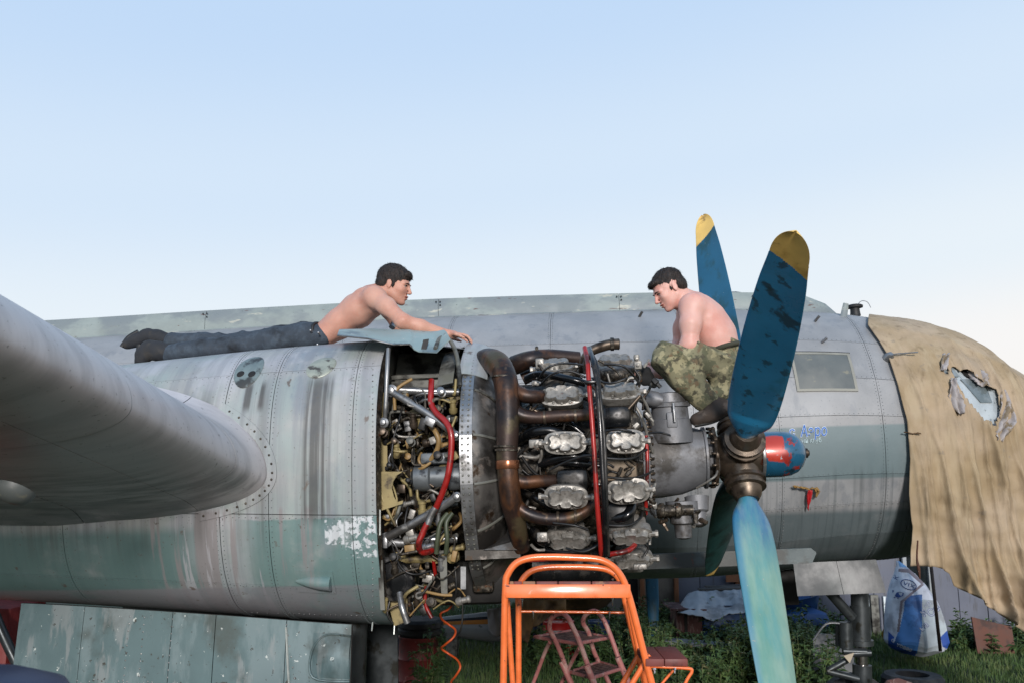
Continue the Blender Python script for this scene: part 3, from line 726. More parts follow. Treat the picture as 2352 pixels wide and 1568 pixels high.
# finned cylinders round both rows
def cyl(xc, th, name='cylinder'):
    d = Vector((0, -math.cos(th), math.sin(th))); prof = [(.0, .085)]; r = .28
    b = MB(); k = 0; prof = [(.26, .075)]
    for i in range(14): a = .28 + i*.0145; prof += [(a, .070), (a+.003, .096), (a+.007, .096), (a+.010, .070)]
    prof += [(.50, .10), (.555, .102), (.565, .05)]
    b.lathe((xc, 0, ZC), d, prof, 20); return b.build(name, m_grime, engine, auto=False)
c0 = None
for row, xc, off in ((0, xr, -7), (1, xf, 18.7)):
    for k in range(7):
        th = R(off + k*360/7)
        if c0 is None: c0 = cyl(xc, 0)
        if row == 0 and k == 0: o = c0
        else: o = c0.copy(); C.objects.link(o); o.parent = engine
        # turn the shared mesh round the axis
        o.matrix_local = Matrix.Translation((xc, 0, ZC)) @ Matrix.Rotation(-th, 4, 'X') @ Matrix.Translation((-xr, 0, -ZC))
b = MB(); b.lathe((X0+.02, 0, ZC), (1, 0, 0), [(0, .2), (.0, .47), (xf-X0+.02, .47), (xf-X0+.05, .2)], 40); b.build('inter_cylinder_baffle', m_grime, engine)
# rocker covers: scalloped plates with bolts
def cover(u, v, L_, H_, r=.655, tilt=0, m=m_head, stub=1, tw=None):
    x, th = rp(u, v, r); 
    if tw is not None: th = R(tw)
    d = Vector((0, -math.cos(th), math.sin(th))); e1 = Vector((1, 0, 0)); e2 = Vector((0, math.sin(th), math.cos(th)))
    pos = Vector((x, 0, ZC)); yy = -r*math.cos(rp(u, v, r)[1]); pos = P(u, v, yy)
    e1, e2 = e1*math.cos(tilt)+e2*math.sin(tilt), e2*math.cos(tilt)-e1*math.sin(tilt)
    b = MB(); N_ = 56
    def outline(sc_, dep, scal):
        o = []
        for i in range(N_):
            a = 2*math.pi*i/N_; cx = math.copysign(abs(math.cos(a))**.75, math.cos(a)); sy = math.copysign(abs(math.sin(a))**.62, math.sin(a))
            ad = math.degrees(a); k = 1 - scal*1.1*sum(math.exp(-((ad-q+180) % 360-180)**2/130) for q in (64, 116, 244, 296)) - scal*.35*sum(math.exp(-((ad-q+180) % 360-180)**2/60) for q in (0, 180))
            o.append(pos + e1*(cx*L_*.5*sc_*k) + e2*(sy*H_*.5*sc_*k) + d*dep)
        return o
    rings = [outline(1.0, -.05, 0), outline(1.06, -.012, 0), outline(1.06, 0, 0), outline(.92, .002, 0), outline(.90, .004, .26), outline(.86, .030, .30), outline(.78, .038, .34), outline(.3, .032, 0)]
    vs = [p for rg in rings for p in rg]; fs = []
    for j in range(len(rings)-1):
        for i in range(N_): fs.append((j*N_+i, j*N_+(i+1) % N_, (j+1)*N_+(i+1) % N_, (j+1)*N_+i))
    fs.append(tuple((len(rings)-1)*N_+i for i in range(N_))); b.add(vs, fs)
    for a in (64, 116, 244, 296, 0, 180, 90, 270):
        a = R(a); q = pos + e1*(math.cos(a)*L_*.46) + e2*(math.sin(a)*H_*.43); b.lathe(q, d, [(-.005, .0085), (.011, .008), (.012, .0055), (.018, .005)], 8)
    if stub:
        for s in (-1, 1): b.tube([pos+e1*s*L_*.45-d*.006, pos+e1*s*(L_*.62)-d*.006], .014, 8); b.lathe(pos+e1*s*L_*.60-d*.006, e1*s, [(0, .019), (.014, .019), (.016, .012)], 6)
    b.box(pos-d*.055, (L_*.8, H_*.8, .09), Matrix((e1, e2, d)).transposed(), bev=.012)
    b.box(pos-d*.085+e2*H_*.3, (L_*.5, H_*.35, .05), Matrix((e1, e2, d)).transposed(), bev=.01)
    return b.build('rocker_cover', m, engine)
K = 2.2e-3
for a in ((1272, 842, 92, 44, .60, .10, 62), (1290, 908, 98, 44, .66, .0, 24), (1298, 1016, 92, 44, .68, -.03, 4), (1300, 1141, 96, 46, .68, -.05, -14), (1305, 1238, 100, 44, .66, 0, -34),
          (1412, 832, 98, 46, .60, -.02, 50), (1424, 900, 94, 40, .64, .03, 40), (1437, 1012, 84, 46, .69, -.02, 8), (1443, 1127, 92, 48, .69, .04, -8), (1448, 1228, 96, 38, .68, .0, -42), (1452, 1286, 98, 34, .64, .02, -30)):
    cover(a[0], a[1], a[2]*K, a[3]*K*1.15, a[4], a[5], tw=a[6])
# a few on the hidden side so the engine stays round from elsewhere
for xc in (xr, xf):
    for dg in (120, 150, 190, 225, 260):
        th = R(dg); d = Vector((0, -math.cos(th), math.sin(th))); p = Vector((xc, 0, ZC))+d*.6; b = MB(); b.box(p, (.2, .09, .1), Matrix((Vector((1, 0, 0)), Vector((0, math.sin(th), math.cos(th))), d)).transposed(), bev=.02); b.build('rocker_cover', m_head, engine)
E_ = lambda pts: [P(*p) for p in pts]
ex = lambda pts, r, m=m_exh, name='exhaust_pipe', n=16: tb(name, E_(pts), r, m, engine, n)
# exhaust collector and branches
ex([(1098, 838, -.15), (1118, 826, -.32), (1143, 836, -.48), (1160, 870, -.58), (1166, 920, -.62), (1166, 985, -.65), (1164, 1040, -.66), (1168, 1100, -.66), (1174, 1150, -.64), (1186, 1200, -.6), (1198, 1260, -.52)],
   [.055, .066, .070, .066, .064, .060, .056, .056, .056, .050, .044], n=22)
ex([(1168, 882, -.56), (1200, 906, -.6), (1235, 910, -.58), (1262, 910, -.5)], [.036, .04, .036, .034])
ex([(1164, 925, -.6), (1190, 950, -.62), (1230, 958, -.62), (1290, 954, -.6), (1345, 952, -.58), (1420, 950, -.45)], [.05, .042, .034, .033, .033, .033])
ex([(1170, 1095, -.62), (1200, 1106, -.62), (1240, 1104, -.6), (1275, 1102, -.56)], [.04, .036, .033, .033])
ex([(1176, 1150, -.62), (1205, 1176, -.63), (1250, 1190, -.63), (1305, 1189, -.62), (1345, 1172, -.6), (1375, 1140, -.55), (1395, 1110, -.5)], [.045, .036, .033, .033, .032, .032, .032])
ex([(1182, 838, .05), (1215, 826, .0), (1262, 820, .05), (1330, 824, .1)], [.06, .055, .05, .045])
ex([(1200, 870, .1), (1230, 858, .1), (1300, 850, .1)], .04)
for q in (((1150, 1067, -.66), (1180, 1066, -.66)), ):
    b = MB(); c = P(1166, 1066, -.66); b.lathe(c-Vector((0, 0, .022)), (0, 0, 1), [(0, .060), (.004, .0615), (.04, .0615), (.044, .060)], 26); b.build('clamp_band', mat('copper_band', '8a5a40', .25, .8, .1, 9), engine)
for u, v, y, r in ((1163, 1036, -.66, .062), (1160, 1028, -.66, .064), (1158, 868, -.58, .07)):
    b = MB(); b.lathe(P(u, v, y), (.05, .02, 1), [(0, r-.004), (.002, r), (.010, r), (.012, r-.004)], 24); b.build('clamp_band', m_grime, engine)
for u, v, y in ((1322, 954, -.6), (1251, 958, -.62), (1282, 1190, -.63), (1322, 1184, -.62)):
    b = MB(); b.lathe(P(u, v, y), (1, 0, .02), [(-.007, .033), (-.006, .037), (.006, .037), (.007, .033)], 20); b.build('clamp_band', m_bronze, engine)
# breather / intake pipe over the top
tb('breather_pipe', E_([(1338, 852, -.25), (1342, 826, -.3), (1358, 806, -.3), (1385, 795, -.3), (1402, 791, -.3), (1422, 790, -.3)]), [.024, .026, .028, .030, .030, .032], m_bronze, engine, 16)
b = MB(); c = P(1422, 790, -.3); b.lathe(c, (1, 0, -.03), [(-.05, .033), (-.048, .037), (-.03, .037), (-.028, .030), (.0, .030), (.004, .024), (-.03, .022)], 20); b.build('pipe_collar', m_grime, engine)
# red and black uprights in front of the cylinders
tb('ignition_tube', E_([(1343, 798, -.62), (1350, 835, -.74), (1352, 870, -.78), (1360, 970, -.82), (1366, 1060, -.83), (1372, 1160, -.82), (1379, 1245, -.76), (1381, 1272, -.7)]), .0125, m_blkred, engine, 10)
tb('ignition_tube', E_([(1354, 800, -.55), (1362, 830, -.74), (1370, 870, -.79), (1378, 970, -.83), (1383, 1060, -.84), (1388, 1160, -.83), (1390, 1275, -.72)]), .0135, m_blackp, engine, 10)
tb('ignition_tube', E_([(1350, 800, -.5), (1370, 835, -.70), (1377, 900, -.80), (1388, 1010, -.83), (1393, 1160, -.82), (1397, 1275, -.70)]), .010, m_rub, engine, 8)
tb('red_tube', E_([(1484, 1000, -.5), (1487, 1060, -.52), (1485, 1120, -.5), (1483, 1180, -.45)]), .0105, m_blkred, engine, 8)
tb('red_hose', E_([(1400, 1272, -.6), (1425, 1268, -.62), (1445, 1262, -.6), (1458, 1250, -.55)]), .014, m_red, engine, 10)
tb('red_hose', E_([(1205, 1288, -.5), (1270, 1284, -.55), (1340, 1282, -.5), (1372, 1279, -.5)]), .007, m_red, engine, 8)
for v in (877, 1069, 1112, 1001): 
    p = P(1374 if v > 1000 else 1356, v, -.81); b = MB(); b.box(p, (.06, .035, .02), bev=.006); b.build('tube_clip', m_blackp, engine)
# black intake ducts and air baffles
def blackbox(u0, v0, u1, v1, y, d=.16, m=m_blackp, name='air_baffle', bev=.035):
    a = P(u0, v1, y); c = P(u1, v0, y); b = MB(); b.box(((a.x+c.x)/2, y+d/2, (a.z+c.z)/2), (abs(c.x-a.x), d, abs(c.z-a.z)), bev=bev); return b.build(name, m, engine)
blackbox(1277, 1073, 1352, 1132, -.62); blackbox(1380, 928, 1448, 985, -.60); blackbox(1395, 1150, 1455, 1215, -.6, m=m_rub)
blackbox(1395, 965, 1452, 990, -.56, m=m_grime, bev=.015); blackbox(1390, 1050, 1462, 1105, -.5, .12, mat('sand_primer', '7a6b58', .6, .1, .2, 12, [dict(c='4a3b2c', s=9, t=.56, w=.06)], bump=.2), 'crankcase_cover', .02)
blackbox(1240, 1030, 1300, 1090, -.48, .1, m_grime, 'bracket', .02)
for pts, r in (([(1195, 1010, -.5), (1225, 992, -.6), (1262, 988, -.62), (1300, 1000, -.6), (1350, 1018, -.55)], .026), ([(1192, 1050, -.45), (1240, 985, -.5), (1300, 972, -.5), (1340, 998, -.5)], .022),
               ([(1240, 1065, -.55), (1300, 1048, -.62), (1352, 1050, -.6)], .024), ([(1265, 1060, -.5), (1310, 1062, -.6), (1356, 1066, -.58)], .02), ([(1195, 1125, -.5), (1225, 1140, -.58), (1262, 1160, -.6), (1290, 1166, -.55)], .018),
               ([(1225, 1215, -.5), (1240, 1238, -.55), (1255, 1246, -.5)], .025), ([(1395, 1192, -.55), (1440, 1184, -.6), (1452, 1150, -.55)], .03), ([(1210, 868, -.3), (1240, 858, -.4), (1300, 868, -.5), (1345, 880, -.5)], .02),
               ([(1250, 1262, -.5), (1300, 1268, -.55), (1350, 1262, -.55), (1385, 1240, -.5)], .012)):
    tb('intake_duct', E_(pts), r, m_blackp, engine, 12)
# ignition leads and small pipes
leads = [[(1235, 872, -.55), (1255, 846, -.68), (1290, 834, -.68), (1340, 838, -.7)], [(1240, 884, -.5), (1270, 858, -.7), (1310, 852, -.7), (1345, 866, -.7)], [(1388, 836, -.7), (1430, 840, -.72), (1455, 862, -.66), (1468, 880, -.5)],
         [(1262, 1078, -.66), (1300, 1060, -.7), (1350, 1045, -.75), (1400, 1052, -.78), (1450, 1052, -.74), (1478, 1035, -.6), (1490, 1030, -.45)], [(1380, 990, -.7), (1430, 986, -.74), (1470, 1000, -.68), (1492, 1015, -.5), (1486, 1030, -.5)],
         [(1395, 1095, -.7), (1440, 1098, -.7), (1475, 1092, -.6), (1500, 1080, -.45)], [(1392, 1205, -.72), (1440, 1206, -.72), (1470, 1190, -.62), (1476, 1170, -.5)], [(1270, 1200, -.66), (1320, 1206, -.68), (1350, 1216, -.66)],
         [(1300, 1258, -.62), (1340, 1266, -.66), (1376, 1250, -.66)], [(1465, 1240, -.5), (1488, 1255, -.45), (1480, 1275, -.45)], [(1200, 1078, -.5), (1220, 1090, -.5), (1250, 1070, -.5)], [(1458, 848, -.5), (1470, 870, -.5), (1455, 890, -.5)],
         [(1360, 868, -.5), (1400, 880, -.6), (1440, 868, -.6)], [(1205, 1130, -.5), (1240, 1120, -.6), (1262, 1138, -.6)], [(1212, 975, -.5), (1236, 966, -.5), (1260, 985, -.5)]]
for pts in leads: tb('ignition_lead', E_(pts), .0065, m_rub, engine, 7)
al = [[(1238, 1012, -.6), (1244, 1040, -.6), (1236, 1070, -.55), (1228, 1090, -.5)], [(1455, 925, -.5), (1475, 960, -.5), (1490, 1010, -.45), (1500, 1040, -.4)], [(1460, 890, -.45), (1485, 930, -.4), (1500, 975, -.35)],
      [(1455, 940, -.45), (1462, 965, -.45), (1470, 1000, -.4)], [(1470, 1180, -.4), (1490, 1150, -.4), (1505, 1110, -.35)], [(1205, 990, -.4), (1222, 975, -.4), (1200, 965, -.4)], [(1455, 1225, -.5), (1490, 1215, -.4), (1492, 1250, -.4)],
      [(1220, 1250, -.5), (1235, 1262, -.52), (1262, 1262, -.5), (1300, 1272, -.5)], [(1205, 1040, -.5), (1232, 1050, -.55), (1250, 1044, -.5)]]
for pts in al: tb('oil_line', E_(pts), .0085, m_head, engine, 8)
# push-rod tubes, brackets and random small fittings in the depth of the engine
rr = random.Random(3)
for i in range(330):
    u = rr.uniform(1195, 1500); v = rr.uniform(830, 1290); y = rr.uniform(-.60, -.35); r_ = rr.uniform(.006, .016)
    p = P(u, v, y)
    if (p.z-ZC)**2 + y*y > .62**2 or (p.z-ZC)**2 + y*y < .46**2: continue
    q = p + Vector((rr.uniform(-.12, .12), rr.uniform(-.05, .05), rr.uniform(-.12, .12))); mm = rr.choice([m_grime, m_grime, m_rub, m_head, m_bronze])
    if rr.random() < .6: tb('small_pipe', [p, p.lerp(q, .5)+Vector((rr.uniform(-.03, .03), 0, rr.uniform(-.03, .03))), q], r_*.7, mm, engine, 7)
    else:
        b = MB(); b.lathe(p, (q-p), [(0, r_), (.02, r_*1.3), (.03, r_*1.3), (.035, r_*.8), (.06, r_*.8)], 6); b.build('fitting', mm, engine)
m_pcb = m_head
for u, v, y, sx_, sz_ in ((1232, 1018, -.64, .055, .045), (1465, 838, -.4, .03, .05), (1462, 824, -.4, .022, .05), (1240, 835, -.3, .035, .06), (1230, 880, -.5, .03, .03), (1210, 905, -.45, .04, .04), (1350, 1012, -.6, .03, .03), (1500, 1160, -.3, .03, .04), (1246, 1232, -.6, .04, .05), (1470, 1300, -.5, .05, .03)):
    b = MB(); p = P(u, v, y); b.box(p, (sx_*1.4, .04, sz_), bev=.008); b.lathe(p, (0, -1, 0), [(.015, .012), (.03, .012), (.032, .007)], 10); b.build('bracket', m_head, engine)
b = MB(); p = P(1233, 808, -.0); b.lathe(p, (0, 0, 1), [(-.05, .012), (0, .016), (.012, .016), (.014, .01), (.03, .01), (.035, .004)], 8); b.build('fitting', m_grime, engine)

# reduction gearbox
gx0 = P(1495, 1040, -.3).x; gx1 = P(1652, 1040, -.15).x; gl = gx1-gx0
b = MB(); b.lathe((gx0-.05, 0, ZC), (1, 0, 0), [(0, .225), (.01, .25), (.045, .25), (.055, .222), (gl*.3, .220), (gl*.6, .205), (gl*.9, .165), (gl*.93, .165), (gl*.94, .178), (gl-.01, .178), (gl, .12), (gl+.08, .10), (gl+.10, .10)], 48)
# squarish web shapes
gbx = b.build('reduction_gearbox', m_cast, engine)
b = MB(); b.lathe((gx0-.22, 0, ZC), (1, 0, 0), [(0, .34), (.04, .32), (.09, .24), (.20, .228)], 40); b.build('crankcase_front', m_cast, engine)
b = MB(); 
for k in range(36):
    a = 2*math.pi*k/36; b.lathe((gx0-.012, -.237*math.cos(a), ZC+.237*math.sin(a)), (1, 0, 0), [(0, .012), (.018, .012), (.02, .008), (.035, .007)], 6)
for k in range(16):
    a = 2*math.pi*k/16+.1; b.lathe((gx1-.045, -.168*math.cos(a), ZC+.168*math.sin(a)), (1, 0, 0), [(0, .009), (.02, .009), (.03, .006)], 6)
b.build('case_bolts', m_bronze, engine, auto=False, kind='stuff')
for dg in (): 
    th = R(dg); d = Vector((0, -math.cos(th), math.sin(th))); b = MB(); b.box(Vector((gx0+.22, 0, ZC))+d*.325, (.34, .012, .05), Matrix((Vector((1, 0, -.0)), Vector((0, math.sin(th), math.cos(th))), d)).transposed(), bev=.004); b.build('casting_rib', m_cast, engine)
# governor housing on top
p = P(1540, 975, -.12); b = MB(); b.lathe(p, (0, -.06, 1), [(-.10, .125), (.0, .12), (.03, .12), (.034, .108), (.10, .104), (.104, .118), (.125, .118), (.13, .10), (.18, .094), (.186, .07)], 30); b.box(p+Vector((.0, -.10, .02)), (.06, .05, .09), bev=.01); b.build('governor_housing', m_cast, engine)
b = MB(); p = P(1500, 915, -.2); b.lathe(p, (1, -.2, -.3), [(-.06, .03), (-.03, .045), (.02, .045), (.06, .03)], 16); b.build('elbow', m_cast, engine)
tb('buckle_strap', E_([(1546, 925, -.25), (1548, 945, -.26), (1550, 968, -.26)]), .008, m_alu, engine, 6)
# accessories beneath the gearbox
for u, v, y, ax, prof in ((1508, 1172, -.2, (1, 0, 0), [(0, .03), (.02, .042), (.04, .042), (.045, .032), (.10, .032), (.105, .042), (.13, .042), (.14, .03), (.2, .028)]), (1565, 1150, -.12, (0, 0, -1), [(0, .09), (.05, .09), (.055, .07), (.12, .07), (.13, .05), (.2, .045), (.21, .02)]),
                          (1600, 1140, -.05, (0, -.2, -1), [(0, .07), (.08, .06), (.09, .045), (.16, .04), (.17, .02)])):
    b = MB(); b.lathe(P(u, v, y), ax, prof, 18); b.build('accessory_pump', m_grime if v > 1160 else m_cast, engine)
for i in range(26):
    p = P(rr.uniform(1512, 1612), rr.uniform(1150, 1205), rr.uniform(-.22, -.02)); d = Vector((rr.uniform(-1, 1), rr.uniform(-1, .2), rr.uniform(-1, 1))); r_ = rr.uniform(.007, .016)
    b = MB(); b.lathe(p, d, [(0, r_), (.015, r_*1.3), (.02, r_*1.3), (.022, r_), (.05, r_*.9)], 6); b.build('fitting', rr.choice([m_grime, m_head, m_bronze]), engine)
tb('oil_line', E_([(1600, 1120, -.25), (1640, 1095, -.3), (1648, 1080, -.2)]), .006, m_head, engine, 6)

# ------------------------------------------------------------------ cowl ring: firewall, flange, dished panels
XA = P(1057, 1000, -.66).x
RF = .705
def ringf(x, r):
    def f(s, t):
        return Vector((x(s), -r(s)*math.cos(t), ZC + r(s)*math.sin(t)*1.0)), Vector((.5, -math.cos(t), math.sin(t))).normalized()
    return f
fl_x = lambda s: XA + s*.065; fl_r = lambda s: RF - .004*s
dish = ringf(lambda s: XA+.066+s*.19, lambda s: RF - .006 - (.245*s**1.4))
m_baf = mat('sooty_aluminium', '85827e', .36, .75, .15, 5, [dict(c='35322f', s=4, t=.50, w=.09, k=.9, r=.5), dict(c='9a928a', s=7, t=.60, w=.05), dict(c='4a3a2c', s=9, t=.64, w=.05)], bump=.1, bscale=16)
cowl = panel('cowl_ring', ringf(lambda s: XA+.01+s*.22, lambda s: RF-.03-.26*s**1.4), 0, 1, 0, 2*math.pi, 6, 60, m_bay, plane, .006)
th_ = [-52, -30, -9, 12, 34, 62, 100, 150, 210, 260, 308]
for a, b_ in zip(th_, th_[1:]):
    n_ = max(4, int((b_-a)/5)); panel('flange_strip', ringf(fl_x, fl_r), 0, 1, R(a)+.001, R(b_)-.001, 2, n_, m_alu, cowl, .006)
    panel('baffle_panel', dish, 0, 1, R(a)+.004, R(b_)-.004, 8, n_, m_baf, cowl, .004)
    tb('baffle_rib', [dish(k/6, R(b_))[0]+Vector((.004, 0, 0)) for k in range(7)], .008, m_bay, cowl, 6, sub=2)
rv = [(Vector((XA+xx, -(RF)*math.cos(R(k*2.6-52)), ZC+RF*math.sin(R(k*2.6-52)))), Vector((0, -math.cos(R(k*2.6-52)), math.sin(R(k*2.6-52))))) for k in range(52) for xx in (.014, .045)]
rivets(rv, .0065, m_bay, cowl)
# bulged cover above the ring
cap = lambda s, t: (Vector((XA-.02+s*.15, -(RF+.012-.05*s*s)*math.cos(t), ZC+(RF+.012-.05*s*s)*math.sin(t)+.03*math.sin(max(0, (t-R(60))/R(60)*math.pi/2)))), Vector((.2, -math.cos(t), math.sin(t))))
panel('ring_cover', cap, 0, 1, R(43), R(135), 6, 22, m_nac, cowl, .004)
# bottom shelf
b = MB(); a0 = P(1068, 1272, -.55); a1 = P(1195, 1268, -.55)
b.add([a0+Vector((0, 0, .02)), a1+Vector((0, 0, .025)), a1+Vector((0, 0, -.025)), a0+Vector((0, 0, -.03)), a0+Vector((0, .5, .02)), a1+Vector((0, .4, .025)), a1+Vector((0, .4, -.02)), a0+Vector((0, .5, -.03))], [(3, 2, 1, 0), (4, 5, 6, 7), (0, 1, 5, 4), (1, 2, 6, 5), (2, 3, 7, 6), (3, 0, 4, 7)])
b.build('cowl_shelf', m_baf, cowl, smooth=False)
# web rising from the shelf
b = MB(); a = [P(1110, 1262, -.57), P(1192, 1262, -.57), P(1186, 1240, -.55), P(1172, 1190, -.5), P(1162, 1225, -.5), P(1135, 1248, -.54)]
b.add(a + [q+Vector((0, .012, 0)) for q in a], [(5, 4, 3, 2, 1, 0), (6, 7, 8, 9, 10, 11)] + [(i, (i+1) % 6, 6+(i+1) % 6, 6+i) for i in range(6)]); b.build('gusset_plate', m_baf, cowl, smooth=False)

# ------------------------------------------------------------------ accessory bay between nacelle and ring
bay = MB(); bay.lathe((XL-.02, 0, ZC-.12), (1, 0, 0), [(0, .50), (.12, .34), (.3, .30), (XA-XL, .40)], 30); bay = bay.build('accessory_bay', m_grime, plane)
def farsh(s, t):
    x = XL + .0 + s*(XA-XL+.02); p = nac(XL, t); f = .99-.10*s; return Vector((x, p.y*f, ZC+(p.z-ZC)*f*(1 if p.z > 0 else .95))), Vector((0, -1, 0))
panel('far_cowl', farsh, 0, 1, 1.25, 3.9, 6, 40, m_bay, bay, .004)
for z0, z1, m_ in ((862, 872, m_bay), (876, 900, m_bay)):
    a = P(900, z0, -.30); c = P(1058, z0, -.30); e = P(900, z1, -.30)
    b = MB(); b.box(((a.x+c.x)/2, -.30, (a.z+e.z)/2), (c.x-a.x, .03, a.z-e.z), bev=.004); b.build('longeron', m_, bay)
a = P(898, 875, -.28); c = P(1056, 875, -.28); b = MB(); b.box(((a.x+c.x)/2, -.15, a.z+.05), (c.x-a.x, .02, .30), Matrix.Rotation(-.5, 3, 'X')); b.build('inner_wall', m_bay, bay)
B_ = lambda name, pts, r, m, n=12: tb(name, E_(pts), r, m, bay, n)
B_('strut_tube', [(892, 800, -.60), (889, 860, -.64), (886, 930, -.64), (884, 968, -.62)], .0115, m_alu)
B_('mount_tube', [(896, 893, -.52), (960, 897, -.50), (1055, 900, -.46)], .022, m_alu)
B_('mount_tube', [(898, 898, -.55), (960, 935, -.58), (1005, 965, -.60), (1050, 1000, -.62)], .021, m_alu)
B_('mount_tube', [(890, 1232, -.55), (950, 1200, -.58), (1010, 1165, -.60), (1052, 1138, -.62)], .023, m_alu)
B_('mount_tube', [(886, 1240, -.50), (930, 1246, -.50), (990, 1238, -.48), (1050, 1236, -.46)], .023, m_alu)
B_('mount_tube', [(905, 1282, -.45), (960, 1283, -.46), (1055, 1276, -.46)], .022, m_primer)
for u, v, y, r_ in ((900, 897, -.54, .034), (888, 1238, -.52, .038), (882, 970, -.62, .028), (1048, 1000, -.62, .026), (1050, 1140, -.62, .026), (912, 1282, -.46, .036), (1000, 1280, -.46, .03), (1040, 1278, -.46, .034)):
    b = MB(); p = P(u, v, y); b.lathe(p-Vector((0, -.03, 0)), (0, -1, 0), [(0, r_*.8), (.01, r_), (.045, r_), (.05, r_*.6), (.065, r_*.5), (.067, .1*r_)], 14); b.build('mount_lug', m_alu if u < 905 or u > 1045 else m_primer, bay)
b = MB(); p = P(988, 968, -.64); b.box(p, (.06, .05, .045), Matrix.Rotation(.5, 3, 'Y'), bev=.006); b.build('junction_block', m_alu, bay)
B_('red_hose', [(991, 872, -.52), (990, 900, -.56), (990, 925, -.58), (1003, 948, -.62), (1024, 968, -.66), (1036, 995, -.68), (1036, 1040, -.68), (1030, 1085, -.68), (1020, 1120, -.67), (1006, 1155, -.66), (996, 1176, -.64)], .0165, m_red, 14)
B_('red_hose', [(982, 1200, -.66), (970, 1225, -.66), (962, 1248, -.66), (968, 1266, -.64), (985, 1266, -.6), (1000, 1258, -.55)], .0165, m_red, 14)
B_('red_hose', [(980, 1345, -.5), (976, 1370, -.5), (980, 1395, -.5), (992, 1418, -.5)], .011, m_red)
B_('hose_fitting', [(1000, 1165, -.66), (990, 1182, -.66), (982, 1203, -.66)], .018, m_alu)
B_('red_hose', [(1000, 1255, -.5), (996, 1285, -.48), (1000, 1320, -.45)], .010, m_red)
for du in (0, 22): B_('olive_hose', [(1028+du*.5, 1178, -.6), (1012+du*.6, 1200, -.62), (1005+du, 1235, -.62), (1002+du, 1270, -.6)], .0125, m_green)
B_('olive_hose', [(1035, 915, -.4), (1038, 960, -.4), (1034, 1010, -.45)], .009, m_green)
B_('ochre_hose', [(985, 975, -.55), (1000, 990, -.6), (1008, 1015, -.6), (1000, 1040, -.58), (985, 1060, -.55)], .014, m_tan)
B_('ochre_hose', [(968, 1040, -.5), (962, 1055, -.55), (970, 1068, -.55), (985, 1064, -.55)], .008, m_tan)
B_('ochre_hose', [(945, 1080, -.5), (970, 1074, -.56), (990, 1060, -.56)], .008, m_tan)
B_('pale_hose', [(935, 920, -.45), (960, 905, -.5), (1000, 903, -.5), (1040, 908, -.45)], .010, m_alu)
B_('pale_hose', [(950, 935, -.45), (975, 918, -.5), (1010, 915, -.5)], .009, m_alu)
B_('pale_hose', [(985, 925, -.5), (1010, 935, -.5), (1025, 918, -.45), (1045, 910, -.4)], .008, m_primer)
b = MB(); 
p = P(1005, 1095, -.5); b.lathe(p+Vector((-.14, 0, 0)), (1, 0, 0), [(0, .04), (.02, .07), (.10, .075), (.11, .06), (.2, .06), (.21, .075), (.30, .07), (.31, .04)], 20); b.box(p+Vector((.0, -.02, .10)), (.16, .1, .06), bev=.015); b.build('generator', mat('generator_grey', '6e7376', .45, .5, .12, 12, [dict(c='3f4144', s=14, t=.57, w=.05)]), bay)
# primer plates on the left edge
def plate(pts, y, m, name, th=.006, par=None):
    a = [P(u, v, y) for u, v in pts]; n = len(a); b = MB(); b.add(a + [q+Vector((0, th, 0)) for q in a], [tuple(range(n)), tuple(reversed(range(n, 2*n)))] + [(i, n+i, n+(i+1) % n, (i+1) % n) for i in range(n)])
    return b.build(name, m, par or bay, smooth=False)
plate([(872, 1082), (925, 1082), (912, 1090), (903, 1105), (900, 1122), (905, 1140), (912, 1152), (926, 1148), (924, 1156), (874, 1172)], -.60, m_primer, 'primer_bracket')
plate([(874, 900), (888, 900), (890, 1082), (872, 1082)], -.52, m_primer, 'frame_strip')
plate([(864, 1165), (874, 1170), (874, 1228), (866, 1228)], -.66, m_scr, 'hinge_plate'); plate([(866, 1285), (878, 1285), (884, 1400), (874, 1400)], -.62, m_bay, 'frame_strip')
plate([(890, 1375), (935, 1372), (938, 1425), (905, 1437)], -.5, m_primer, 'lower_plate'); plate([(1058, 1300), (1070, 1300), (1070, 1352), (1058, 1352)], -.58, m_alu, 'hanging_bracket')
plate([(1008, 1275), (1026, 1275), (1028, 1368), (1014, 1366)], -.52, m_bay, 'hanging_bracket'); plate([(955, 1350), (982, 1352), (980, 1375), (962, 1382)], -.3, m_scr, 'lower_plate')
B_('drain_tube', [(918, 1360, -.55), (924, 1395, -.58), (936, 1430, -.58)], .017, m_alu)
B_('drain_tube', [(856, 1428, -.55), (854, 1448, -.56)], .004, m_scr, 6); B_('drain_tube', [(906, 1436, -.55), (905, 1456, -.56)], .004, m_scr, 6)
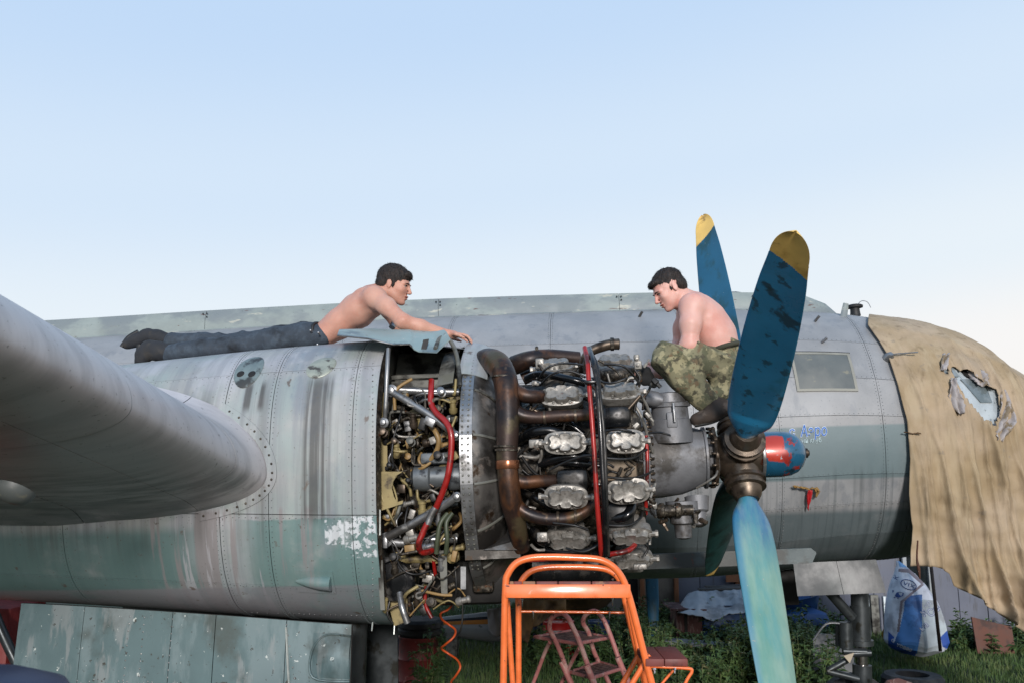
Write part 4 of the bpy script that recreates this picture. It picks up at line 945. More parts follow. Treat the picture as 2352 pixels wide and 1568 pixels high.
# dense small plumbing
rr = random.Random(11)
pal = [m_grime, m_grime, m_rub, m_tan, m_primer, m_primer, m_alu, m_head, m_bay, m_bronze]
for i in range(300):
    u = rr.uniform(880, 1050); v = rr.uniform(905, 1425) if i > 12 else rr.uniform(1270, 1425); y = rr.uniform(-.58, -.34)
    if v > 1400 and u > 960: continue
    p = P(u, v, y); k = rr.random(); mm = rr.choice(pal)
    if k < .5:
        L2 = rr.uniform(.06, .2); a = rr.uniform(0, math.pi); q = p+Vector((math.cos(a)*L2, rr.uniform(-.03, .03), math.sin(a)*L2)); mid = p.lerp(q, .5)+Vector((rr.uniform(-.05, .05), -.02, rr.uniform(-.05, .05)))
        if q.x > XA or q.x < XL: continue
        tb('small_pipe', [p, mid, q], rr.uniform(.004, .010), mm, bay, 7)
    elif k < .8:
        r_ = rr.uniform(.012, .026); b = MB(); b.lathe(p, rr.choice([(1, 0, .2), (0, -1, .2), (0, -.2, 1)]), [(0, r_*.7), (.01, r_), (.03, r_), (.033, r_*.7), (.06, r_*.7), (.063, r_*.9), (.075, r_*.9), (.08, r_*.4)], 10); b.build('fitting', mm, bay)
    else:
        b = MB(); b.box(p, (rr.uniform(.02, .06), rr.uniform(.02, .05), rr.uniform(.02, .07)), Matrix.Rotation(rr.uniform(-.6, .6), 3, 'Y'), bev=.004); b.build('small_box', mm, bay)
for pts in ([(905, 1000, -.58), (900, 1040, -.6), (905, 1075, -.58)], [(925, 930, -.5), (915, 970, -.56), (905, 1000, -.58)], [(900, 1250, -.5), (920, 1300, -.55), (950, 1318, -.55), (990, 1310, -.5)], [(1045, 1300, -.5), (1048, 1350, -.5), (1040, 1400, -.45)], [(1040, 940, -.4), (1046, 1060, -.45), (1040, 1150, -.5)], [(895, 1380, -.55), (890, 1410, -.56), (902, 1430, -.55)], [(940, 1150, -.5), (930, 1200, -.55), (935, 1260, -.5)]):
    tb('cable', E_(pts), .006, m_rub, bay, 7)
b = MB(); b.lathe(P(905, 1335, -.52)+Vector((0, .05, 0)), (0, -1, 0), [(0, .10), (.03, .11), (.05, .10), (.052, .07), (.06, .07), (.062, .03)], 26); b.build('pulley', m_blackp, bay)
b = MB(); b.box(P(1075, 1330, .0), (.5, .3, .26), bev=.06); b.build('oil_cooler', m_dark, bay)
b = MB(); b.box(P(1110, 1330, -.2), (.12, .06, .14), bev=.02); b.build('generator', m_grime, bay)
# sump and lower intake under the cylinders
b = MB(); b.lathe((X0+.1, .0, -.60), (1, 0, 0), [(0, .05), (.05, .18), (.42, .18), (.5, .1)], 20); b.build('air_intake', m_blackp, engine)
# ------------------------------------------------------------------ opened hatch over the bay
def hat(s, t):
    # s along the aeroplane, t across from the near torn edge to the far hinge
    un = interp([(0, 775), (.28, 845), (.5, 905), (.72, 950), (.8, 962), (.9, 1003), (1, 1034)], s)[0]; vn = interp([(0, 769), (.28, 776), (.5, 790), (.68, 789), (.72, 800), (.8, 806), (.9, 808), (1, 778)], s)[0]
    uf = interp([(0, 786), (.3, 860), (1, 1010)], s)[0]; vf = interp([(0, 767), (.3, 759), (.8, 757), (1, 763)], s)[0]
    a = P(un, vn, -.62); c = P(uf, vf, -.22); p = a.lerp(c, t); p.z += .03*math.sin(math.pi*t); return p, Vector((0, -.3, 1)).normalized()
m_hat = mat('hatch_paint', '8c9f9d', .45, .15, .1, 5, [dict(c='66777d', s=3, t=.55, w=.06), dict(c='a7aca8', s=16, t=.66, w=.02), dict(c='463f38', s=30, t=.68, w=.03)])
hatch = panel('open_hatch', hat, 0, 1, 0, 1, 40, 8, m_hat, nacelle, .006)
tb('hatch_edge', [hat(k/40, 0)[0]+Vector((0, -.002, -.004)) for k in range(29)], .005, m_alu, nacelle, 6, sub=1)
plate([(972, 780), (985, 778), (983, 790), (978, 806), (966, 806)], -.60, m_blk, 'hatch_latch', .004, nacelle)
arch = [P(1000, 800, -.6), P(1012, 776, -.5), P(1032, 780, -.45), P(1047, 810, -.52), P(1054, 850, -.6), P(1057, 885, -.65)]
tb('arch_frame', arch, .012, m_bay, nacelle, 8)
def hood(s, t):
    x = P(1032, 780, -.4).x - .05 + s*.09; th = R(38+t*60); r = RF+.005-(1-s)*.02; return Vector((x, -r*math.cos(th), ZC+r*math.sin(th)+.0)), Vector((0, -math.cos(th), math.sin(th)))
panel('arch_skin', hood, 0, 1, 0, 1, 3, 18, m_bay, nacelle, .004)
tb('hatch_post', E_([(905, 742, -.1), (900, 752, -.12)]), .02, m_alu, nacelle, 8)

# ------------------------------------------------------------------ propeller
prop = MB(); HX = 0.0
prop.lathe((-.12, 0, 0), (1, 0, 0), [(-.04, .09), (0, .12), (.02, .135), (.20, .14), (.22, .13)], 36); 
hub = prop.build('propeller', m_bronze, plane)
b = MB(); b.lathe((-.20, 0, 0), (1, 0, 0), [(-.06, .09), (.0, .09), (.03, .10), (.034, .165), (.046, .172), (.054, .165), (.06, .11)], 40); b.build('hub_flange', m_bronze, hub)
for k in range(10):
    a = 2*math.pi*k/10; b = MB(); b.box((-.155, -.158*math.cos(a), .158*math.sin(a)), (.022, .035, .035), Matrix.Rotation(-a, 3, 'X'), bev=.008); b.build('counterweight', m_bronze, hub)
b = MB(); b.lathe((.10, 0, 0), (1, 0, 0), [(0, .128), (.02, .134), (.022, .131), (.12, .131), (.17, .125), (.21, .108), (.24, .078), (.258, .045), (.262, .02)], 44); b.build('dome', m_dome, hub)
b = MB(); b.lathe((.10, 0, 0), (1, 0, 0), [(0, .136), (.008, .139), (.018, .136)], 40); b.build('dome_ring', m_alu, hub)
b = MB(); b.lathe((.355, 0, 0), (1, 0, 0), [(0, .028), (.02, .028), (.024, .018), (.03, .016)], 14); b.build('dome_cap', m_bronze, hub)
AP = R(BLA)
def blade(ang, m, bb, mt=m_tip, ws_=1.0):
    beta0, beta1, tipw, flip = R(bb[0]), R(bb[1]), bb[2], bb[3]
    d = Vector((0, -math.cos(ang), math.sin(ang))); tg = Vector((0, math.sin(ang), math.cos(ang)))*flip; ax = Vector((1, 0, 0))
    sta = [(.26, .05, .045, 0), (.30, .065, .045, 0), (.35, .100, .04, 0), (.42, .128, .034, 0), (.60, .142, .026, 0), (.9, .142, .018, 0), (1.25, .132, .012, 0), (1.55, .113, .008, 0), (1.72, .094, .006, .0), (1.82, .085, .005, 0), (1.87, .060, .004, 0), (1.895, .032, .003, 0), (1.90, .012, .002, 0)]
    rs = [.26+.024*i for i in range(50)] + [1.46+.0028*i for i in range(156)] + [1.898, 1.8995]
    rs = sorted(rs); n = 48; vs = []; fs = []; mi = []
    for r in rs:
        hw, th, _ = smooth_interp(sta, r); hw = hw if r < 1.74 else .0905*math.sqrt(max(.0004, 1-((r-1.74)/.16)**2)); be = beta0 + (beta1-beta0)*min(1, max(0, (r-.3)/1.6))**.8
        e1 = ax*math.sin(be) + tg*math.cos(be); e2 = d.cross(e1); c = d*r
        hw *= ws_
        for i in range(n):
            a = 2*math.pi*i/n; x = math.cos(a)*hw; y = math.sin(a)*th*(1 if r > .42 else 1)
            vs.append(c + e1*x + e2*(y*(1-.25*math.cos(a)) + .012*(1-(x/hw)**2)*(1 if r > .45 else 0)))
    for j in range(len(rs)-1):
        for i in range(n):
            fs.append((j*n+i, j*n+(i+1) % n, (j+1)*n+(i+1) % n, (j+1)*n+i))
            hw = smooth_interp(sta, rs[j])[0]; xx = math.cos(2*math.pi*(i+.5)/n)*hw
            mi.append(1 if rs[j] - xx*.55*tipw > bb[4] else 0)
    fs.append(tuple((len(rs)-1)*n+i for i in range(n))); mi.append(1)
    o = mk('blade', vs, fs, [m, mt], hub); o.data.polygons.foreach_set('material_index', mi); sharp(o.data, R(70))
    b = MB(); c = Vector((0, 0, 0)); b.lathe(c, d, [(.08, .11), (.14, .10), (.145, .115), (.165, .118), (.172, .105), (.185, .105), (.19, .113), (.205, .113), (.21, .088), (.25, .080), (.28, .062)], 30); b.build('blade_clamp', m_bronze, hub)
    return o
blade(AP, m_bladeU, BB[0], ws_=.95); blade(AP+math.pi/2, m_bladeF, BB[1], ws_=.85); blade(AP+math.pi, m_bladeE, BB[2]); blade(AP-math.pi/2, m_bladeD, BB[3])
# the far engine's propeller, seen beneath and above the fuselage
b = MB(); b.lathe((-.3, YN, -.2), (1, 0, 0), [(0, .3), (.3, .2), (.5, .13), (.6, .04)], 20); fh = b.build('far_propeller', m_bronze, plane)
def fblade(u0, v0, u1, v1, wd, m, tip):
    a = P(u0, v0, YN); c = P(u1, v1, YN); d = (c-a).normalized(); e = Vector((0, 0, 1)).cross(d) if abs(d.z) < .9 else Vector((1, 0, 0)); e = (e-d*e.dot(d)).normalized(); f = d.cross(e); L_ = (c-a).length; vs = []; fs = []; mi = []
    st_ = [(0, .35), (.1, .6), (.3, 1), (.7, .9), (.9, .6), (.97, .35), (1, .08)]; n = 12; q = [i/24 for i in range(25)]
    for s in q:
        w_ = interp(st_, s)[0]*wd
        for i in range(n): t = 2*math.pi*i/n; vs.append(a+d*(L_*s)+e*(math.cos(t)*w_)+f*(math.sin(t)*.015))
    for j in range(24):
        for i in range(n): fs.append((j*n+i, j*n+(i+1) % n, (j+1)*n+(i+1) % n, (j+1)*n+i)); mi.append(1 if q[j] > tip else 0)
    o = mk('blade', vs, fs, [m, m_tip], fh); o.data.polygons.foreach_set('material_index', mi)
fblade(1488, 1100, 1504, 1500, .09, m_bladeD if False else m_bladeF, .94); fblade(1560, 1000, 1705, 676, .12, m_rub, 1.1); fblade(1520, 1100, 1300, 1180, .12, m_bladeE, 2); fblade(1520, 1080, 1850, 1150, .12, m_bladeE, 2)
tb('far_blade_tip', [P(1655, 682, YF+2.0), P(1690, 679, YF+2.0), P(1712, 684, YF+2.0)], .05, m_rub, fh, 8)

# ------------------------------------------------------------------ nose gear
def gp(u0, v0, u1, v1, y, th, m, name):
    a = P(u0, v1, y); c = P(u1, v0, y); b = MB(); b.box(((a.x+c.x)/2, y, (a.z+c.z)/2), (abs(c.x-a.x), th, abs(c.z-a.z)), bev=.008); return b.build(name, m, plane)
m_ngd = mat('nose_door_grey', '36393a', .5, .1, .12, 3, [dict(c='484b4b', s=3, t=.56, w=.06, st=(3, 1, .5)), dict(c='3f4343', s=4, t=.56, w=.08)], bump=.05)
def ngd(s, t):
    a = P(1822, 1292, 2.6).lerp(P(2012, 1284, 2.6), s); c = P(1832, 1368, 2.55).lerp(P(2036, 1360, 2.55), s); return a.lerp(c, t), Vector((0, -1, 0))
panel('nose_gear_door', ngd, 0, .52, 0, 1, 4, 4, m_ngd, plane, .02); panel('nose_gear_door', ngd, .525, 1, 0, 1, 4, 4, m_ngd, plane, .02)
gp(1735, 1300, 1828, 1390, 3.4, .02, m_dark, 'far_nose_door')
ng = MB(); yg = 3.0; p0 = P(1974, 1350, yg); 
gz = (MAI @ Vector((0, 0, .42))).z if False else P(1990, 1640, yg).z
q0 = P(1976, 1440, yg); q1 = P(1980, 1568, yg)
ng.tube([P(1973, 1290, yg), P(1975, 1390, yg)], .075, 18, cr=False); ng.tube([P(1975, 1390, yg), P(1977, 1470, yg)], .085, 18, cr=False); ng.tube([P(1977, 1468, yg), P(1978, 1480, yg)], .105, 18, cr=False); ng.tube([P(1980, 1525, yg), P(1982, 1640, yg)], .08, 18, cr=False)
leg = ng.build('nose_leg', m_gear, plane)
tb('oleo', [P(1978, 1478, yg), P(1980, 1530, yg)], .055, m_chrome, leg, 20, cr=False)
tb('steering_cylinder', [P(1943, 1428, yg-.1), P(1944, 1488, yg-.1)], .055, m_gear, leg, 16, cr=False)
tb('steering_cylinder', [P(1932, 1432, yg+.1), P(1932, 1482, yg+.1)], .05, m_gear, leg, 16, cr=False)
tb('drag_brace', [P(1898, 1350, yg-.1), P(1958, 1418, yg-.05)], .045, m_gear, leg, 12, cr=False)
for k in ((1936, 1494, 1990, 1496, .03), (1950, 1512, 1900, 1540, .028), (1900, 1540, 1972, 1558, .03), (1950, 1500, 2000, 1498, .03)): tb('torque_link', [P(k[0], k[1], yg-.12), P(k[2], k[3], yg-.12)], k[4], m_gear, leg, 8, cr=False)
tb('guard_wire', [P(1868, 1470, yg-.1), P(1898, 1432, yg-.1), P(1940, 1432, yg-.1)], .01, m_alu, leg, 6)
b = MB(); a = [P(1938, 1505, yg-.2), P(1962, 1498, yg-.2), P(1952, 1522, yg-.2)]; b.add(a+[q+Vector((0, .02, 0)) for q in a], [(0, 1, 2), (5, 4, 3), (0, 3, 4, 1), (1, 4, 5, 2), (2, 5, 3, 0)]); b.build('tie_label', mat('card', 'a59a86', .8), leg, smooth=False)
for dy in (-.22, .22):
    b = MB(); b.lathe(P(1984, 1650, yg)+Vector((0, dy-.09, 0)), (0, 1, 0), [(0, .12), (0, .26), (.03, .33), (.15, .33), (.18, .26), (.18, .12)], 30); b.build('nose_wheel', m_tire, leg)
A3 = MA.to_3x3()
Q = lambda u, v, y: MA @ P(u, v, y)                # world point on the aeroplane's plane y
# ------------------------------------------------------------------ canvas over the nose
m_canvas = mat('old_canvas', 'a3917a', .9, 0, .14, 3, [dict(c='84704c', s=1.6, t=.5, w=.15, k=.6), dict(c='ab9b80', s=4, t=.58, w=.10, k=.5, st=(2, 2, .4)), dict(c='5e4e36', s=5, t=.62, w=.10, k=.5, st=(2.5, 2.5, .35)), dict(c='6a6763', s=8, t=.67, w=.04, k=.4)], bump=.12, bscale=35)
m_lining = mat('torn_lining', 'a09a98', .9, 0, .12, 8, [dict(c='7a6c58', s=9, t=.58, w=.05)])
edge = [(725, 1996), (760, 2022), (800, 2046), (870, 2070), (960, 2092), (1080, 2104), (1200, 2108), (1290, 2118), (1310, 2122)]
NXS, NTS = 240, 170
rdg = lambda a: (1-abs(math.sin(a)))**1.6*2-.75
rdh = lambda a: (1-abs(math.sin(a)))**3*2-.5
xe = P(2000, 728, YF).x; xn = FT[-1][0]+.05
hemt = [(2110, 1300), (2132, 1306), (2148, 1318), (2156, 1346), (2200, 1374), (2262, 1420), (2310, 1462), (2352, 1490), (2420, 1530), (2700, 1540)]
def canv(s, t):
    """t: 0 far side .. 1 hem on the near side"""
    # arc from over the far side to the widest near point, then a curtain
    xr_ = xe + (xn-xe)*s
    def edge_shift(v): return P(interp(edge, v)[0], v, YF-1.3).x
    if t < .62:
        th = math.pi*1.12 - (math.pi*1.12 - R(-2))*t/.62
        th0 = th
    else: th = R(-2)
    # rear edge bends forward as it comes down
    if th < math.pi/2:
        y_ = YF - 1.27*math.cos(th)*1.0; z_ = smooth_interp(FT, xe)[0] + 1.27*math.sin(th) - (1.5*(t-.62)/.38 if t > .62 else 0); v_ = prj((xe, y_, z_))[1]
        sh = P(interp(edge, v_)[0], v_, y_).x - xe
    else: sh = 0
    x = xr_ + sh*(1-s)**1.5
    zc, r = smooth_interp(FT, x); r = max(r, .25)
    rr_ = r + .022 + .03*s
    if t < .62:
        y = YF - rr_*math.cos(th); z = zc + rr_*math.sin(th); n = Vector((0, -math.cos(th), math.sin(th))); amp = .014 + .05*max(0, math.cos(th))**1.5
    else:
        k = (t-.62)/.38; ztop = zc + rr_*math.sin(R(-2)); u_, v_ = prj((x, YF-r, ztop)); 
        vb = interp(hemt, u_)[0]; zb = P(u_, vb, YF-r*.98).z
        z = ztop + (zb-ztop)*k; y = YF - rr_*math.cos(R(-2)) + .06*k*k; n = Vector((0, -1, 0)); amp = .075 + .05*k
    f = rdg(x*9+z*1.0+2.0*noise.noise(Vector((x*1.2, z*.8, 0))))*.42 + rdh(x*14+z*1.7+1+2.6*noise.noise(Vector((x*1.5, z*.9, 5))))*.42 + rdh(x*25+z*1.0+4+3*noise.noise(Vector((x*2.2, z*1.1, 8))))*.26 + noise.noise(Vector((x*6, z*1.0, 3)))*.28 + noise.noise(Vector((x*14, z*7, 9)))*.10
    f2 = noise.noise(Vector((x*3+z*2.5, z*3-x*2, 1)))*.6
    amp *= (.25+.75*min(1, s*9))*(.75+.9*noise.noise(Vector((x*1.7, z*1.3, 11))))
    f += .35*noise.noise(Vector((x*5+z*4, z*9, 4)))
    if t < .5: q_ = max(0, math.sin(th))**2; f = f*(1-.75*q_) + f2*.3 + .55*rdg(z*11+x*5+noise.noise(Vector((x, z*2, 7)))*1.5)*q_
    return Vector((x, y, z)) + n*(amp*(f+.4)+.012), (s, t)
vs = []; uvp = []
for i in range(NXS+1):
    for j in range(NTS+1):
        p, _ = canv(i/NXS, j/NTS); vs.append(p); uvp.append(prj(p))
hole = [(2180, 846), (2190, 858), (2196, 874), (2215, 905), (2240, 935), (2262, 962), (2285, 968), (2296, 950), (2295, 915), (2290, 893), (2270, 885), (2255, 868), (2238, 862), (2232, 850), (2215, 842), (2205, 852), (2192, 838)]
hole2 = [(2158, 838), (2170, 832), (2178, 846), (2172, 858)]
def inpoly(p, poly):
    c = False; n = len(poly)
    for i in range(n):
        a, b_ = poly[i], poly[(i+1) % n]
        if (a[1] > p[1]) != (b_[1] > p[1]) and p[0] < (b_[0]-a[0])*(p[1]-a[1])/(b_[1]-a[1])+a[0]: c = not c
    return c
fs = []
for i in range(NXS):
    for j in range(NTS):
        a = i*(NTS+1)+j; q = uvp[a]; near = vs[a].y < YF+.1
        if near and (inpoly(q, hole) or inpoly(q, hole2)): continue
        fs.append((a, a+1, a+NTS+2, a+NTS+1))
def snap(q, poly):
    best = None; n = len(poly)
    for i in range(n):
        a, b_ = poly[i], poly[(i+1) % n]; dx, dy = b_[0]-a[0], b_[1]-a[1]; t = max(0, min(1, ((q[0]-a[0])*dx+(q[1]-a[1])*dy)/(dx*dx+dy*dy))); c = (a[0]+dx*t, a[1]+dy*t); d = (c[0]-q[0])**2+(c[1]-q[1])**2
        if best is None or d < best[0]: best = (d, c)
    return best
for i in {i for f in fs for i in f}:
    if vs[i].y > YF+.1: continue
    for poly in (hole, hole2):
        d_, c_ = snap(uvp[i], poly)
        if inpoly(uvp[i], poly) or d_ < 4: vs[i] = P(c_[0]+rnd.uniform(-.6, .6), c_[1]+rnd.uniform(-.6, .6), vs[i].y)
used = sorted({i for f in fs for i in f}); remap = {o: k for k, o in enumerate(used)}
canvas = mk('canvas_cover', [MA @ vs[i] for i in used], [tuple(remap[i] for i in f) for f in fs], m_canvas, label='torn tan canvas sheet draped over the nose of the aeroplane', cat='canvas cover')
sm = canvas.modifiers.new('thick', 'SOLIDIFY'); sm.thickness = .006
def sy(u, v, k): x_, t_ = fus_hit(u, v); return fusf(x_, t_)[0].y - k
def rag(name, pts, m, par, wid, amp=.02, seed=0, n=14, off=.07):
    if off: pts = [(p[0], p[1], sy(p[0], p[1], off), p[3]) for p in pts]
    "a hanging torn flap: pts are (u, v, y, halfwidth px)"
    c = [Q(p[0], p[1], p[2]) for p in pts]; hw = [p[3]*2.9e-3 for p in pts]; cc = crm(c, 5); vs = []; fs = []
    for i, p in enumerate(cc):
        k = min(len(hw)-1.001, i/5); h = hw[int(k)]*(1-k % 1)+hw[int(k)+1]*(k % 1)
        for j in range(n+1):
            t = j/n*2-1; jag = (.12*math.sin(i*3+seed)) if j in (0, n) else 0
            vs.append(p + Vector((t*h*(1+jag), math.sin(t*5+i*.5+seed)*amp+noise.noise(Vector((i*.4, t*3, seed)))*amp, noise.noise(Vector((t*2, i*.3, seed+4)))*.02)))
    for i in range(len(cc)-1):
        for j in range(n): a = i*(n+1)+j; fs.append((a, a+1, a+n+2, a+n+1))
    o = mk(name, vs, fs, m, par); o.modifiers.new('t', 'SOLIDIFY').thickness = .004; return o
rag('torn_flap', [(2300, 895, 1.95, 8), (2312, 930, 1.9, 20), (2310, 965, 1.88, 26), (2302, 990, 1.88, 20), (2296, 1012, 1.88, 10)], m_lining, canvas, 1, .03, 1)
rag('torn_flap', [(2190, 868, 2.0, 8), (2192, 900, 1.95, 16), (2200, 930, 1.93, 18), (2208, 950, 1.93, 8)], m_lining, canvas, 1, .025, 2)
rag('torn_flap', [(2240, 850, 2.25, 22), (2250, 868, 2.2, 24), (2262, 885, 2.15, 20)], m_lining, canvas, 1, .02, 5)
rag('torn_flap', [(2172, 812, 2.3, 10), (2170, 835, 2.25, 14), (2166, 850, 2.2, 6)], m_lining, canvas, 1, .02, 7)
# cockpit glazing behind the tear
m_ckf = mat('cockpit_frame', 'a9b2b6', .5, .2, .1, 8, [dict(c='5f6668', s=9, t=.6, w=.05)])
m_ckg = mat('cockpit_glass', '5b6669', .15, .1, .12, 6, [dict(c='80888a', s=3, t=.55, w=.1)], spec=.8)
def fpatch(poly, m, name, lift, par=fuselage, th=.01):
    pts = [fus_hit(u, v) for u, v in poly]; cx = sum(p[0] for p in pts)/len(pts); ct = sum(p[1] for p in pts)/len(pts); b = MB(); vs = []; 
    for k in (.0, .5, 1.0):
        for x, t in pts:
            p, n = fusf(cx+(x-cx)*k, ct+(t-ct)*k); vs.append(p+n*lift)
    n_ = len(pts); fs = []
    for k in (0, 1):
        for i in range(n_): fs.append((k*n_+i, k*n_+(i+1) % n_, (k+1)*n_+(i+1) % n_, (k+1)*n_+i))
    for i, (x, t) in enumerate(pts):
        p, n = fusf(x, t); vs.append(p+n*(lift-th))
    for i in range(n_): fs.append((2*n_+i, 2*n_+(i+1) % n_, 3*n_+(i+1) % n_, 3*n_+i))
    return mk(name, vs, fs, m, par, smooth=False)
fpatch([(2170, 830), (2182, 832), (2205, 868), (2240, 872), (2290, 885), (2315, 900), (2310, 985), (2280, 985), (2225, 945), (2190, 905)], m_ckf, 'cockpit_frame', .010)
fpatch([(2204, 872), (2256, 872), (2276, 925), (2250, 925), (2232, 905)], m_ckg, 'cockpit_pane', .018)
fpatch([(2180, 842), (2188, 848), (2200, 866), (2188, 866)], m_ckg, 'cockpit_pane', .018)
fpatch([(2205, 845), (2240, 850), (2290, 880), (2270, 882), (2212, 864)], m_dark, 'cockpit_pane', .016)
# strap left hanging from the canvas edge
tb('canvas_strap', [Q(2108, 1240, 1.9), Q(2106, 1280, 1.9), Q(2110, 1305, 1.9), Q(2113, 1328, 1.9)], [.006, .007, .013, .004], mat('brown_strap', '4a2a1a', .8), canvas, 6)
rag('tie_patch', [(2078, 992, 2.02, 3), (2092, 993, 2.0, 6), (2112, 996, 1.97, 5)], mat('brown_patch', '5b4630', .9), canvas, 1, .006, 3, 4, off=.06)
# pitot cover with its red streamer
x, t = fus_hit(1850, 1128); p, n = fusf(x, t)
pc = MB(); 
o = rag('probe_cover', [(1822, 1116, 1.98, 3), (1840, 1118, 1.93, 7), (1858, 1122, 1.93, 8), (1872, 1120, 1.95, 8), (1880, 1128, 1.97, 5)], m_cloth_y, None, 1, .012, 2, 6, off=.05)
for i, (a, m_) in enumerate((('probe_cover', 0),)): o['label'] = 'small tan cloth probe cover with red streamer on the fuselage side'; o['category'] = 'probe cover'
rag('red_streamer', [(1861, 1124, 1.92, 7), (1859, 1138, 1.91, 6), (1857, 1155, 1.91, 4), (1856, 1170, 1.91, 1.5)], mat('red_ribbon', 'b01f25', .6), o, 1, .01, 4, 6, off=.05)
rag('cloth_end', [(1874, 1120, 1.93, 5), (1877, 1130, 1.92, 6), (1874, 1140, 1.92, 3)], m_cloth_y, o, 1, .012, 6, 5, off=.05)

# ------------------------------------------------------------------ people
m_skin1 = mat('skin_tanned', 'c08f7c', .55, 0, .05, 8, [dict(c='b07764', s=7, t=.56, w=.12, k=.6), dict(c='c69d8b', s=5, t=.58, w=.1, k=.5)], bump=.03, bscale=90)
m_skin2 = mat('skin_fair', 'd2a294', .55, 0, .05, 8, [dict(c='c98476', s=6, t=.55, w=.12, k=.6), dict(c='d8b0a4', s=5, t=.58, w=.1, k=.5)], bump=.03, bscale=90)
for m_ in (m_skin1, m_skin2):
    bs = m_.node_tree.nodes['Principled BSDF']; bs.inputs['Subsurface Weight'].default_value = .12; bs.inputs['Subsurface Radius'].default_value = (.02, .008, .005)
m_hair = mat('dark_hair', '2b211c', .75, 0, .3, 60, [dict(c='14100e', s=90, t=.5, w=.15, st=(1, 1, .4))], bump=.3, bscale=120)
m_jeans = mat('dark_jeans', '323b45', .85, 0, .15, 60, [dict(c='3f4a55', s=22, t=.56, w=.12), dict(c='12151a', s=4, t=.6, w=.08)], bump=.2, bscale=60)
m_boot = mat('black_boots', '26282c', .85, 0, .25, 20, [dict(c='33312f', s=12, t=.6, w=.06)])
m_camo = mat('camouflage_cloth', '77735a', .9, 0, .08, 30, [dict(c='595a45', s=15, t=.505, w=.04, d=3), dict(c='968f70', s=17, t=.55, w=.04, d=3), dict(c='4b4839', s=19, t=.575, w=.04, d=3), dict(c='6a5943', s=16, t=.60, w=.04, d=3)], bump=.12, bscale=50)
m_eye = mat('eye_white', 'b9b0aa', .3); m_iris = mat('eye_dark', '1c1512', .2); m_lip = mat('lips', '9c6255', .5); m_brow = mat('brow_hair', '2a1d18', .8)
def frame(f, up):
    f = Vector(f).normalized(); up = Vector(up); s = up.cross(f).normalized(); u = f.cross(s); return Matrix((f, s, u)).transposed()
def head(S, c, M, sc_=1.0):
    g = lambda x, y, z: c + M @ Vector((x, y, z))*sc_
    e = lambda x, y, z, rx, ry, rz, k=.02, cut=False, rot=None: S.ell(g(x, y, z), (rx*sc_, ry*sc_, rz*sc_), (M @ rot) if rot else M, k, cut)
    e(-.012, 0, .038, .098, .076, .086); e(.040, 0, -.02, .056, .060, .088, .03)
    for s in (-1, 1):
        S.cone(g(.0, s*.048, -.052), g(.070, s*.014, -.096), .022*sc_, .019*sc_, .02)
        e(.066, s*.036, -.026, .024, .022, .024, .02)
        S.cone(g(.092, s*.014, .020), g(.078, s*.046, .016), .011*sc_, .010*sc_, .012)
    e(.082, 0, -.100, .018, .020, .015, .014); e(.050, 0, -.06, .045, .045, .04, .02)
    for s in (-1, 1): e(.104, s*.031, .000, .016, .016, .0095, .008, True)
    S.cone(g(.098, 0, .010), g(.119, 0, -.030), .0075*sc_, .0115*sc_, .010)
    for s in (-1, 1): e(.109, s*.011, -.036, .009, .007, .007, .006)
    e(.098, 0, -.057, .011, .022, .0055, .006); e(.096, 0, -.072, .011, .020, .0065, .006); e(.105, 0, -.0645, .012, .024, .002, .004, True)
    for s in (-1, 1):
        rr_ = Matrix.Rotation(R(-12), 3, 'Y'); e(-.004, s*.077, -.010, .017, .007, .031, .006, False, rr_); e(-.001, s*.084, -.010, .009, .004, .020, .004, True, rr_)
    return g
def face_bits(g, M, par, skin, sc_=1.0, side=0):
    for s in (-1, 1):
        b = MB(); b.lathe(g(.079, s*.031, .000), M @ Vector((1, 0, 0)), [(-.012, .002), (-.006, .0105), (0, .012), (.006, .0105), (.0105, .006), (.012, .001)], 12); b.build('eye', m_eye, par)
        b = MB(); b.lathe(g(.0895, s*.031, -.0005), M @ Vector((1, 0, 0)), [(0, .0055), (.0015, .0045), (.002, .001)], 10); b.build('iris', m_iris, par)
        tb('eyebrow', [g(.103, s*.012, .016), g(.101, s*.028, .021), g(.088, s*.047, .016)], [.0025, .003, .0015], m_brow, par, 6)
        tb('eyelid', [g(.094, s*.018, .003), g(.0945, s*.030, .0085), g(.086, s*.044, .003)], .0018, m_brow, par, 5)
    tb('upper_lip', [g(.098, -.020, -.060), g(.1085, 0, -.0575), g(.098, .020, -.060)], [.003, .0045, .003], m_lip, par, 6)
    tb('lower_lip', [g(.096, -.018, -.067), g(.1060, 0, -.0715), g(.096, .018, -.067)], [.003, .0048, .003], m_lip, par, 6)
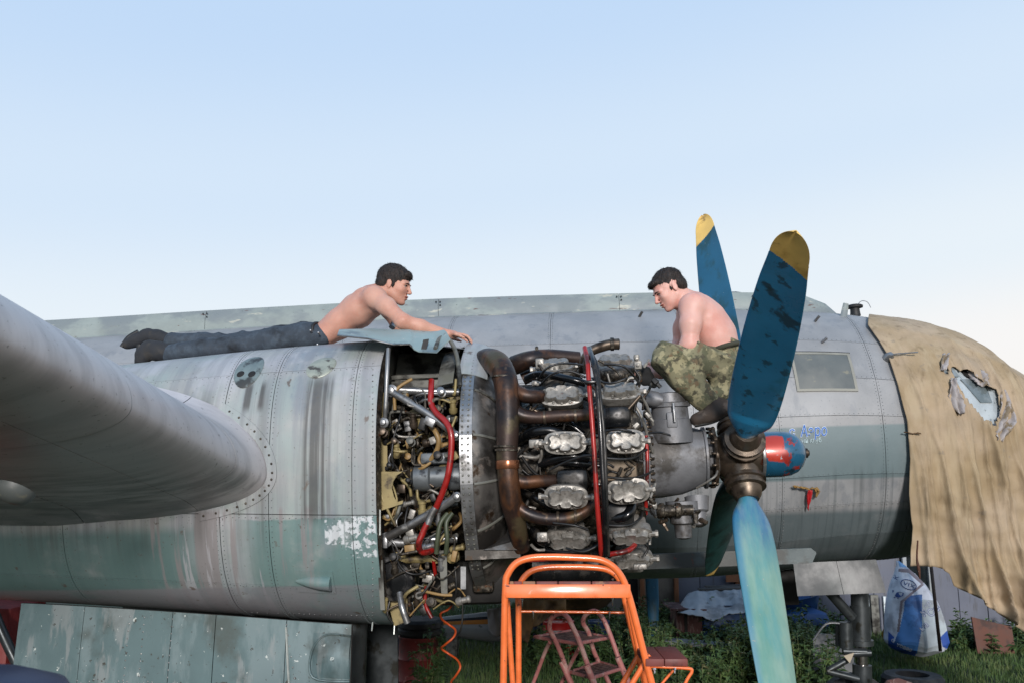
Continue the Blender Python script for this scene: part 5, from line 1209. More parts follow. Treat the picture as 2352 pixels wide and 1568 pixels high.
def hair(g, M, par, fringe=0.0, h=.0035, neck=.0, long=0.0, cz_=0.0, sb=1.0):
    S = SDF(.012); e = lambda x, y, z, rx, ry, rz, cut=False, k=.01: S.ell(g(x, y, z), (rx, ry, rz), M, k, cut)
    e(-.014, 0, .044, .1035+long, .0815+long*.8, .0905+long); e(-.055, 0, -.005, .058+long, .076, .062)
    if fringe: e(.074, .0, .074, .030, .055, .022+fringe)
    e(.135, 0, -.035+cz_*.5, .085+cz_, .12, .088-fringe*.3+cz_*.6, True); e(.045, 0, -.10, .075, .14, .11, True); e(.0, 0, -.035, .022, .14, .045, True, .006); e(-.03, 0, -.135+neck, .12, .12, .06, True)
    for s_ in (-1, 1): e(.020, s_*.071, -.006, .012*sb, .009*sb, .026*sb, False, .006)
    Mi = M.transposed()
    def dsp(co):
        q = Mi @ (co - g(0, 0, 0)); return .0022*noise.noise(Vector((q.x*120, q.y*160, q.z*45))) + .0022*noise.noise(Vector((q.x*45+3, q.y*60, q.z*22)))
    ho = body('hair', S, h, m_hair, par, 1, dsp); rs_ = random.Random(4); ps = ho.data.polygons; b = MB(); c0_ = g(-.045, 0, .13)
    for _ in range(2600):
        p_ = ps[rs_.randrange(len(ps))]; c_ = p_.center; n_ = p_.normal
        if n_.dot(c_-g(0, 0, .02)) < 0: continue
        d_ = (c_-c0_); d_ = (d_-n_*d_.dot(n_)); d_ = (d_.normalized() if d_.length > 1e-4 else M @ Vector((1, 0, 0))) + Vector((rs_.gauss(0, .3), rs_.gauss(0, .3), rs_.gauss(0, .3))); L_ = rs_.uniform(.008, .020); s_ = n_.cross(d_).normalized()*.0012
        t_ = c_ + d_.normalized()*L_ + n_*rs_.uniform(.0005, .0045); b.add([c_-s_, c_+s_, t_], [(0, 1, 2)])
    b.build('hair_strands', m_hair, ho, smooth=False, kind='stuff'); return ho
def hand(S, w_, f, nrm, thumb, sc_=1.0, curl=.5, spread=.3):
    "wrist point, finger direction, back-of-hand normal, side of the thumb (+1/-1)"
    f = Vector(f).normalized(); nrm = (Vector(nrm)-f*Vector(nrm).dot(f)).normalized(); s = f.cross(nrm)*thumb
    M = Matrix((f, s, nrm)).transposed()
    S.cone(w_, w_+f*.03, .026*sc_, .027*sc_, .015); S.ell(w_+f*.055*sc_, (.05*sc_, .040*sc_, .016*sc_), M, .012)
    for i, (o, L_) in enumerate(((.030, .070), (.010, .080), (-.010, .075), (-.029, .058))):
        a = w_+f*.092*sc_+s*o*sc_; d = (f+s*spread*o*6).normalized(); p = [a]; ang = 0
        for k, q in enumerate((.45, .32, .23)):
            ang += curl*(.6 if k == 0 else .9); dd = d*math.cos(ang)-nrm*math.sin(ang); p.append(p[-1]+dd*L_*q*sc_)
        S.chain(p, [.0095*sc_, .0088*sc_, .0080*sc_, .0068*sc_], .004)
    t0 = w_+f*.025*sc_+s*.024*sc_; t1 = t0+(f*.55+s*.75-nrm*.15).normalized()*.042*sc_; t2 = t1+(f*.85+s*.25-nrm*.3).normalized()*.032*sc_; t3 = t2+(f*.95-nrm*.35).normalized()*.024*sc_
    S.chain([t0, t1, t2, t3], [.015*sc_, .0115*sc_, .010*sc_, .0078*sc_], .008)
wx = lambda v: A3 @ Vector(v)

def tri(S, pts, rs, ws, k=.05):
    "a broad trunk: three cones side by side across the body; pts px, ws half spread"
    for o in (-1, -.35, .35, 1):
        for i in range(len(pts)-1):
            a, b_ = pts[i], pts[i+1]; f0 = 1 if abs(o) < .5 else .88
            S.cone(Q(a[0], a[1], a[2]+o*ws[i]), Q(b_[0], b_[1], b_[2]+o*ws[i+1]), rs[i]*f0, rs[i+1]*f0, k)

# --- man lying on the nacelle
S = SDF(.04)
tri(S, [(722, 774, .02), (745, 768, .02), (780, 744, .02), (822, 714, .02), (850, 694, .02)], [.060, .062, .078, .094, .085], [.09, .085, .085, .10, .11], .05)
S.cone(Q(852, 680, .02), Q(892, 664, .02), .062, .056, .05)
S.cone(Q(895, 665, .02), Q(905, 660, .02), .054, .052, .04)
S.chain([Q(858, 682, -.17), Q(888, 704, -.24), Q(925, 738, -.30)], [.062, .050, .040], .035)
S.chain([Q(925, 738, -.30), Q(965, 751, -.27), Q(1030, 768, -.20)], [.043, .040, .026], .03)
S.cone(Q(840, 700, -.08), Q(862, 686, -.17), .075, .06, .05)
S.chain([Q(868, 686, .20), Q(892, 712, .24), Q(915, 752, .28)], [.058, .048, .038], .035)
S.chain([Q(915, 752, .28), Q(960, 762, .25), Q(1020, 772, .20)], [.04, .036, .025], .03)
hand(S, Q(1030, 768, -.20), wx((1, .1, -.10)), wx((-.1, 0, 1)), 1, .95, .55)
hand(S, Q(1020, 772, .20), wx((1, -.1, -.05)), wx((0, 0, 1)), -1, .95, .4)
# shoulder blade, chest and belly relief
S.ell(Q(838, 676, -.09), (.05, .05, .035), k=.04); S.ell(Q(838, 676, .12), (.05, .05, .035), k=.04); S.ell(Q(858, 712, -.10), (.05, .06, .035), k=.04)
M1 = frame(wx((.97, -.06, -.26)), wx((.26, 0, .97))); hc1 = Q(904, 655, .02)
g1 = head(S, hc1, M1)
man1 = body('person', S, .0055, m_skin1, None, 2, lambda c: .0015*noise.noise(c*25), label='shirtless young man in dark jeans lying face down along the engine nacelle', cat='person')
face_bits(g1, M1, man1, m_skin1)
hair(g1, M1, man1, .008, long=.002, sb=.8)
T = SDF(.04)
tri(T, [(737, 771, .02), (712, 775, .02), (690, 777, .02)], [.071, .082, .085], [.10, .105, .10], .05)
T.chain([Q(700, 775, -.10), Q(640, 781, -.115), Q(545, 794, -.12), Q(470, 801, -.12), Q(392, 812, -.12)], [.090, .080, .066, .064, .058], .03)
T.chain([Q(700, 772, .12), Q(640, 777, .13), Q(545, 788, .14), Q(470, 786, .13), Q(396, 785, .12)], [.088, .078, .064, .060, .056], .03)
tr1 = body('trousers', T, .008, m_jeans, man1, 1, lambda c: .006*noise.noise(Vector((c.x*16, c.y*7, c.z*11))) + .009*rdg(c.x*17+c.z*6+2.2*noise.noise(c*3.5))*(.6+noise.noise(c*4)))
bw = MB()
for yy in (0,):
    ring = []
    for k in range(29):
        a = 2*math.pi*k/28; ring.append(Q(738, 771.5, .02) + wx((math.cos(a)*-.00 + .0, math.sin(a)*.173*1.0, math.cos(a)*.0)) + wx((0, 0, 0)) + wx(Vector((.0, 0, math.copysign(abs(math.cos(a))**.6, math.cos(a))*.072))))
tb('belt', ring, .009, m_blk, man1, 8, sub=2)
for u, v in ((732, 795), (734, 768), (716, 763), (762, 790)):
    if u < 740: b = MB(); b.lathe(Q(u, v, -.20 if v > 780 else -.17), wx((0, -1, .3)), [(0, .006), (.03, .006), (.032, .003)], 8); b.build('jeans_stud', m_alu, man1)
Bt = SDF(.03); Bt.chain([Q(394, 811, -.12), Q(362, 806, -.12), Q(342, 803, -.12)], [.052, .056, .050], .03); Bt.chain([Q(342, 800, -.12), Q(330, 816, -.125), Q(323, 828, -.13)], [.050, .048, .036], .02)
body('boot', Bt, .007, m_boot, man1, 1, lambda c: .003*noise.noise(c*30))
Bt = SDF(.03); Bt.chain([Q(396, 785, .12), Q(362, 776, .12), Q(338, 771, .12)], [.045, .048, .046], .03); Bt.chain([Q(338, 772, .12), Q(312, 782, .11), Q(293, 790, .10)], [.044, .042, .034], .02)
body('boot', Bt, .007, m_boot, man1, 1, lambda c: .003*noise.noise(c*30))
tb('boot_sole', [Q(322, 792, -.125), Q(318, 812, -.13), Q(316, 834, -.135)], .02, m_blk, man1, 8); tb('boot_sole', [Q(318, 762, .11), Q(295, 776, .10), Q(280, 797, .09)], .017, m_blk, man1, 8)

# --- man squatting on the front of the engine
S = SDF(.04)
tri(S, [(1600, 708, .02), (1620, 735, .02), (1640, 770, .02), (1652, 805, .02)], [.085, .108, .112, .110], [.12, .12, .105, .10], .05)
S.cone(Q(1590, 700, .02), Q(1562, 685, .02), .070, .062, .05); S.cone(Q(1562, 685, .02), Q(1552, 672, .02), .062, .058, .04)
S.chain([Q(1590, 704, -.17), Q(1586, 745, -.215), Q(1584, 792, -.22)], [.070, .057, .048], .035)
S.chain([Q(1584, 792, -.22), Q(1552, 826, -.15), Q(1518, 858, -.10)], [.048, .042, .029], .03)
S.cone(Q(1605, 712, -.08), Q(1590, 706, -.17), .08, .066, .05); S.cone(Q(1605, 712, .12), Q(1582, 712, .20), .08, .066, .05)
S.chain([Q(1582, 712, .20), Q(1568, 755, .22), Q(1562, 795, .22)], [.068, .054, .046], .035)
S.chain([Q(1562, 795, .22), Q(1530, 825, .12), Q(1500, 842, .04)], [.046, .040, .028], .03)
hand(S, Q(1518, 858, -.10), wx((-.9, .1, .25)), wx((0, -.9, .4)), 1, 1.0, .8)
hand(S, Q(1500, 842, .04), wx((-.9, -.2, -.1)), wx((0, -.3, .9)), 1, 1.0, .6)
M2 = frame(wx((-.83, -.22, -.50)), wx((-.50, -.04, .86))); hc2 = Q(1538, 664, .0)
g2 = head(S, hc2, M2, 1.0)
man2 = body('person', S, .0055, m_skin2, None, 2, lambda c: .0015*noise.noise(c*25), label='shirtless short-haired man in camouflage trousers squatting on the front of the bare engine', cat='person')
face_bits(g2, M2, man2, m_skin2); hair(g2, M2, man2, .002, long=-.0045, cz_=.012, sb=.55)
T = SDF(.04)
tri(T, [(1655, 808, .02), (1662, 838, .02)], [.112, .120], [.10, .10], .05)
T.chain([Q(1662, 836, -.10), Q(1595, 822, -.19), Q(1532, 818, -.24)], [.105, .088, .078], .04)
T.chain([Q(1530, 820, -.24), Q(1572, 868, -.20), Q(1618, 918, -.16)], [.078, .082, .070], .035)
T.cone(Q(1665, 850, -.08), Q(1655, 895, -.08), .09, .07, .05)
T.chain([Q(1662, 836, .14), Q(1595, 828, .22), Q(1540, 826, .26)], [.10, .085, .075], .04)
T.chain([Q(1540, 826, .26), Q(1580, 872, .22), Q(1622, 915, .18)], [.075, .078, .066], .035)
body('trousers', T, .008, m_camo, man2, 1, lambda c: .007*noise.noise(Vector((c.x*9, c.y*8, c.z*12))) + .013*rdg(c.x*13+c.z*15+2.6*noise.noise(c*3.2))*(.7+noise.noise(c*4+Vector((3, 0, 0)))))
ring = [Q(1654, 807, .02) + wx((math.cos(2*math.pi*k/24)*.116 , math.sin(2*math.pi*k/24)*.215, math.cos(2*math.pi*k/24)*.03)) for k in range(25)]
tb('belt', ring, .014, mat('olive_belt', '38382c', .8), man2, 8, sub=2)
m_boot2 = mat('brown_boots', '352c26', .8, 0, .25, 20, [dict(c='5a5048', s=10, t=.6, w=.06)])
for pts in ([(1626, 925, -.16, .052), (1652, 938, -.17, .05), (1668, 936, -.17, .046)], [(1655, 942, -.17, .045), (1625, 956, -.18, .042), (1598, 966, -.18, .034)]):
    pass
Bt = SDF(.03); Bt.chain([Q(1626, 920, -.16), Q(1650, 936, -.165)], [.056, .052], .03); Bt.chain([Q(1664, 934, -.17), Q(1634, 950, -.175), Q(1600, 963, -.18)], [.047, .046, .036], .02)
body('boot', Bt, .007, m_boot2, man2, 1, lambda c: .003*noise.noise(c*30))
tb('boot_sole', [Q(1682, 942, -.17), Q(1640, 966, -.18), Q(1596, 976, -.185)], .012, m_blk, man2, 8)
Bt = SDF(.03); Bt.chain([Q(1626, 915, .18), Q(1655, 932, .18)], [.055, .05], .03); Bt.chain([Q(1670, 932, .17), Q(1640, 950, .17), Q(1606, 962, .16)], [.047, .046, .036], .02)
body('boot', Bt, .007, m_boot2, man2, 1, lambda c: .003*noise.noise(c*30))
# black cloth by his hands
rg = MB(); b = SDF(.02); b.ell(Q(1480, 862, -.22), (.05, .03, .055), k=.02); b.cone(Q(1470, 848, -.2), Q(1500, 880, -.22), .03, .025)
body('work_glove', b, .006, mat('black_cloth', '121212', .9), None, 1, lambda c: .006*noise.noise(c*30), label='black oily work cloth held at the cylinders by the squatting man', cat='cloth')
for k in ((1475, 838, 1532, 900), (1490, 850, 1520, 885)): pass

# ------------------------------------------------------------------ orange platform steps
m_or = mat('orange_enamel', 'e8733a', .30, .0, .08, 9, [dict(c='b9542a', s=9, t=.60, w=.10, k=.5), dict(c='5c3220', s=26, t=.68, w=.02, k=.9, r=.7), dict(c='c9a083', s=44, t=.70, w=.02, k=.7)], coat=.5)
m_wood = mat('painted_wood', '6e3630', .6, 0, .15, 6, [dict(c='8c6a50', s=3, t=.6, w=.03), dict(c='4f2521', s=8, t=.6, w=.06)])
m_screw = mat('screw_steel', 'c5c5c8', .2, 1, .05)
steps = empty('platform_steps', W(1300, 1568, 4.1)*1.0, 'bright orange tubular platform steps with red wooden boards under the engine', 'steps')
steps.location = (W(1300, 1568, 4.1).x, 4.15, 0); SI = Matrix.Translation(-Vector(steps.location))
def ws(name, pts, r, m, par, Y=None, n=12, off=None, sub=5):
    q = [(W(p[0], p[1], p[2] if len(p) > 2 else Y) if not isinstance(p, Vector) else p) - off for p in pts]
    return tb(name, q, r, m, par, n, sub=sub)
so = Vector(steps.location)
def down(u0, v0, u1, v1, Y, z=0.0, dY=0):
    a = W(u0, v0, Y); b_ = W(u1, v1, Y); t = (z-a.z)/(b_.z-a.z); q = a+(b_-a)*t; q.y += dY; return q
ws('front_hoop', [down(1161, 1345, 1156, 1568, 4.0), (1156, 1568, 4.0), (1158, 1450, 4.0), (1161, 1345, 4.0), (1166, 1318, 4.0), (1186, 1292, 4.0), (1220, 1280, 4.0), (1270, 1278, 4.0), (1330, 1280, 4.0), (1376, 1284, 4.0), (1408, 1300, 4.0), (1430, 1328, 4.0), (1446, 1372, 4.0), (1464, 1440, 4.0), (1483, 1515, 4.0), (1497, 1568, 4.0), down(1446, 1372, 1497, 1568, 4.0)], .0155, m_or, steps, n=16, off=so)
ws('rear_hoop', [down(1191, 1400, 1191, 1568, 4.42), (1191, 1568, 4.42), (1191, 1400, 4.42), (1190, 1365, 4.42), (1197, 1334, 4.42), (1218, 1312, 4.42), (1250, 1303, 4.42), (1300, 1301, 4.42), (1360, 1302, 4.42), (1396, 1308, 4.42), (1420, 1326, 4.42), (1432, 1360, 4.42), (1438, 1390, 4.42), (1466, 1507, 4.42), (1481, 1568, 4.42), down(1438, 1390, 1481, 1568, 4.42)], .0150, m_or, steps, n=16, off=so)
ws('inner_leg', [(1166, 1385, 4.2), (1171, 1470, 4.2), down(1166, 1385, 1178, 1568, 4.2)], .0130, m_or, steps, off=so)
ws('inner_leg', [(1444, 1378, 4.25), (1472, 1520, 4.25), down(1444, 1378, 1484, 1568, 4.25)], .0130, m_or, steps, off=so)
ws('rear_bar', [(1186, 1403, 4.42), (1300, 1404, 4.42), (1434, 1406, 4.42)], .0065, m_or, steps, off=so)
for a, b_ in (((1466, 1504, 4.4), (1430, 1568, 4.4)), ((1481, 1520, 4.05), (1452, 1568, 4.05))):
    ws('brace', [a, b_, down(a[0], a[1], b_[0], b_[1], a[2], .2)], .0125, m_or, steps, off=so)
def wbox(name, u0, v0, u1, v1, Y, d, m, par, off, bev=.004, rot=None):
    a = W(u0, v1, Y); c = W(u1, v0, Y); b = MB(); b.box(Vector(((a.x+c.x)/2, Y+d/2, (a.z+c.z)/2))-off, (abs(c.x-a.x), d, abs(c.z-a.z)), rot, bev=bev); return b.build(name, m, par)
wbox('front_bar', 1162, 1341, 1448, 1372, 3.98, .006, m_or, steps, so, .002, Matrix.Rotation(R(-8), 3, 'X'))
for i, (a, b_) in enumerate(((1170, 1180), (1180, 1199), (1201, 1230), (1232, 1281), (1283, 1358), (1360, 1440))):
    p0 = W(a, 1345, 4.0); p1 = W(b_, 1345, 4.0); b = MB(); z = p0.z-.035; b.box(Vector(((p0.x+p1.x)/2, 4.2, z+.0))-so, (p1.x-p0.x, .40, .03), Matrix.Rotation(R(-12), 3, 'X'), bev=.004)
    b.build('board', mat('board_bare', '8a6249', .7, 0, .2, 6) if i < 4 and i % 2 == 0 else m_wood, steps)
for u, v, Y in ((1200, 1374, 4.02), (1407, 1372, 4.02), (1225, 1404, 4.40), (1400, 1404, 4.4), (1407, 1328, 4.3)):
    b = MB(); b.lathe(W(u, v, Y)-so, (0, 0, -1), [(0, .006), (.005, .006), (.006, .003), (.03, .0028), (.034, .001)], 8); b.build('screw', m_screw, steps)
# lower side step
fr_ = [(1486, 1528, 4.0), (1540, 1531, 4.0), (1582, 1534, 4.0), (1589, 1541, 4.0), (1578, 1560, 4.0), (1560, 1600, 4.0)]
ws('side_frame', fr_, .0075, m_or, steps, off=so); ws('side_frame', [(1548, 1536, 4.05), (1521, 1568, 4.05), (1505, 1590, 4.05)], .006, m_or, steps, off=so)
for a, c in ((1488, 1531), (1532, 1585)):
    p0 = W(a, 1512, 3.98); p1 = W(c, 1512, 3.98); zb = W(a, 1530, 3.98).z; b = MB(); b.box(Vector(((p0.x+p1.x)/2-.01, 4.13, (p0.z+zb)/2))-so, (p1.x-p0.x, .3, p0.z-zb), bev=.004); b.build('side_board', m_wood, steps)
for u in (1503, 1549):
    b = MB(); b.lathe(W(u, 1533, 3.97)-so, (0, -.3, -1), [(0, .008), (.008, .008), (.01, .004), (.022, .003)], 8); b.build('screw', m_screw, steps)

# ------------------------------------------------------------------ pink stepladder
m_pk = mat('flaking_pink_paint', '9a605c', .6, .05, .12, 14, [dict(c='a3847b', s=12, t=.56, w=.04, k=.8), dict(c='4a3430', s=16, t=.62, w=.03)], bump=.1)
m_mesh = mat('rusty_tread', '5a4038', .7, .1, .2, 20, [dict(c='86675c', s=25, t=.55, w=.05)], bump=.3)
lad = empty('stepladder', (W(1330, 1500, 6).x, 6.0, 0), 'old flaking pink stepladder with two treads, standing behind the orange steps', 'stepladder'); lo_ = Vector(lad.location)
cvt = lambda x, y: (1139.3+.2031*x, 1267.9+.2031*y)
def cz(pts, Y0, Y1):
    n = len(pts); return [(*cvt(*p), Y0+(Y1-Y0)*i/(n-1)) for i, p in enumerate(pts)]
def gz_(a, b_): 
    "carry the last stretch down to the ground"
    A_ = W(*a); B__ = W(*b_); t = (0-A_.z)/(B__.z-A_.z); return A_+(B__-A_)*t
def leg(name, pts, r, Y0, Y1):
    q = cz(pts, Y0, Y1); return ws(name, q+[gz_(q[-2], q[-1])], r, m_pk, lad, off=lo_, n=10)
leg('hoop', [(850, 1479), (770, 1240), (700, 1060), (640, 940), (605, 860), (618, 760), (675, 702), (755, 690), (820, 745), (862, 830), (940, 1000), (1040, 1280), (1110, 1479)], .0165, 6.1, 5.75)
q = cz([(850, 1479), (770, 1240)], 6.1, 6.1); ws('leg', [q[0], gz_(q[1], q[0])], .018, m_pk, lad, off=lo_)
leg('hoop', [(1160, 1235), (1100, 1100), (1045, 900), (985, 800), (1002, 718), (1062, 672), (1130, 665), (1200, 730), (1280, 900), (1380, 1180), (1440, 1350), (1500, 1479)], .0165, 6.5, 6.1)
q = cz([(1160, 1235), (1280, 1479)], 6.5, 6.5); ws('leg', [q[0], q[1], gz_(q[0], q[1])], .017, m_pk, lad, off=lo_)
for a in ([(612, 1010), (560, 1110), (420, 1479)], [(940, 1080), (880, 1190), (740, 1479)]): leg('rear_leg', a, .0135, 6.15, 6.3)
for (a, c, Y) in (((740, 1230), (850, 1479), 6.08), ((1020, 1270), (1110, 1479), 5.76), ((1375, 1185), (1500, 1479), 6.12)):
    q = [(*cvt(*a), Y), (*cvt(*c), Y)]; ws('leg_sleeve', q, .021, m_pk, lad, off=lo_, n=10)
def quadplate(c4, Ys, name, bars):
    c = [W(*cvt(*p), Y)-lo_ for p, Y in zip(c4, Ys)]; b = MB()
    b.tube([c[0], c[1], c[2], c[3], c[0]], .012, 8, cr=False)
    fr = b.build('tread', m_pk, lad)
    for i in range(bars):
        t = (i+.5)/bars; a = c[0].lerp(c[1], t); d = c[3].lerp(c[2], t); w_ = (c[1]-c[0])/bars*.38
        bb = MB(); n = Vector((0, 0, .006)); bb.add([a-w_, a+w_, d+w_, d-w_, a-w_-n, a+w_-n, d+w_-n, d-w_-n], [(0, 1, 2, 3), (7, 6, 5, 4), (0, 4, 5, 1), (1, 5, 6, 2), (2, 6, 7, 3), (3, 7, 4, 0)]); bb.build('tread_slat', m_mesh, fr, smooth=False)
quadplate([(440, 955), (850, 885), (1285, 962), (915, 1030)], (6.3, 6.75, 6.35, 5.9), 'tread', 7)
quadplate([(835, 1350), (1170, 1240), (1420, 1310), (1090, 1418)], (6.1, 6.5, 6.12, 5.75), 'tread', 7)

# orange coiled air hose
hs = [(1020, 1352), (1038, 1362), (1042, 1380), (1030, 1398), (1012, 1408), (1016, 1422), (1032, 1434), (1046, 1446), (1042, 1462), (1024, 1478), (1014, 1488), (1030, 1500), (1050, 1514), (1057, 1532), (1046, 1552), (1036, 1568), (1050, 1600), (1066, 1640)]
o = tb('coiled_hose', [W(u, v, 5.25+.05*math.sin(i*1.3)) for i, (u, v) in enumerate(hs)] + [Vector((W(1050, 1640, 5.25).x+.1, 5.3, .35)), Vector((W(1050, 1640, 5.25).x+.2, 5.4, .02))], .0065, mat('orange_hose', 'b0481c', .45), None, 8, label='orange springy air hose dangling from the open engine bay towards the ground', cat='hose')
o = tb('cable', [W(1060, 1290, 5.0), W(1062, 1360, 5.0), W(1062, 1420, 5.0), W(1056, 1450, 5.02), W(1040, 1470, 5.05)], .005, m_rub, None, 6, label='thin black cable hanging below the engine bay beside the orange hose', cat='cable')
# ------------------------------------------------------------------ ground
m_ground = mat('ground_soil', '33331f', .95, 0, .2, 1.5, [dict(c='2a3a1a', s=.8, t=.5, w=.1), dict(c='4a4232', s=2, t=.6, w=.06)], bump=.3, bscale=6)
gv = []; gf = []; GN = 60
for i in range(GN+1):
    for j in range(GN+1):
        a = (i/GN*2-1); c = (j/GN*2-1); x = math.copysign(abs(a)**3, a)*900; y = math.copysign(abs(c)**3, c)*900+8
        gv.append((x, y, .03*noise.noise(Vector((x*.4, y*.4, 0))) if abs(x) < 60 else 0))
for i in range(GN):
    for j in range(GN): a = i*(GN+1)+j; gf.append((a, a+GN+1, a+GN+2, a+1))
mk('ground', gv, gf, m_ground, kind='structure')
# grass and weeds
def leaf_mat(n, c, c2): return mat(n, c, .7, 0, .25, 3, [dict(c=c2, s=5, t=.55, w=.06)])
m_gr = leaf_mat('grass_blades', '3d5528', '5a6838'); m_wd = leaf_mat('weed_leaves', '3a5228', '556b38'); m_wd2 = leaf_mat('weed_dry', '43522c', '6a6845')
rg = np.random.RandomState(5)
def blades(n, fx, hmin, hmax, wd, name, m):
    X, Y, Hh = fx(n); Hh = Hh*(hmin+(hmax-hmin)*rg.rand(n)); a = rg.rand(n)*6.283; lean = (rg.rand(n)*.6)*Hh; la = rg.rand(n)*6.283
    z0 = np.full(n, -.02); dx = np.cos(a)*wd/2; dy = np.sin(a)*wd/2
    V = np.zeros((n, 5, 3)); V[:, 0] = np.stack([X-dx, Y-dy, z0], 1); V[:, 1] = np.stack([X+dx, Y+dy, z0], 1)
    mx_, my_ = X+np.cos(la)*lean*.3, Y+np.sin(la)*lean*.3
    V[:, 2] = np.stack([mx_+dx*.8, my_+dy*.8, Hh*.55], 1); V[:, 3] = np.stack([mx_-dx*.8, my_-dy*.8, Hh*.55], 1); V[:, 4] = np.stack([X+np.cos(la)*lean, Y+np.sin(la)*lean, Hh], 1)
    me = bpy.data.meshes.new(name); nv = n*5; me.vertices.add(nv); me.vertices.foreach_set('co', V.reshape(-1))
    b0 = np.arange(n)*5; loops = np.stack([b0, b0+1, b0+2, b0+3, b0+3, b0+2, b0+4], 1).reshape(-1)
    me.loops.add(n*7); me.loops.foreach_set('vertex_index', loops.astype(np.int32)); me.polygons.add(n*2)
    ls = np.stack([np.arange(n)*7, np.arange(n)*7+4], 1).reshape(-1); me.polygons.foreach_set('loop_start', ls.astype(np.int32)); me.update(calc_edges=True); me.validate()
    return obj(name, me, m, kind='stuff', label=name.replace('_', ' '))
def area(n):
    Y = 8.5+rg.rand(n)**1.3*9; X = -3.2+rg.rand(n)*13; return X, Y, np.ones(n)*(.7+.6*rg.rand(n))
o = blades(120000, area, .03, .11, .010, 'grass', m_gr); o['label'] = 'rough green grass growing under and beyond the aeroplane'; o['category'] = 'grass'
def clump(n):
    cx = []; 
    while len(cx) < 260:
        Y = rg.uniform(10.0, 13.6); u = rg.uniform(1440, 1960); X = (u-1176)/F_PX*Y
        if u > 1900 and Y < 12.6: continue
        cx.append((X, Y, rg.uniform(.4, .78)*(1.0 if u < 1880 else .7)*(.6 if 1535 < u < 1630 else 1)))
    for _ in range(60):
        Y = rg.uniform(11, 13.8); X = (rg.uniform(1180, 1460)-1176)/F_PX*Y; cx.append((X, Y, rg.uniform(.3, .65)))
    for _ in range(26):
        Y = rg.uniform(12.2, 13.7); X = (rg.uniform(2150, 2350)-1176)/F_PX*Y; cx.append((X, Y, rg.uniform(.25, .5)))
    for _ in range(8): cx.append(((rg.uniform(975, 1010)-1176)/F_PX*9.6, 9.6+rg.rand()*.3, .85))
    return cx
cl = clump(0)
def weeds(cl, name, m, m2, per=42):
    V = []; Fc = []; mi = []
    for X, Y, H_ in cl:
        for s in range(4):
            la = rg.rand()*6.283; ln = rg.rand()*.28*H_; hh = H_*rg.uniform(.6, 1.0); w_ = .004
            bx, by = X+rg.uniform(-.1, .1), Y+rg.uniform(-.1, .1); tx, ty = bx+math.cos(la)*ln, by+math.sin(la)*ln
            k = len(V); V += [(bx-w_, by, 0), (bx+w_, by, 0), (tx+w_*.4, ty, hh), (tx-w_*.4, ty, hh)]; Fc.append((k, k+1, k+2, k+3)); mi.append(1 if rg.rand() < .4 else 0)
            for q in range(per//4):
                t = rg.uniform(.12, 1.0); px, py, pz = bx+(tx-bx)*t, by+(ty-by)*t, hh*t; a = rg.rand()*6.283; L_ = rg.uniform(.07, .17)*(1.15-t*.6); el = rg.uniform(-.4, .8); ww = L_*rg.uniform(.2, .38)
                dx, dy, dz = math.cos(a)*math.cos(el)*L_, math.sin(a)*math.cos(el)*L_, math.sin(el)*L_; sx_, sy_ = -math.sin(a)*ww, math.cos(a)*ww
                k = len(V); V += [(px, py, pz), (px+dx*.5+sx_, py+dy*.5+sy_, pz+dz*.5+.01), (px+dx, py+dy, pz+dz-.02), (px+dx*.5-sx_, py+dy*.5-sy_, pz+dz*.5+.01)]; Fc.append((k, k+1, k+2, k+3)); mi.append(1 if t > .85 and rg.rand() < .5 else 0)
    o = mk(name, V, Fc, [m, m2], smooth=False, kind='stuff'); o.data.polygons.foreach_set('material_index', mi); return o
o = weeds(cl, 'weeds', m_wd, m_wd2, 64); o['label'] = 'tall leafy weeds growing in front of the shed wall'; o['category'] = 'weeds'

# ------------------------------------------------------------------ shed behind the aeroplane
YS = 14.2
m_shed = mat('shed_sheet', '666a76', .7, .05, .10, 1.5, [dict(c='5f6472', s=1.3, t=.55, w=.1), dict(c='4c4a48', s=5, t=.62, w=.06, st=(3, 1, .4), k=.6)])
m_beige = mat('shed_plaster', '6f675e', .85, 0, .12, 2, [dict(c='544c42', s=2, t=.56, w=.1)])
m_post = mat('raw_timber', '7a4f33', .75, 0, .15, 5)
shed = empty('shed', (W(1900, 1470, YS).x, YS, 0), 'low blue-grey boarded shed with timber posts and a dark window behind the aeroplane', 'shed'); sh0 = Vector(shed.location)
us = [1466, 1500, 1552, 1610, 1690, 1770, 1850, 1930, 2010, 2075, 2140, 2205, 2270, 2340, 2420, 2500]
for i, (a, c) in enumerate(zip(us, us[1:])):
    x0 = W(a, 1400, YS).x; x1 = W(c, 1400, YS).x; wdw = (a == 2075)
    for z0, z1 in (((0, .95), (1.75, 2.5)) if wdw else ((0, 2.5),)):
        b = MB(); b.box(Vector(((x0+x1)/2, YS+.02+.004*(i % 2), (z0+z1)/2))-sh0, (x1-x0-.012, .03, z1-z0), bev=.003); b.build('wall_panel', m_beige if a in (1466, 1500) else m_shed, shed)
b = MB(); x0, x1 = W(1440, 1400, YS).x, W(2600, 1400, YS).x; b.box(Vector(((x0+x1)/2, YS+1.6, 1.2))-sh0, (x1-x0, 3, 2.4)); b.build('shed_body', m_dark, shed)
b = MB(); b.box(Vector(((x0+x1)/2, YS+1.4, 2.56))-sh0, (x1-x0+.4, 3.8, .08), Matrix.Rotation(R(4), 3, 'X'), bev=.01); b.build('roof', m_bay, shed)
for u, u2 in ((1553, 0), (1694, 0), (1475, 0)):
    b = MB(); x = W(u, 1380, YS).x; b.box(Vector((x, YS-.05, 1.2))-sh0, (.07, .07, 2.4), bev=.006); b.build('post', m_post, shed)
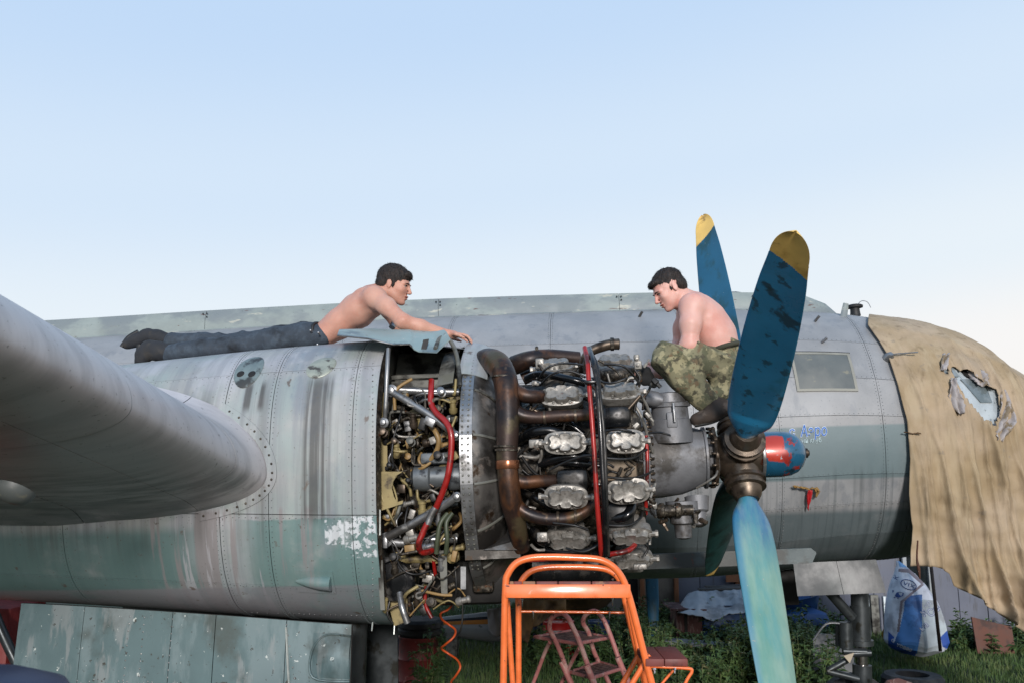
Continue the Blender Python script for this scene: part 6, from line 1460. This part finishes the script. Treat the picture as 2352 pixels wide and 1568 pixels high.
b = MB(); a = W(1835, 1340, YS); b.box(Vector((W(1700, 1325, YS).x, YS-.09, W(1700, 1325, YS).z))-sh0, (.5, .03, .12)); b.build('rail', m_post, shed)
xa, xb_ = W(2079, 1300, YS).x, W(2128, 1300, YS).x; zt, zb = W(2100, 1276, YS).z, W(2100, 1362, YS).z
for c, s_ in (((xa-.03, (zt+zb)/2), (.06, zt-zb+.1)), ((xb_+.03, (zt+zb)/2), (.06, zt-zb+.1)), (((xa+xb_)/2, zt+.03), (xb_-xa, .06)), (((xa+xb_)/2, zb-.03), (xb_-xa, .06))):
    b = MB(); b.box(Vector((c[0], YS-.03, c[1]))-sh0, (s_[0], .07, s_[1]), bev=.004); b.build('window_frame', mat('white_frame', '8d9294', .6), shed)
b = MB(); b.box(Vector(((xa+xb_)/2, YS+.01, (zt+zb)/2))-sh0, (xb_-xa, .01, zt-zb)); b.build('window_pane', mat('dark_pane', '141b1f', .15, 0, .3, 5), shed)
gb = MB(); b = MB(); gray = W(2000, 1430, YS-.3)
for u, v0, v1, w_, m_ in ((2006, 1365, 1480, .12, m_shed), (1990, 1370, 1470, .05, m_ckf), (2030, 1368, 1440, .05, m_ckf)):
    bb = MB(); a = W(u, v0, YS-.2); bb.box(Vector((a.x, YS-.2, a.z/2))-sh0, (w_, .08, a.z), bev=.005); bb.build('post', m_ckf if m_ is m_ckf else m_bay, shed)

# boat under a white sheet
m_bl = mat('boat_blue', '1d4678', .5, 0, .12, 5); m_ws = mat('white_sheet', '9a9da2', .8, 0, .08, 4, [dict(c='74767a', s=3, t=.56, w=.08)], bump=.1)
YB = 13.2; boat = empty('boat', (W(1740, 1400, YB).x, YB, 0), 'blue boat hull lying in the weeds beneath a white sheet', 'boat'); bo = Vector(boat.location)
def hull(s, t):
    x0, x1 = W(1600, 1400, YB).x, W(1872, 1400, YB).x; x = x0+(x1-x0)*s; e = math.sin(math.pi*min(1, max(0, s*.9+.08)))**.4; zt = W(1700, 1358+ (1-s)*22, YB).z; zb = .18
    a = math.pi*(t-.5); return Vector((x, YB+math.sin(a)*.75*e, zb+(zt-zb)*(1-math.cos(a)*.0)*(abs(math.sin(a))**.5 if True else 1)+0))-bo, Vector((0, -1 if t < .5 else 1, 0))
panel('hull', hull, 0, 1, 0, 1, 16, 14, m_bl, boat, .02)
bs = MB(); x0, x1 = W(1590, 1400, YB).x, W(1874, 1400, YB).x; zt = W(1700, 1362, YB).z; bs.box(Vector(((x0+x1)/2, YB, zt-.42))-bo, (x1-x0, 1.3, .5), bev=.12); bs.build('hull_inner', m_bl, boat)
def sheet(s, t):
    u = 1556+(1722-1556)*s; ridge = interp([(1556, 1398), (1575, 1368), (1600, 1358), (1722, 1352)], u)[0]; low = interp([(1556, 1404), (1600, 1412), (1640, 1422), (1670, 1412), (1722, 1402)], u)[0]
    y0 = YB-.85; a = W(u, low, y0); c = W(u, ridge, YB-.2); e = W(u, ridge-1, YB+.7); k = t*2
    p = a.lerp(c, k) if k < 1 else c.lerp(e, k-1); p.z += .005*math.sin(s*25+t*4)+.04*noise.noise(Vector((s*5, t*4, 2)))+.02*noise.noise(Vector((s*16, t*10, 2))); p.y -= .05*math.sin(math.pi*min(1, k)); return p, Vector((0, -.5, 1)).normalized()
o = panel('dust_sheet', lambda s, t: (sheet(s, t)[0]-sheet(.5, .5)[0], sheet(s, t)[1]), 0, 1, 0, 1, 40, 20, m_ws, None, .008); o.location = sheet(.5, .5)[0]; o['label'] = 'crumpled white sheet spread over the left part of the blue boat'; o['category'] = 'sheet'
for i, (u0, u1, v, a) in enumerate(((1605, 1700, 1351, 2), (1620, 1712, 1347, -1), (1650, 1730, 1344, 4))):
    b = MB(); p0, p1 = W(u0, v, YB-.1+.2*i), W(u1, v, YB-.1+.2*i); b.box((0, 0, 0), (p1.x-p0.x, .14, .03), Matrix.Rotation(R(-a), 3, 'Y'), bev=.004); o = b.build('plank', mat('grey_plank', '4a4846', .8, 0, .15, 5)); o.location = ((p0.x+p1.x)/2, p0.y, p0.z+.0)
    o['label'] = ('lowest weathered plank on the white boat sheet', 'middle weathered plank on the white boat sheet', 'topmost weathered plank lying on the white boat sheet')[i]; o['category'] = 'plank'; o['group'] = 'planks on the boat sheet'

# rusty cabinet, beam on trestles, pale sheet, leaning board
m_rust = mat('rusty_paint', '5a3b38', .75, .1, .15, 8, [dict(c='7b6a66', s=12, t=.57, w=.05, st=(2, 1, .5)), dict(c='3a2420', s=5, t=.6, w=.05)])
YC = 12.6; cab = empty('cabinet', (W(1582, 1440, YC).x, YC, 0), 'rusty red metal cabinet standing in the weeds left of the white boat sheet', 'cabinet'); co = Vector(cab.location)
p0, p1 = W(1553, 1399, YC), W(1612, 1399, YC)
b = MB(); b.box(Vector(((p0.x+p1.x)/2, YC+.25, p0.z/2))-co, (p1.x-p0.x, .5, p0.z), bev=.008); b.build('cabinet_body', m_rust, cab)
b = MB(); b.box(Vector(((p0.x+p1.x)/2-.03, YC+.2, p0.z+.015))-co, (p1.x-p0.x+.14, .7, .03), Matrix.Rotation(R(1.5), 3, 'Y'), bev=.004); b.build('cabinet_lid', m_rust, cab)
b = MB(); b.box(Vector((p0.x+.13, YC-.012, p0.z/2-.01))-co, (.04, .02, p0.z-.05)); b.build('door_gap', m_dark, cab)
YL = 11.6; bm_ = empty('bench', (W(1630, 1480, YL).x, YL, 0), 'long grey timber beam laid as a bench on low trestles in the weeds', 'bench'); bo2 = Vector(bm_.location)
p0, p1 = W(1514, 1470, YL), W(1770, 1490, YL+.3); d = p1-p0; b = MB(); b.box((p0+p1)/2-bo2, (d.length, .32, .05), d.to_track_quat('X', 'Z').to_matrix(), bev=.006); b.build('seat', mat('grey_beam', '5c6064', .7, 0, .15, 5, [dict(c='3a3a38', s=5, t=.56, w=.08)]), bm_)
for f in (.06, .5, .94):
    q = p0.lerp(p1, f)-bo2
    for dy in (-.12, .12): b = MB(); b.box(Vector((q.x, q.y+dy, (q.z-.03)/2)), (.05, .05, q.z-.03)); b.build('leg', m_rust, bm_)
def slab(name, pts, Y, m, label, cat, th=.03, lean=0):
    c = [W(u, v, Y) for u, v in pts]; 
    z0 = min(p.z for p in c); 
    o0 = Vector((sum(p.x for p in c)/len(c), Y, 0)); n = len(c); q = [Vector((p.x, p.y+lean*(p.z-z0), max(0, p.z)))-o0 for p in c]
    b = MB(); b.add(q+[p+Vector((0, th, 0)) for p in q], [tuple(reversed(range(n))), tuple(range(n, 2*n))]+[(i, (i+1) % n, n+(i+1) % n, n+i) for i in range(n)]); o = b.build(name, m, None, smooth=False, label=label, cat=cat); o.location = o0; return o
slab('metal_sheet', [(1868, 1545), (1872, 1462), (1886, 1456), (1942, 1458), (1966, 1490), (1960, 1545)], 10.6, mat('pale_sheet', '77787a', .6, .1, .1, 3, [dict(c='4c4d4a', s=3, t=.57, w=.06)]), 'bent pale grey sheet propped beside the nose wheel leg', 'metal sheet', .01, .15)
slab('board', [(2246, 1500), (2240, 1418), (2330, 1440), (2334, 1500)], 12.4, mat('rust_board', '5e3c30', .8, 0, .15, 5, [dict(c='43302a', s=4, t=.57, w=.06)]), 'rusty brown board leaning at the shed under the canvas corner', 'board', .03, .2)
b = MB(); c = W(2115, 1566, 10.1); b.lathe((0, 0, 0), (0, 0, 1), [(0, .18), (0, .30), (.04, .335), (.15, .335), (.19, .30), (.19, .18), (.10, .17)], 40); o = b.build('old_tyre', m_tire, None, label='old black tyre lying flat in the grass at bottom right', cat='tyre'); o.location = (c.x, 10.3, .0)
# bottom red scrap
b = MB(); c = W(2055, 1562, 9.9); 
o = slab('metal_scrap', [(2030, 1575), (2040, 1563), (2068, 1558), (2098, 1568), (2100, 1580)], 9.6, m_rust, 'scrap of rusty red metal in the grass below the nose leg', 'scrap', .02, .4)
o.location.x += (W(2055, 1562, 9.6).x*0)

# drums
def drum(u0, u1, vt, Y, m, label, cat='drum', H_=.88, R_=None, group=None, zt=None):
    x0, x1 = W(u0, vt, Y).x, W(u1, vt, Y).x; r = R_ or (x1-x0)/2; zt = zt or W(u0, vt, Y-r*0).z
    b = MB(); prof = [(0, r*.9), (.0, r), (.02, r*1.02), (.03, r*.985)]
    for f in (.33, .66): prof += [(zt*f-.02, r*.985), (zt*f, r*1.02), (zt*f+.02, r*.985)]
    prof += [(zt-.03, r*.985), (zt-.015, r*1.02), (zt, r*1.015), (zt, r*.95), (zt-.02, r*.94), (zt-.02, .05)]
    b.lathe((0, 0, 0), (0, 0, 1), prof, 36); o = b.build('drum', m, None, label=label, cat=cat, group=group); o.location = ((x0+x1)/2, Y, 0); return o, r, zt
m_dr = mat('drum_red', '6b201d', .55, .1, .15, 5, [dict(c='3c1a17', s=5, t=.56, w=.06), dict(c='80504a', s=12, t=.65, w=.04)]); m_db = mat('drum_blue', '1c3558', .5, .05, .15, 5, [dict(c='12203a', s=5, t=.57, w=.06)])
m_rd2 = mat('drum_bright_red', 'a31a18', .45, 0, .12, 5)
o, r, zt = drum(916, 1008, 1458, 9.9, m_dr, 'rusty dark red drum carrying a black tyre on its top')
b = MB(); b.lathe((0, 0, 0), (0, 0, 1), [(0, r*.5), (0, r*.98), (.03, r*1.12), (.07, r*1.14), (.085, r*1.06), (.10, r*1.14), (.15, r*1.12), (.18, r*.98), (.18, r*.5)], 44); t_ = b.build('tyre', m_tire, None, label='worn black tyre lying on top of the dark red drum', cat='tyre'); t_.location = (o.location.x+.02, 9.9, zt)
drum(893, 930, 1462, 10.7, m_db, 'blue drum half hidden behind the dark red drum with the tyre')
o, r, zt = drum(1246, 1318, 1424, 12.4, m_rd2, 'bright red drum with a white label seen behind the pink stepladder')
b = MB(); 
def lab(s, t): a = R(-110+70*s); return Vector((r*1.03*math.cos(a), r*1.03*math.sin(a), zt-.30+.2*t)), Vector((math.cos(a), math.sin(a), 0))
panel('paper_label', lab, 0, 1, 0, 1, 8, 2, mat('label_white', '9c9c9c', .7, 0, .1, 20, [dict(c='5c6064', s=30, t=.6, w=.03)]), o, .003)
drum(1350, 1400, 1424, 12.6, m_db, 'blue drum standing right of the bright red drum, seen through the pink stepladder'); drum(1224, 1246, 1428, 12.9, m_db, 'narrow blue drum standing left of the bright red drum')

# light aircraft fuselage behind, with striped side and a rag over it
YG = 12.2; gl_ = empty('light_aircraft', (W(1150, 1440, YG).x, YG, 0), 'white light aircraft body with an orange and black stripe lying on the grass', 'light aircraft'); go = Vector(gl_.location)
m_wg = mat('gelcoat_white', '8d9093', .4, 0, .06, 4, [dict(c='4c4f50', s=10, t=.66, w=.03)]); 
def gls(x, t):
    f = interp([(W(985, 1430, YG).x, .03), (W(1005, 1430, YG).x, .11), (W(1130, 1430, YG).x, .19), (W(1190, 1430, YG).x, .16), (W(1215, 1430, YG).x, .03)], x)[0]; zc = W(1100, 1428, YG).z-.07-.02*f
    return Vector((x, YG-f*math.cos(t), zc+.12+f*1.05*(math.sin(t))-.10)) , Vector((0, -math.cos(t), math.sin(t)))
gg = lambda x, t: (gls(x, t)[0]-go, gls(x, t)[1])
X0g, X1g = W(985, 1430, YG).x, W(1215, 1430, YG).x
panel('body', gg, X0g, X1g, 0, 2*math.pi, 24, 28, m_wg, gl_, .01)
panel('stripe_orange', gg, X0g+.1, X1g, .30, .62, 24, 4, mat('stripe_orange', 'b5701a', .5), gl_, .004, lift=.004); panel('stripe_black', gg, X0g+.1, X1g, .63, .85, 24, 3, m_blk, gl_, .004, lift=.004)
for u in (1040, 1170): b = MB(); p = W(u, 1450, YG)-go; b.box((p.x, 0, .18), (.15, .3, .36), bev=.02); b.build('trestle', m_bay, gl_)
def cloth(name, outline_top, hem, Y, m, label, cat, seed=0, amp=.05, dY=.0):
    n = 30; k = 16; a0 = W(outline_top[0][0], outline_top[0][1], Y); vs = []; fs = []
    for i in range(n+1):
        s = i/n; u = outline_top[0][0]+(outline_top[-1][0]-outline_top[0][0])*s; vt = interp([(p[0], p[1]) for p in outline_top], u)[0]; uh = hem[0][0]+(hem[-1][0]-hem[0][0])*s; vh = interp([(p[0], p[1]) for p in hem], uh)[0]
        for j in range(k+1):
            t = j/k; p = W(u+(uh-u)*t, vt+(vh-vt)*t, Y+dY*t); p.y += amp*(math.sin(s*14+seed+2*noise.noise(Vector((s*3, t*2, seed))))*(.3+.7*t)+.5*noise.noise(Vector((s*8, t*3, seed)))); vs.append(p)
    for i in range(n):
        for j in range(k): a = i*(k+1)+j; fs.append((a, a+1, a+k+2, a+k+1))
    c = sum(vs, Vector())/len(vs); o = mk(name, [v-c for v in vs], fs, m, None, label=label, cat=cat); o.location = c; o.modifiers.new('t', 'SOLIDIFY').thickness = .006; return o
cloth('rag', [(1118, 1398), (1150, 1394), (1190, 1396)], [(1122, 1448), (1140, 1462), (1160, 1456), (1178, 1482), (1190, 1492)], YG-.32, mat('grey_rag', '86807c', .9, 0, .1, 6), 'pale grey rag hung over the striped light aircraft body', 'rag', 2, .03)
m_cb = mat('brown_canvas', '4f3c28', .9, 0, .15, 4, [dict(c='6d5536', s=3, t=.55, w=.08), dict(c='2a2018', s=4, t=.58, w=.08)])
# canvas bag round the far engine
cc = W(1275, 1350, 11.3); 
def fcv(s, t):
    x0, x1 = W(1075, 1400, 11.3).x, W(1480, 1400, 11.3).x; x = x0+(x1-x0)*s; a = 2*math.pi*t; bulge = math.sin(math.pi*min(1, max(.0, s)))**.25; zt = 2.9; zb = W(1275, interp([(0, 1380), (.2, 1385), (.45, 1428), (.8, 1435), (.95, 1415), (1, 1340)], s)[0], 11.0).z
    zc = (zt+zb)/2; h = (zt-zb)/2; rr_ = 1+.03*math.sin(a*9+s*6)+.04*noise.noise(Vector((s*8, t*12, 1)))
    return Vector((x, 11.75+.8*bulge*rr_*math.sin(a), zc+h*bulge*rr_*math.cos(a)))-cc, Vector((0, math.sin(a), math.cos(a)))
o = panel('engine_cover', fcv, .0, 1, 0, 1, 30, 60, m_cb, None, .008, label='dark brown canvas wrapped round the far engine beyond the fuselage belly'); o.location = cc; o['category'] = 'canvas cover'
cloth('canvas_flap', [(1196, 1370), (1250, 1372), (1300, 1368)], [(1180, 1420), (1200, 1466), (1214, 1480), (1222, 1440), (1300, 1398)], 10.9, mat('tan_canvas_flap', '6b5335', .9, 0, .15, 5, [dict(c='3a2c1c', s=3, t=.56, w=.08)]), 'tan canvas corner hanging loose below the far engine, behind the orange steps', 'canvas', 4, .06)

# ------------------------------------------------------------------ pile wrapped in a printed banner
YP = 11.7
outl = [(1288, 2066, 2073), (1300, 2066, 2088), (1317, 2062, 2108), (1337, 2055, 2128), (1376, 2045, 2155), (1412, 2042, 2168), (1439, 2041, 2177), (1469, 2040, 2184), (1477, 2043, 2186), (1491, 2052, 2180), (1503, 2078, 2150)]
vs = []; fs = []; px = []; nR = 230; nA = 260
cb = W(2110, 1495, YP); bo3 = Vector((cb.x, YP+.1, 0))
for i in range(nR+1):
    v = 1288+(1503-1288)*i/nR; l, r_ = interp(outl, v); a0 = W(l, v, YP); a1 = W(r_, v, YP); cx = (a0.x+a1.x)/2; rx = (a1.x-a0.x)/2
    for j in range(nA):
        a = 2*math.pi*j/nA; k = 1+.045*noise.noise(Vector((math.cos(a)*2, math.sin(a)*2, i*.02)))*1.6+.02*math.sin(a*5+i*.04)
        x = cx+rx*math.cos(a)*(k if abs(math.cos(a)) < .9 else 1); y = YP+.1-rx*.75*math.sin(a)*k; vs.append(Vector((x, y, max(.0, a0.z+.03*noise.noise(Vector((x*5, i*.035, 2))))))-bo3)
m_bw = mat('banner_white', 'c8ccd6', .6, 0, .05, 5, [dict(c='6f7280', s=4, t=.56, w=.1, k=.6)], bump=.1, bscale=9); m_bb = mat('banner_mid_blue', '4f86c6', .6, 0, .1, 3, [dict(c='2c5186', s=3, t=.55, w=.08)]); m_bd = mat('banner_deep_blue', '2a50a0', .6, 0, .1, 4)
m_bg = mat('banner_grey', 'b7c0c4', .6, 0, .08, 4, [dict(c='94989c', s=3, t=.55, w=.1)]); m_bs = mat('banner_stripe', '7b6f74', .65, 0, .08, 6); m_blt = mat('banner_light_blue', '6f9cc8', .6, 0, .1, 4)
z1 = [(2078, 1378), (2092, 1366), (2118, 1364), (2118, 1440), (2106, 1500), (2068, 1500), (2052, 1478), (2067, 1440), (2076, 1400)]
z2 = [(2118, 1375), (2118, 1440), (2106, 1500), (2150, 1504), (2176, 1455), (2172, 1420), (2150, 1378)]
z3 = [(2040, 1448), (2054, 1462), (2050, 1474), (2080, 1490), (2106, 1494), (2100, 1510), (2070, 1510), (2040, 1480)]
z4 = [(2160, 1462), (2178, 1444), (2192, 1476), (2180, 1492), (2165, 1484)]
z5 = [(2062, 1286), (2076, 1286), (2090, 1302), (2066, 1301)]
st1 = [(2064, 1305), (2090, 1306), (2122, 1336), (2118, 1342), (2086, 1314), (2063, 1312)]; st2 = [(2118, 1338), (2122, 1342), (2074, 1382), (2068, 1380)]; st3 = [(2068, 1380), (2074, 1380), (2066, 1450), (2060, 1450)]
m_list = [m_bw, m_bb, m_bg, m_bd, m_bd, m_blt, m_bs, m_bs, m_bs]; zones = [z1, z2, z3, z4, z5, st1, st2, st3]
mi = []
for i in range(nR):
    for j in range(nA):
        q = [i*nA+j, i*nA+(j+1) % nA, (i+1)*nA+(j+1) % nA, (i+1)*nA+j]; fs.append(tuple(reversed(q))); c = sum((vs[k] for k in q), Vector())/4+bo3; u, v = prj(c, False); mm = 0
        for k, z in enumerate(zones):
            if inpoly((u, v), z) : mm = k+1
        mi.append(mm)
fs.append(tuple(range(nA)))
mi.append(5)
ban = mk('covered_pile', vs, fs, m_list, None, label='pointed pile of goods wrapped in a white and blue printed banner on the grass', cat='wrapped pile'); ban.location = bo3; ban.data.polygons.foreach_set('material_index', mi)
bvh = BVHTree.FromPolygons([v+bo3 for v in vs], fs)
def ptext(txt, u, v, hp, rot, m, off=0, sx=1.0, lift=.004, name='lettering', flip=False):
    q, f = text_mesh(txt, 1.0, sx, off); out = []; s = hp/.72; ca, sa = math.cos(R(rot)), math.sin(R(rot)); last = None
    for p in q:
        x, y = p.x*s, p.y*s; uu = u+x*ca-y*sa; vv = v-(x*sa+y*ca); d = ray(uu, vv).normalized(); hit = bvh.ray_cast(CAMP, d)
        w_ = hit[0] if hit[0] is not None else last if last is not None else W(uu, vv, YP-.3)
        last = w_; out.append(w_-d*lift-bo3)
    return mk(name, out, f, m, ban, smooth=False)
m_ink = mat('banner_ink', '26407a', .6)
ptext('VIX', 2073, 1341, 9, -20, m_ink, .0, 1.5)
el = [(2087+19*math.cos(2*math.pi*k/28)*.92+(-3)*math.sin(2*math.pi*k/28), 1341.5+10*math.sin(2*math.pi*k/28)+19*math.cos(2*math.pi*k/28)*.33) for k in range(29)]
pt = []
for u, v in el:
    d = ray(u, v).normalized(); h_ = bvh.ray_cast(CAMP, d); pt.append((h_[0] if h_[0] is not None else W(u, v, YP-.3))-d*.004-bo3)
tb('badge_ring', pt, .0055, m_ink, ban, 5, sub=1)
ptext('К', 2060, 1332, 11, 60, m_ink, .0)
ptext('м. “Л', 2118, 1410, 10, 48, m_ink, .04, 1, .003); ptext('м. “Л', 2118, 1410, 10, 48, m_bw, .0, 1, .005)
ptext('“Се', 2130, 1424, 17, 42, m_ink, .05, 1, .003); ptext('“Се', 2130, 1424, 17, 42, m_bw, .0, 1, .0055)
ptext('на', 2118, 1450, 14, 42, m_ink, .05, 1, .003); ptext('на', 2118, 1450, 14, 42, m_bw, .0, 1, .0055)
ptext('О', 2047, 1466, 8, -80, m_bw, .02); ptext('ховая', 2058, 1482, 9, -22, m_bw, .03, 1.1)
# bird-like printed emblem
def ppoly(pts, m, name='printed_emblem'):
    out = []
    for u, v in pts: d = ray(u, v).normalized(); h_ = bvh.ray_cast(CAMP, d); out.append((h_[0] if h_[0] is not None else W(u, v, YP-.3))-d*.005-bo3)
    mk(name, out, [tuple(range(len(out)))], m, ban, smooth=False)
ppoly([(2055, 1366), (2060, 1359), (2068, 1358), (2076, 1361), (2074, 1367), (2066, 1371), (2058, 1370)], m_ink); ppoly([(2052, 1371), (2057, 1369), (2056, 1373)], m_ink); ppoly([(2060, 1372), (2064, 1371), (2063, 1375)], m_ink); ppoly([(2049, 1354), (2054, 1355), (2050, 1360)], m_ink)
b = MB(); a = W(2135, 1268, 11.2); c = W(2160, 1494, 11.2); o = mk('pole', *[([v for v in tube([Vector((0, 0, 0)), (a-c)*1.0], .022, 8, cr=False)[0]]), tube([Vector((0, 0, 0)), (a-c)], .022, 8, cr=False)[1]], mat('dark_pole', '2b211c', .7), None, label='dark brown pole leaning in front of the banner-wrapped pile', cat='pole'); o.location = c
o = tb('stand', [Vector((0, 0, 0)), W(2026, 1455, 11.9)-W(2036, 1476, 11.9), W(2040, 1428, 11.9)-W(2036, 1476, 11.9)], .014, mat('yellow_tube', '8a6a1c', .5), None, 6, cr=False, label='bent yellow tube sticking out left of the banner-wrapped pile', cat='tube'); o.location = W(2036, 1476, 11.9); o.name = 'bent_tube'

# ------------------------------------------------------------------ left edge: red cart and navy tank
m_rc = mat('red_cart_paint', '7a2420', .6, .05, .12, 4, [dict(c='4c1a17', s=4, t=.57, w=.08)])
rc = empty('cart', (W(-60, 1450, 6.6).x, 6.6, 0), 'red painted cart side with a grey strut at the far left behind the gear door', 'cart'); ro = Vector(rc.location)
zt = W(0, 1388, 6.6).z; x0, x1 = W(-260, 1450, 6.6).x, W(47, 1450, 6.6).x
b = MB(); b.box(Vector(((x0+x1)/2, 6.7, (zt+.45)/2))-ro, (x1-x0, .5, zt-.45), bev=.03); b.build('cart_side', m_rc, rc)
ws('strut', [(-60, 1290, 6.3), (0, 1440, 6.3), (42, 1530, 6.3)], .035, m_gear, rc, off=ro)
for dx in (-.35, .35): b = MB(); b.lathe(Vector(((x0+x1)/2+dx, 6.38, .24))-ro, (0, 1, 0), [(0, .1), (0, .2), (.02, .24), (.08, .24), (.1, .2), (.1, .1)], 24); b.build('wheel', m_tire, rc)
b = MB(); zt = W(20, 1540, 1.65).z; b.lathe((0, 0, 0), (0, 0, 1), [(0, .15), (0, .2), (.05, .21), (.6, .21), (zt-.09, .20), (zt-.03, .16), (zt-.005, .09), (zt, .03)], 36); o = b.build('water_tank', mat('navy_plastic', '1d2644', .5, 0, .1, 4), None, label='dark navy rounded tank top at the bottom left corner, before the gear door', cat='tank'); o.location = (W(-70, 1560, 1.65).x, 1.65, 0)
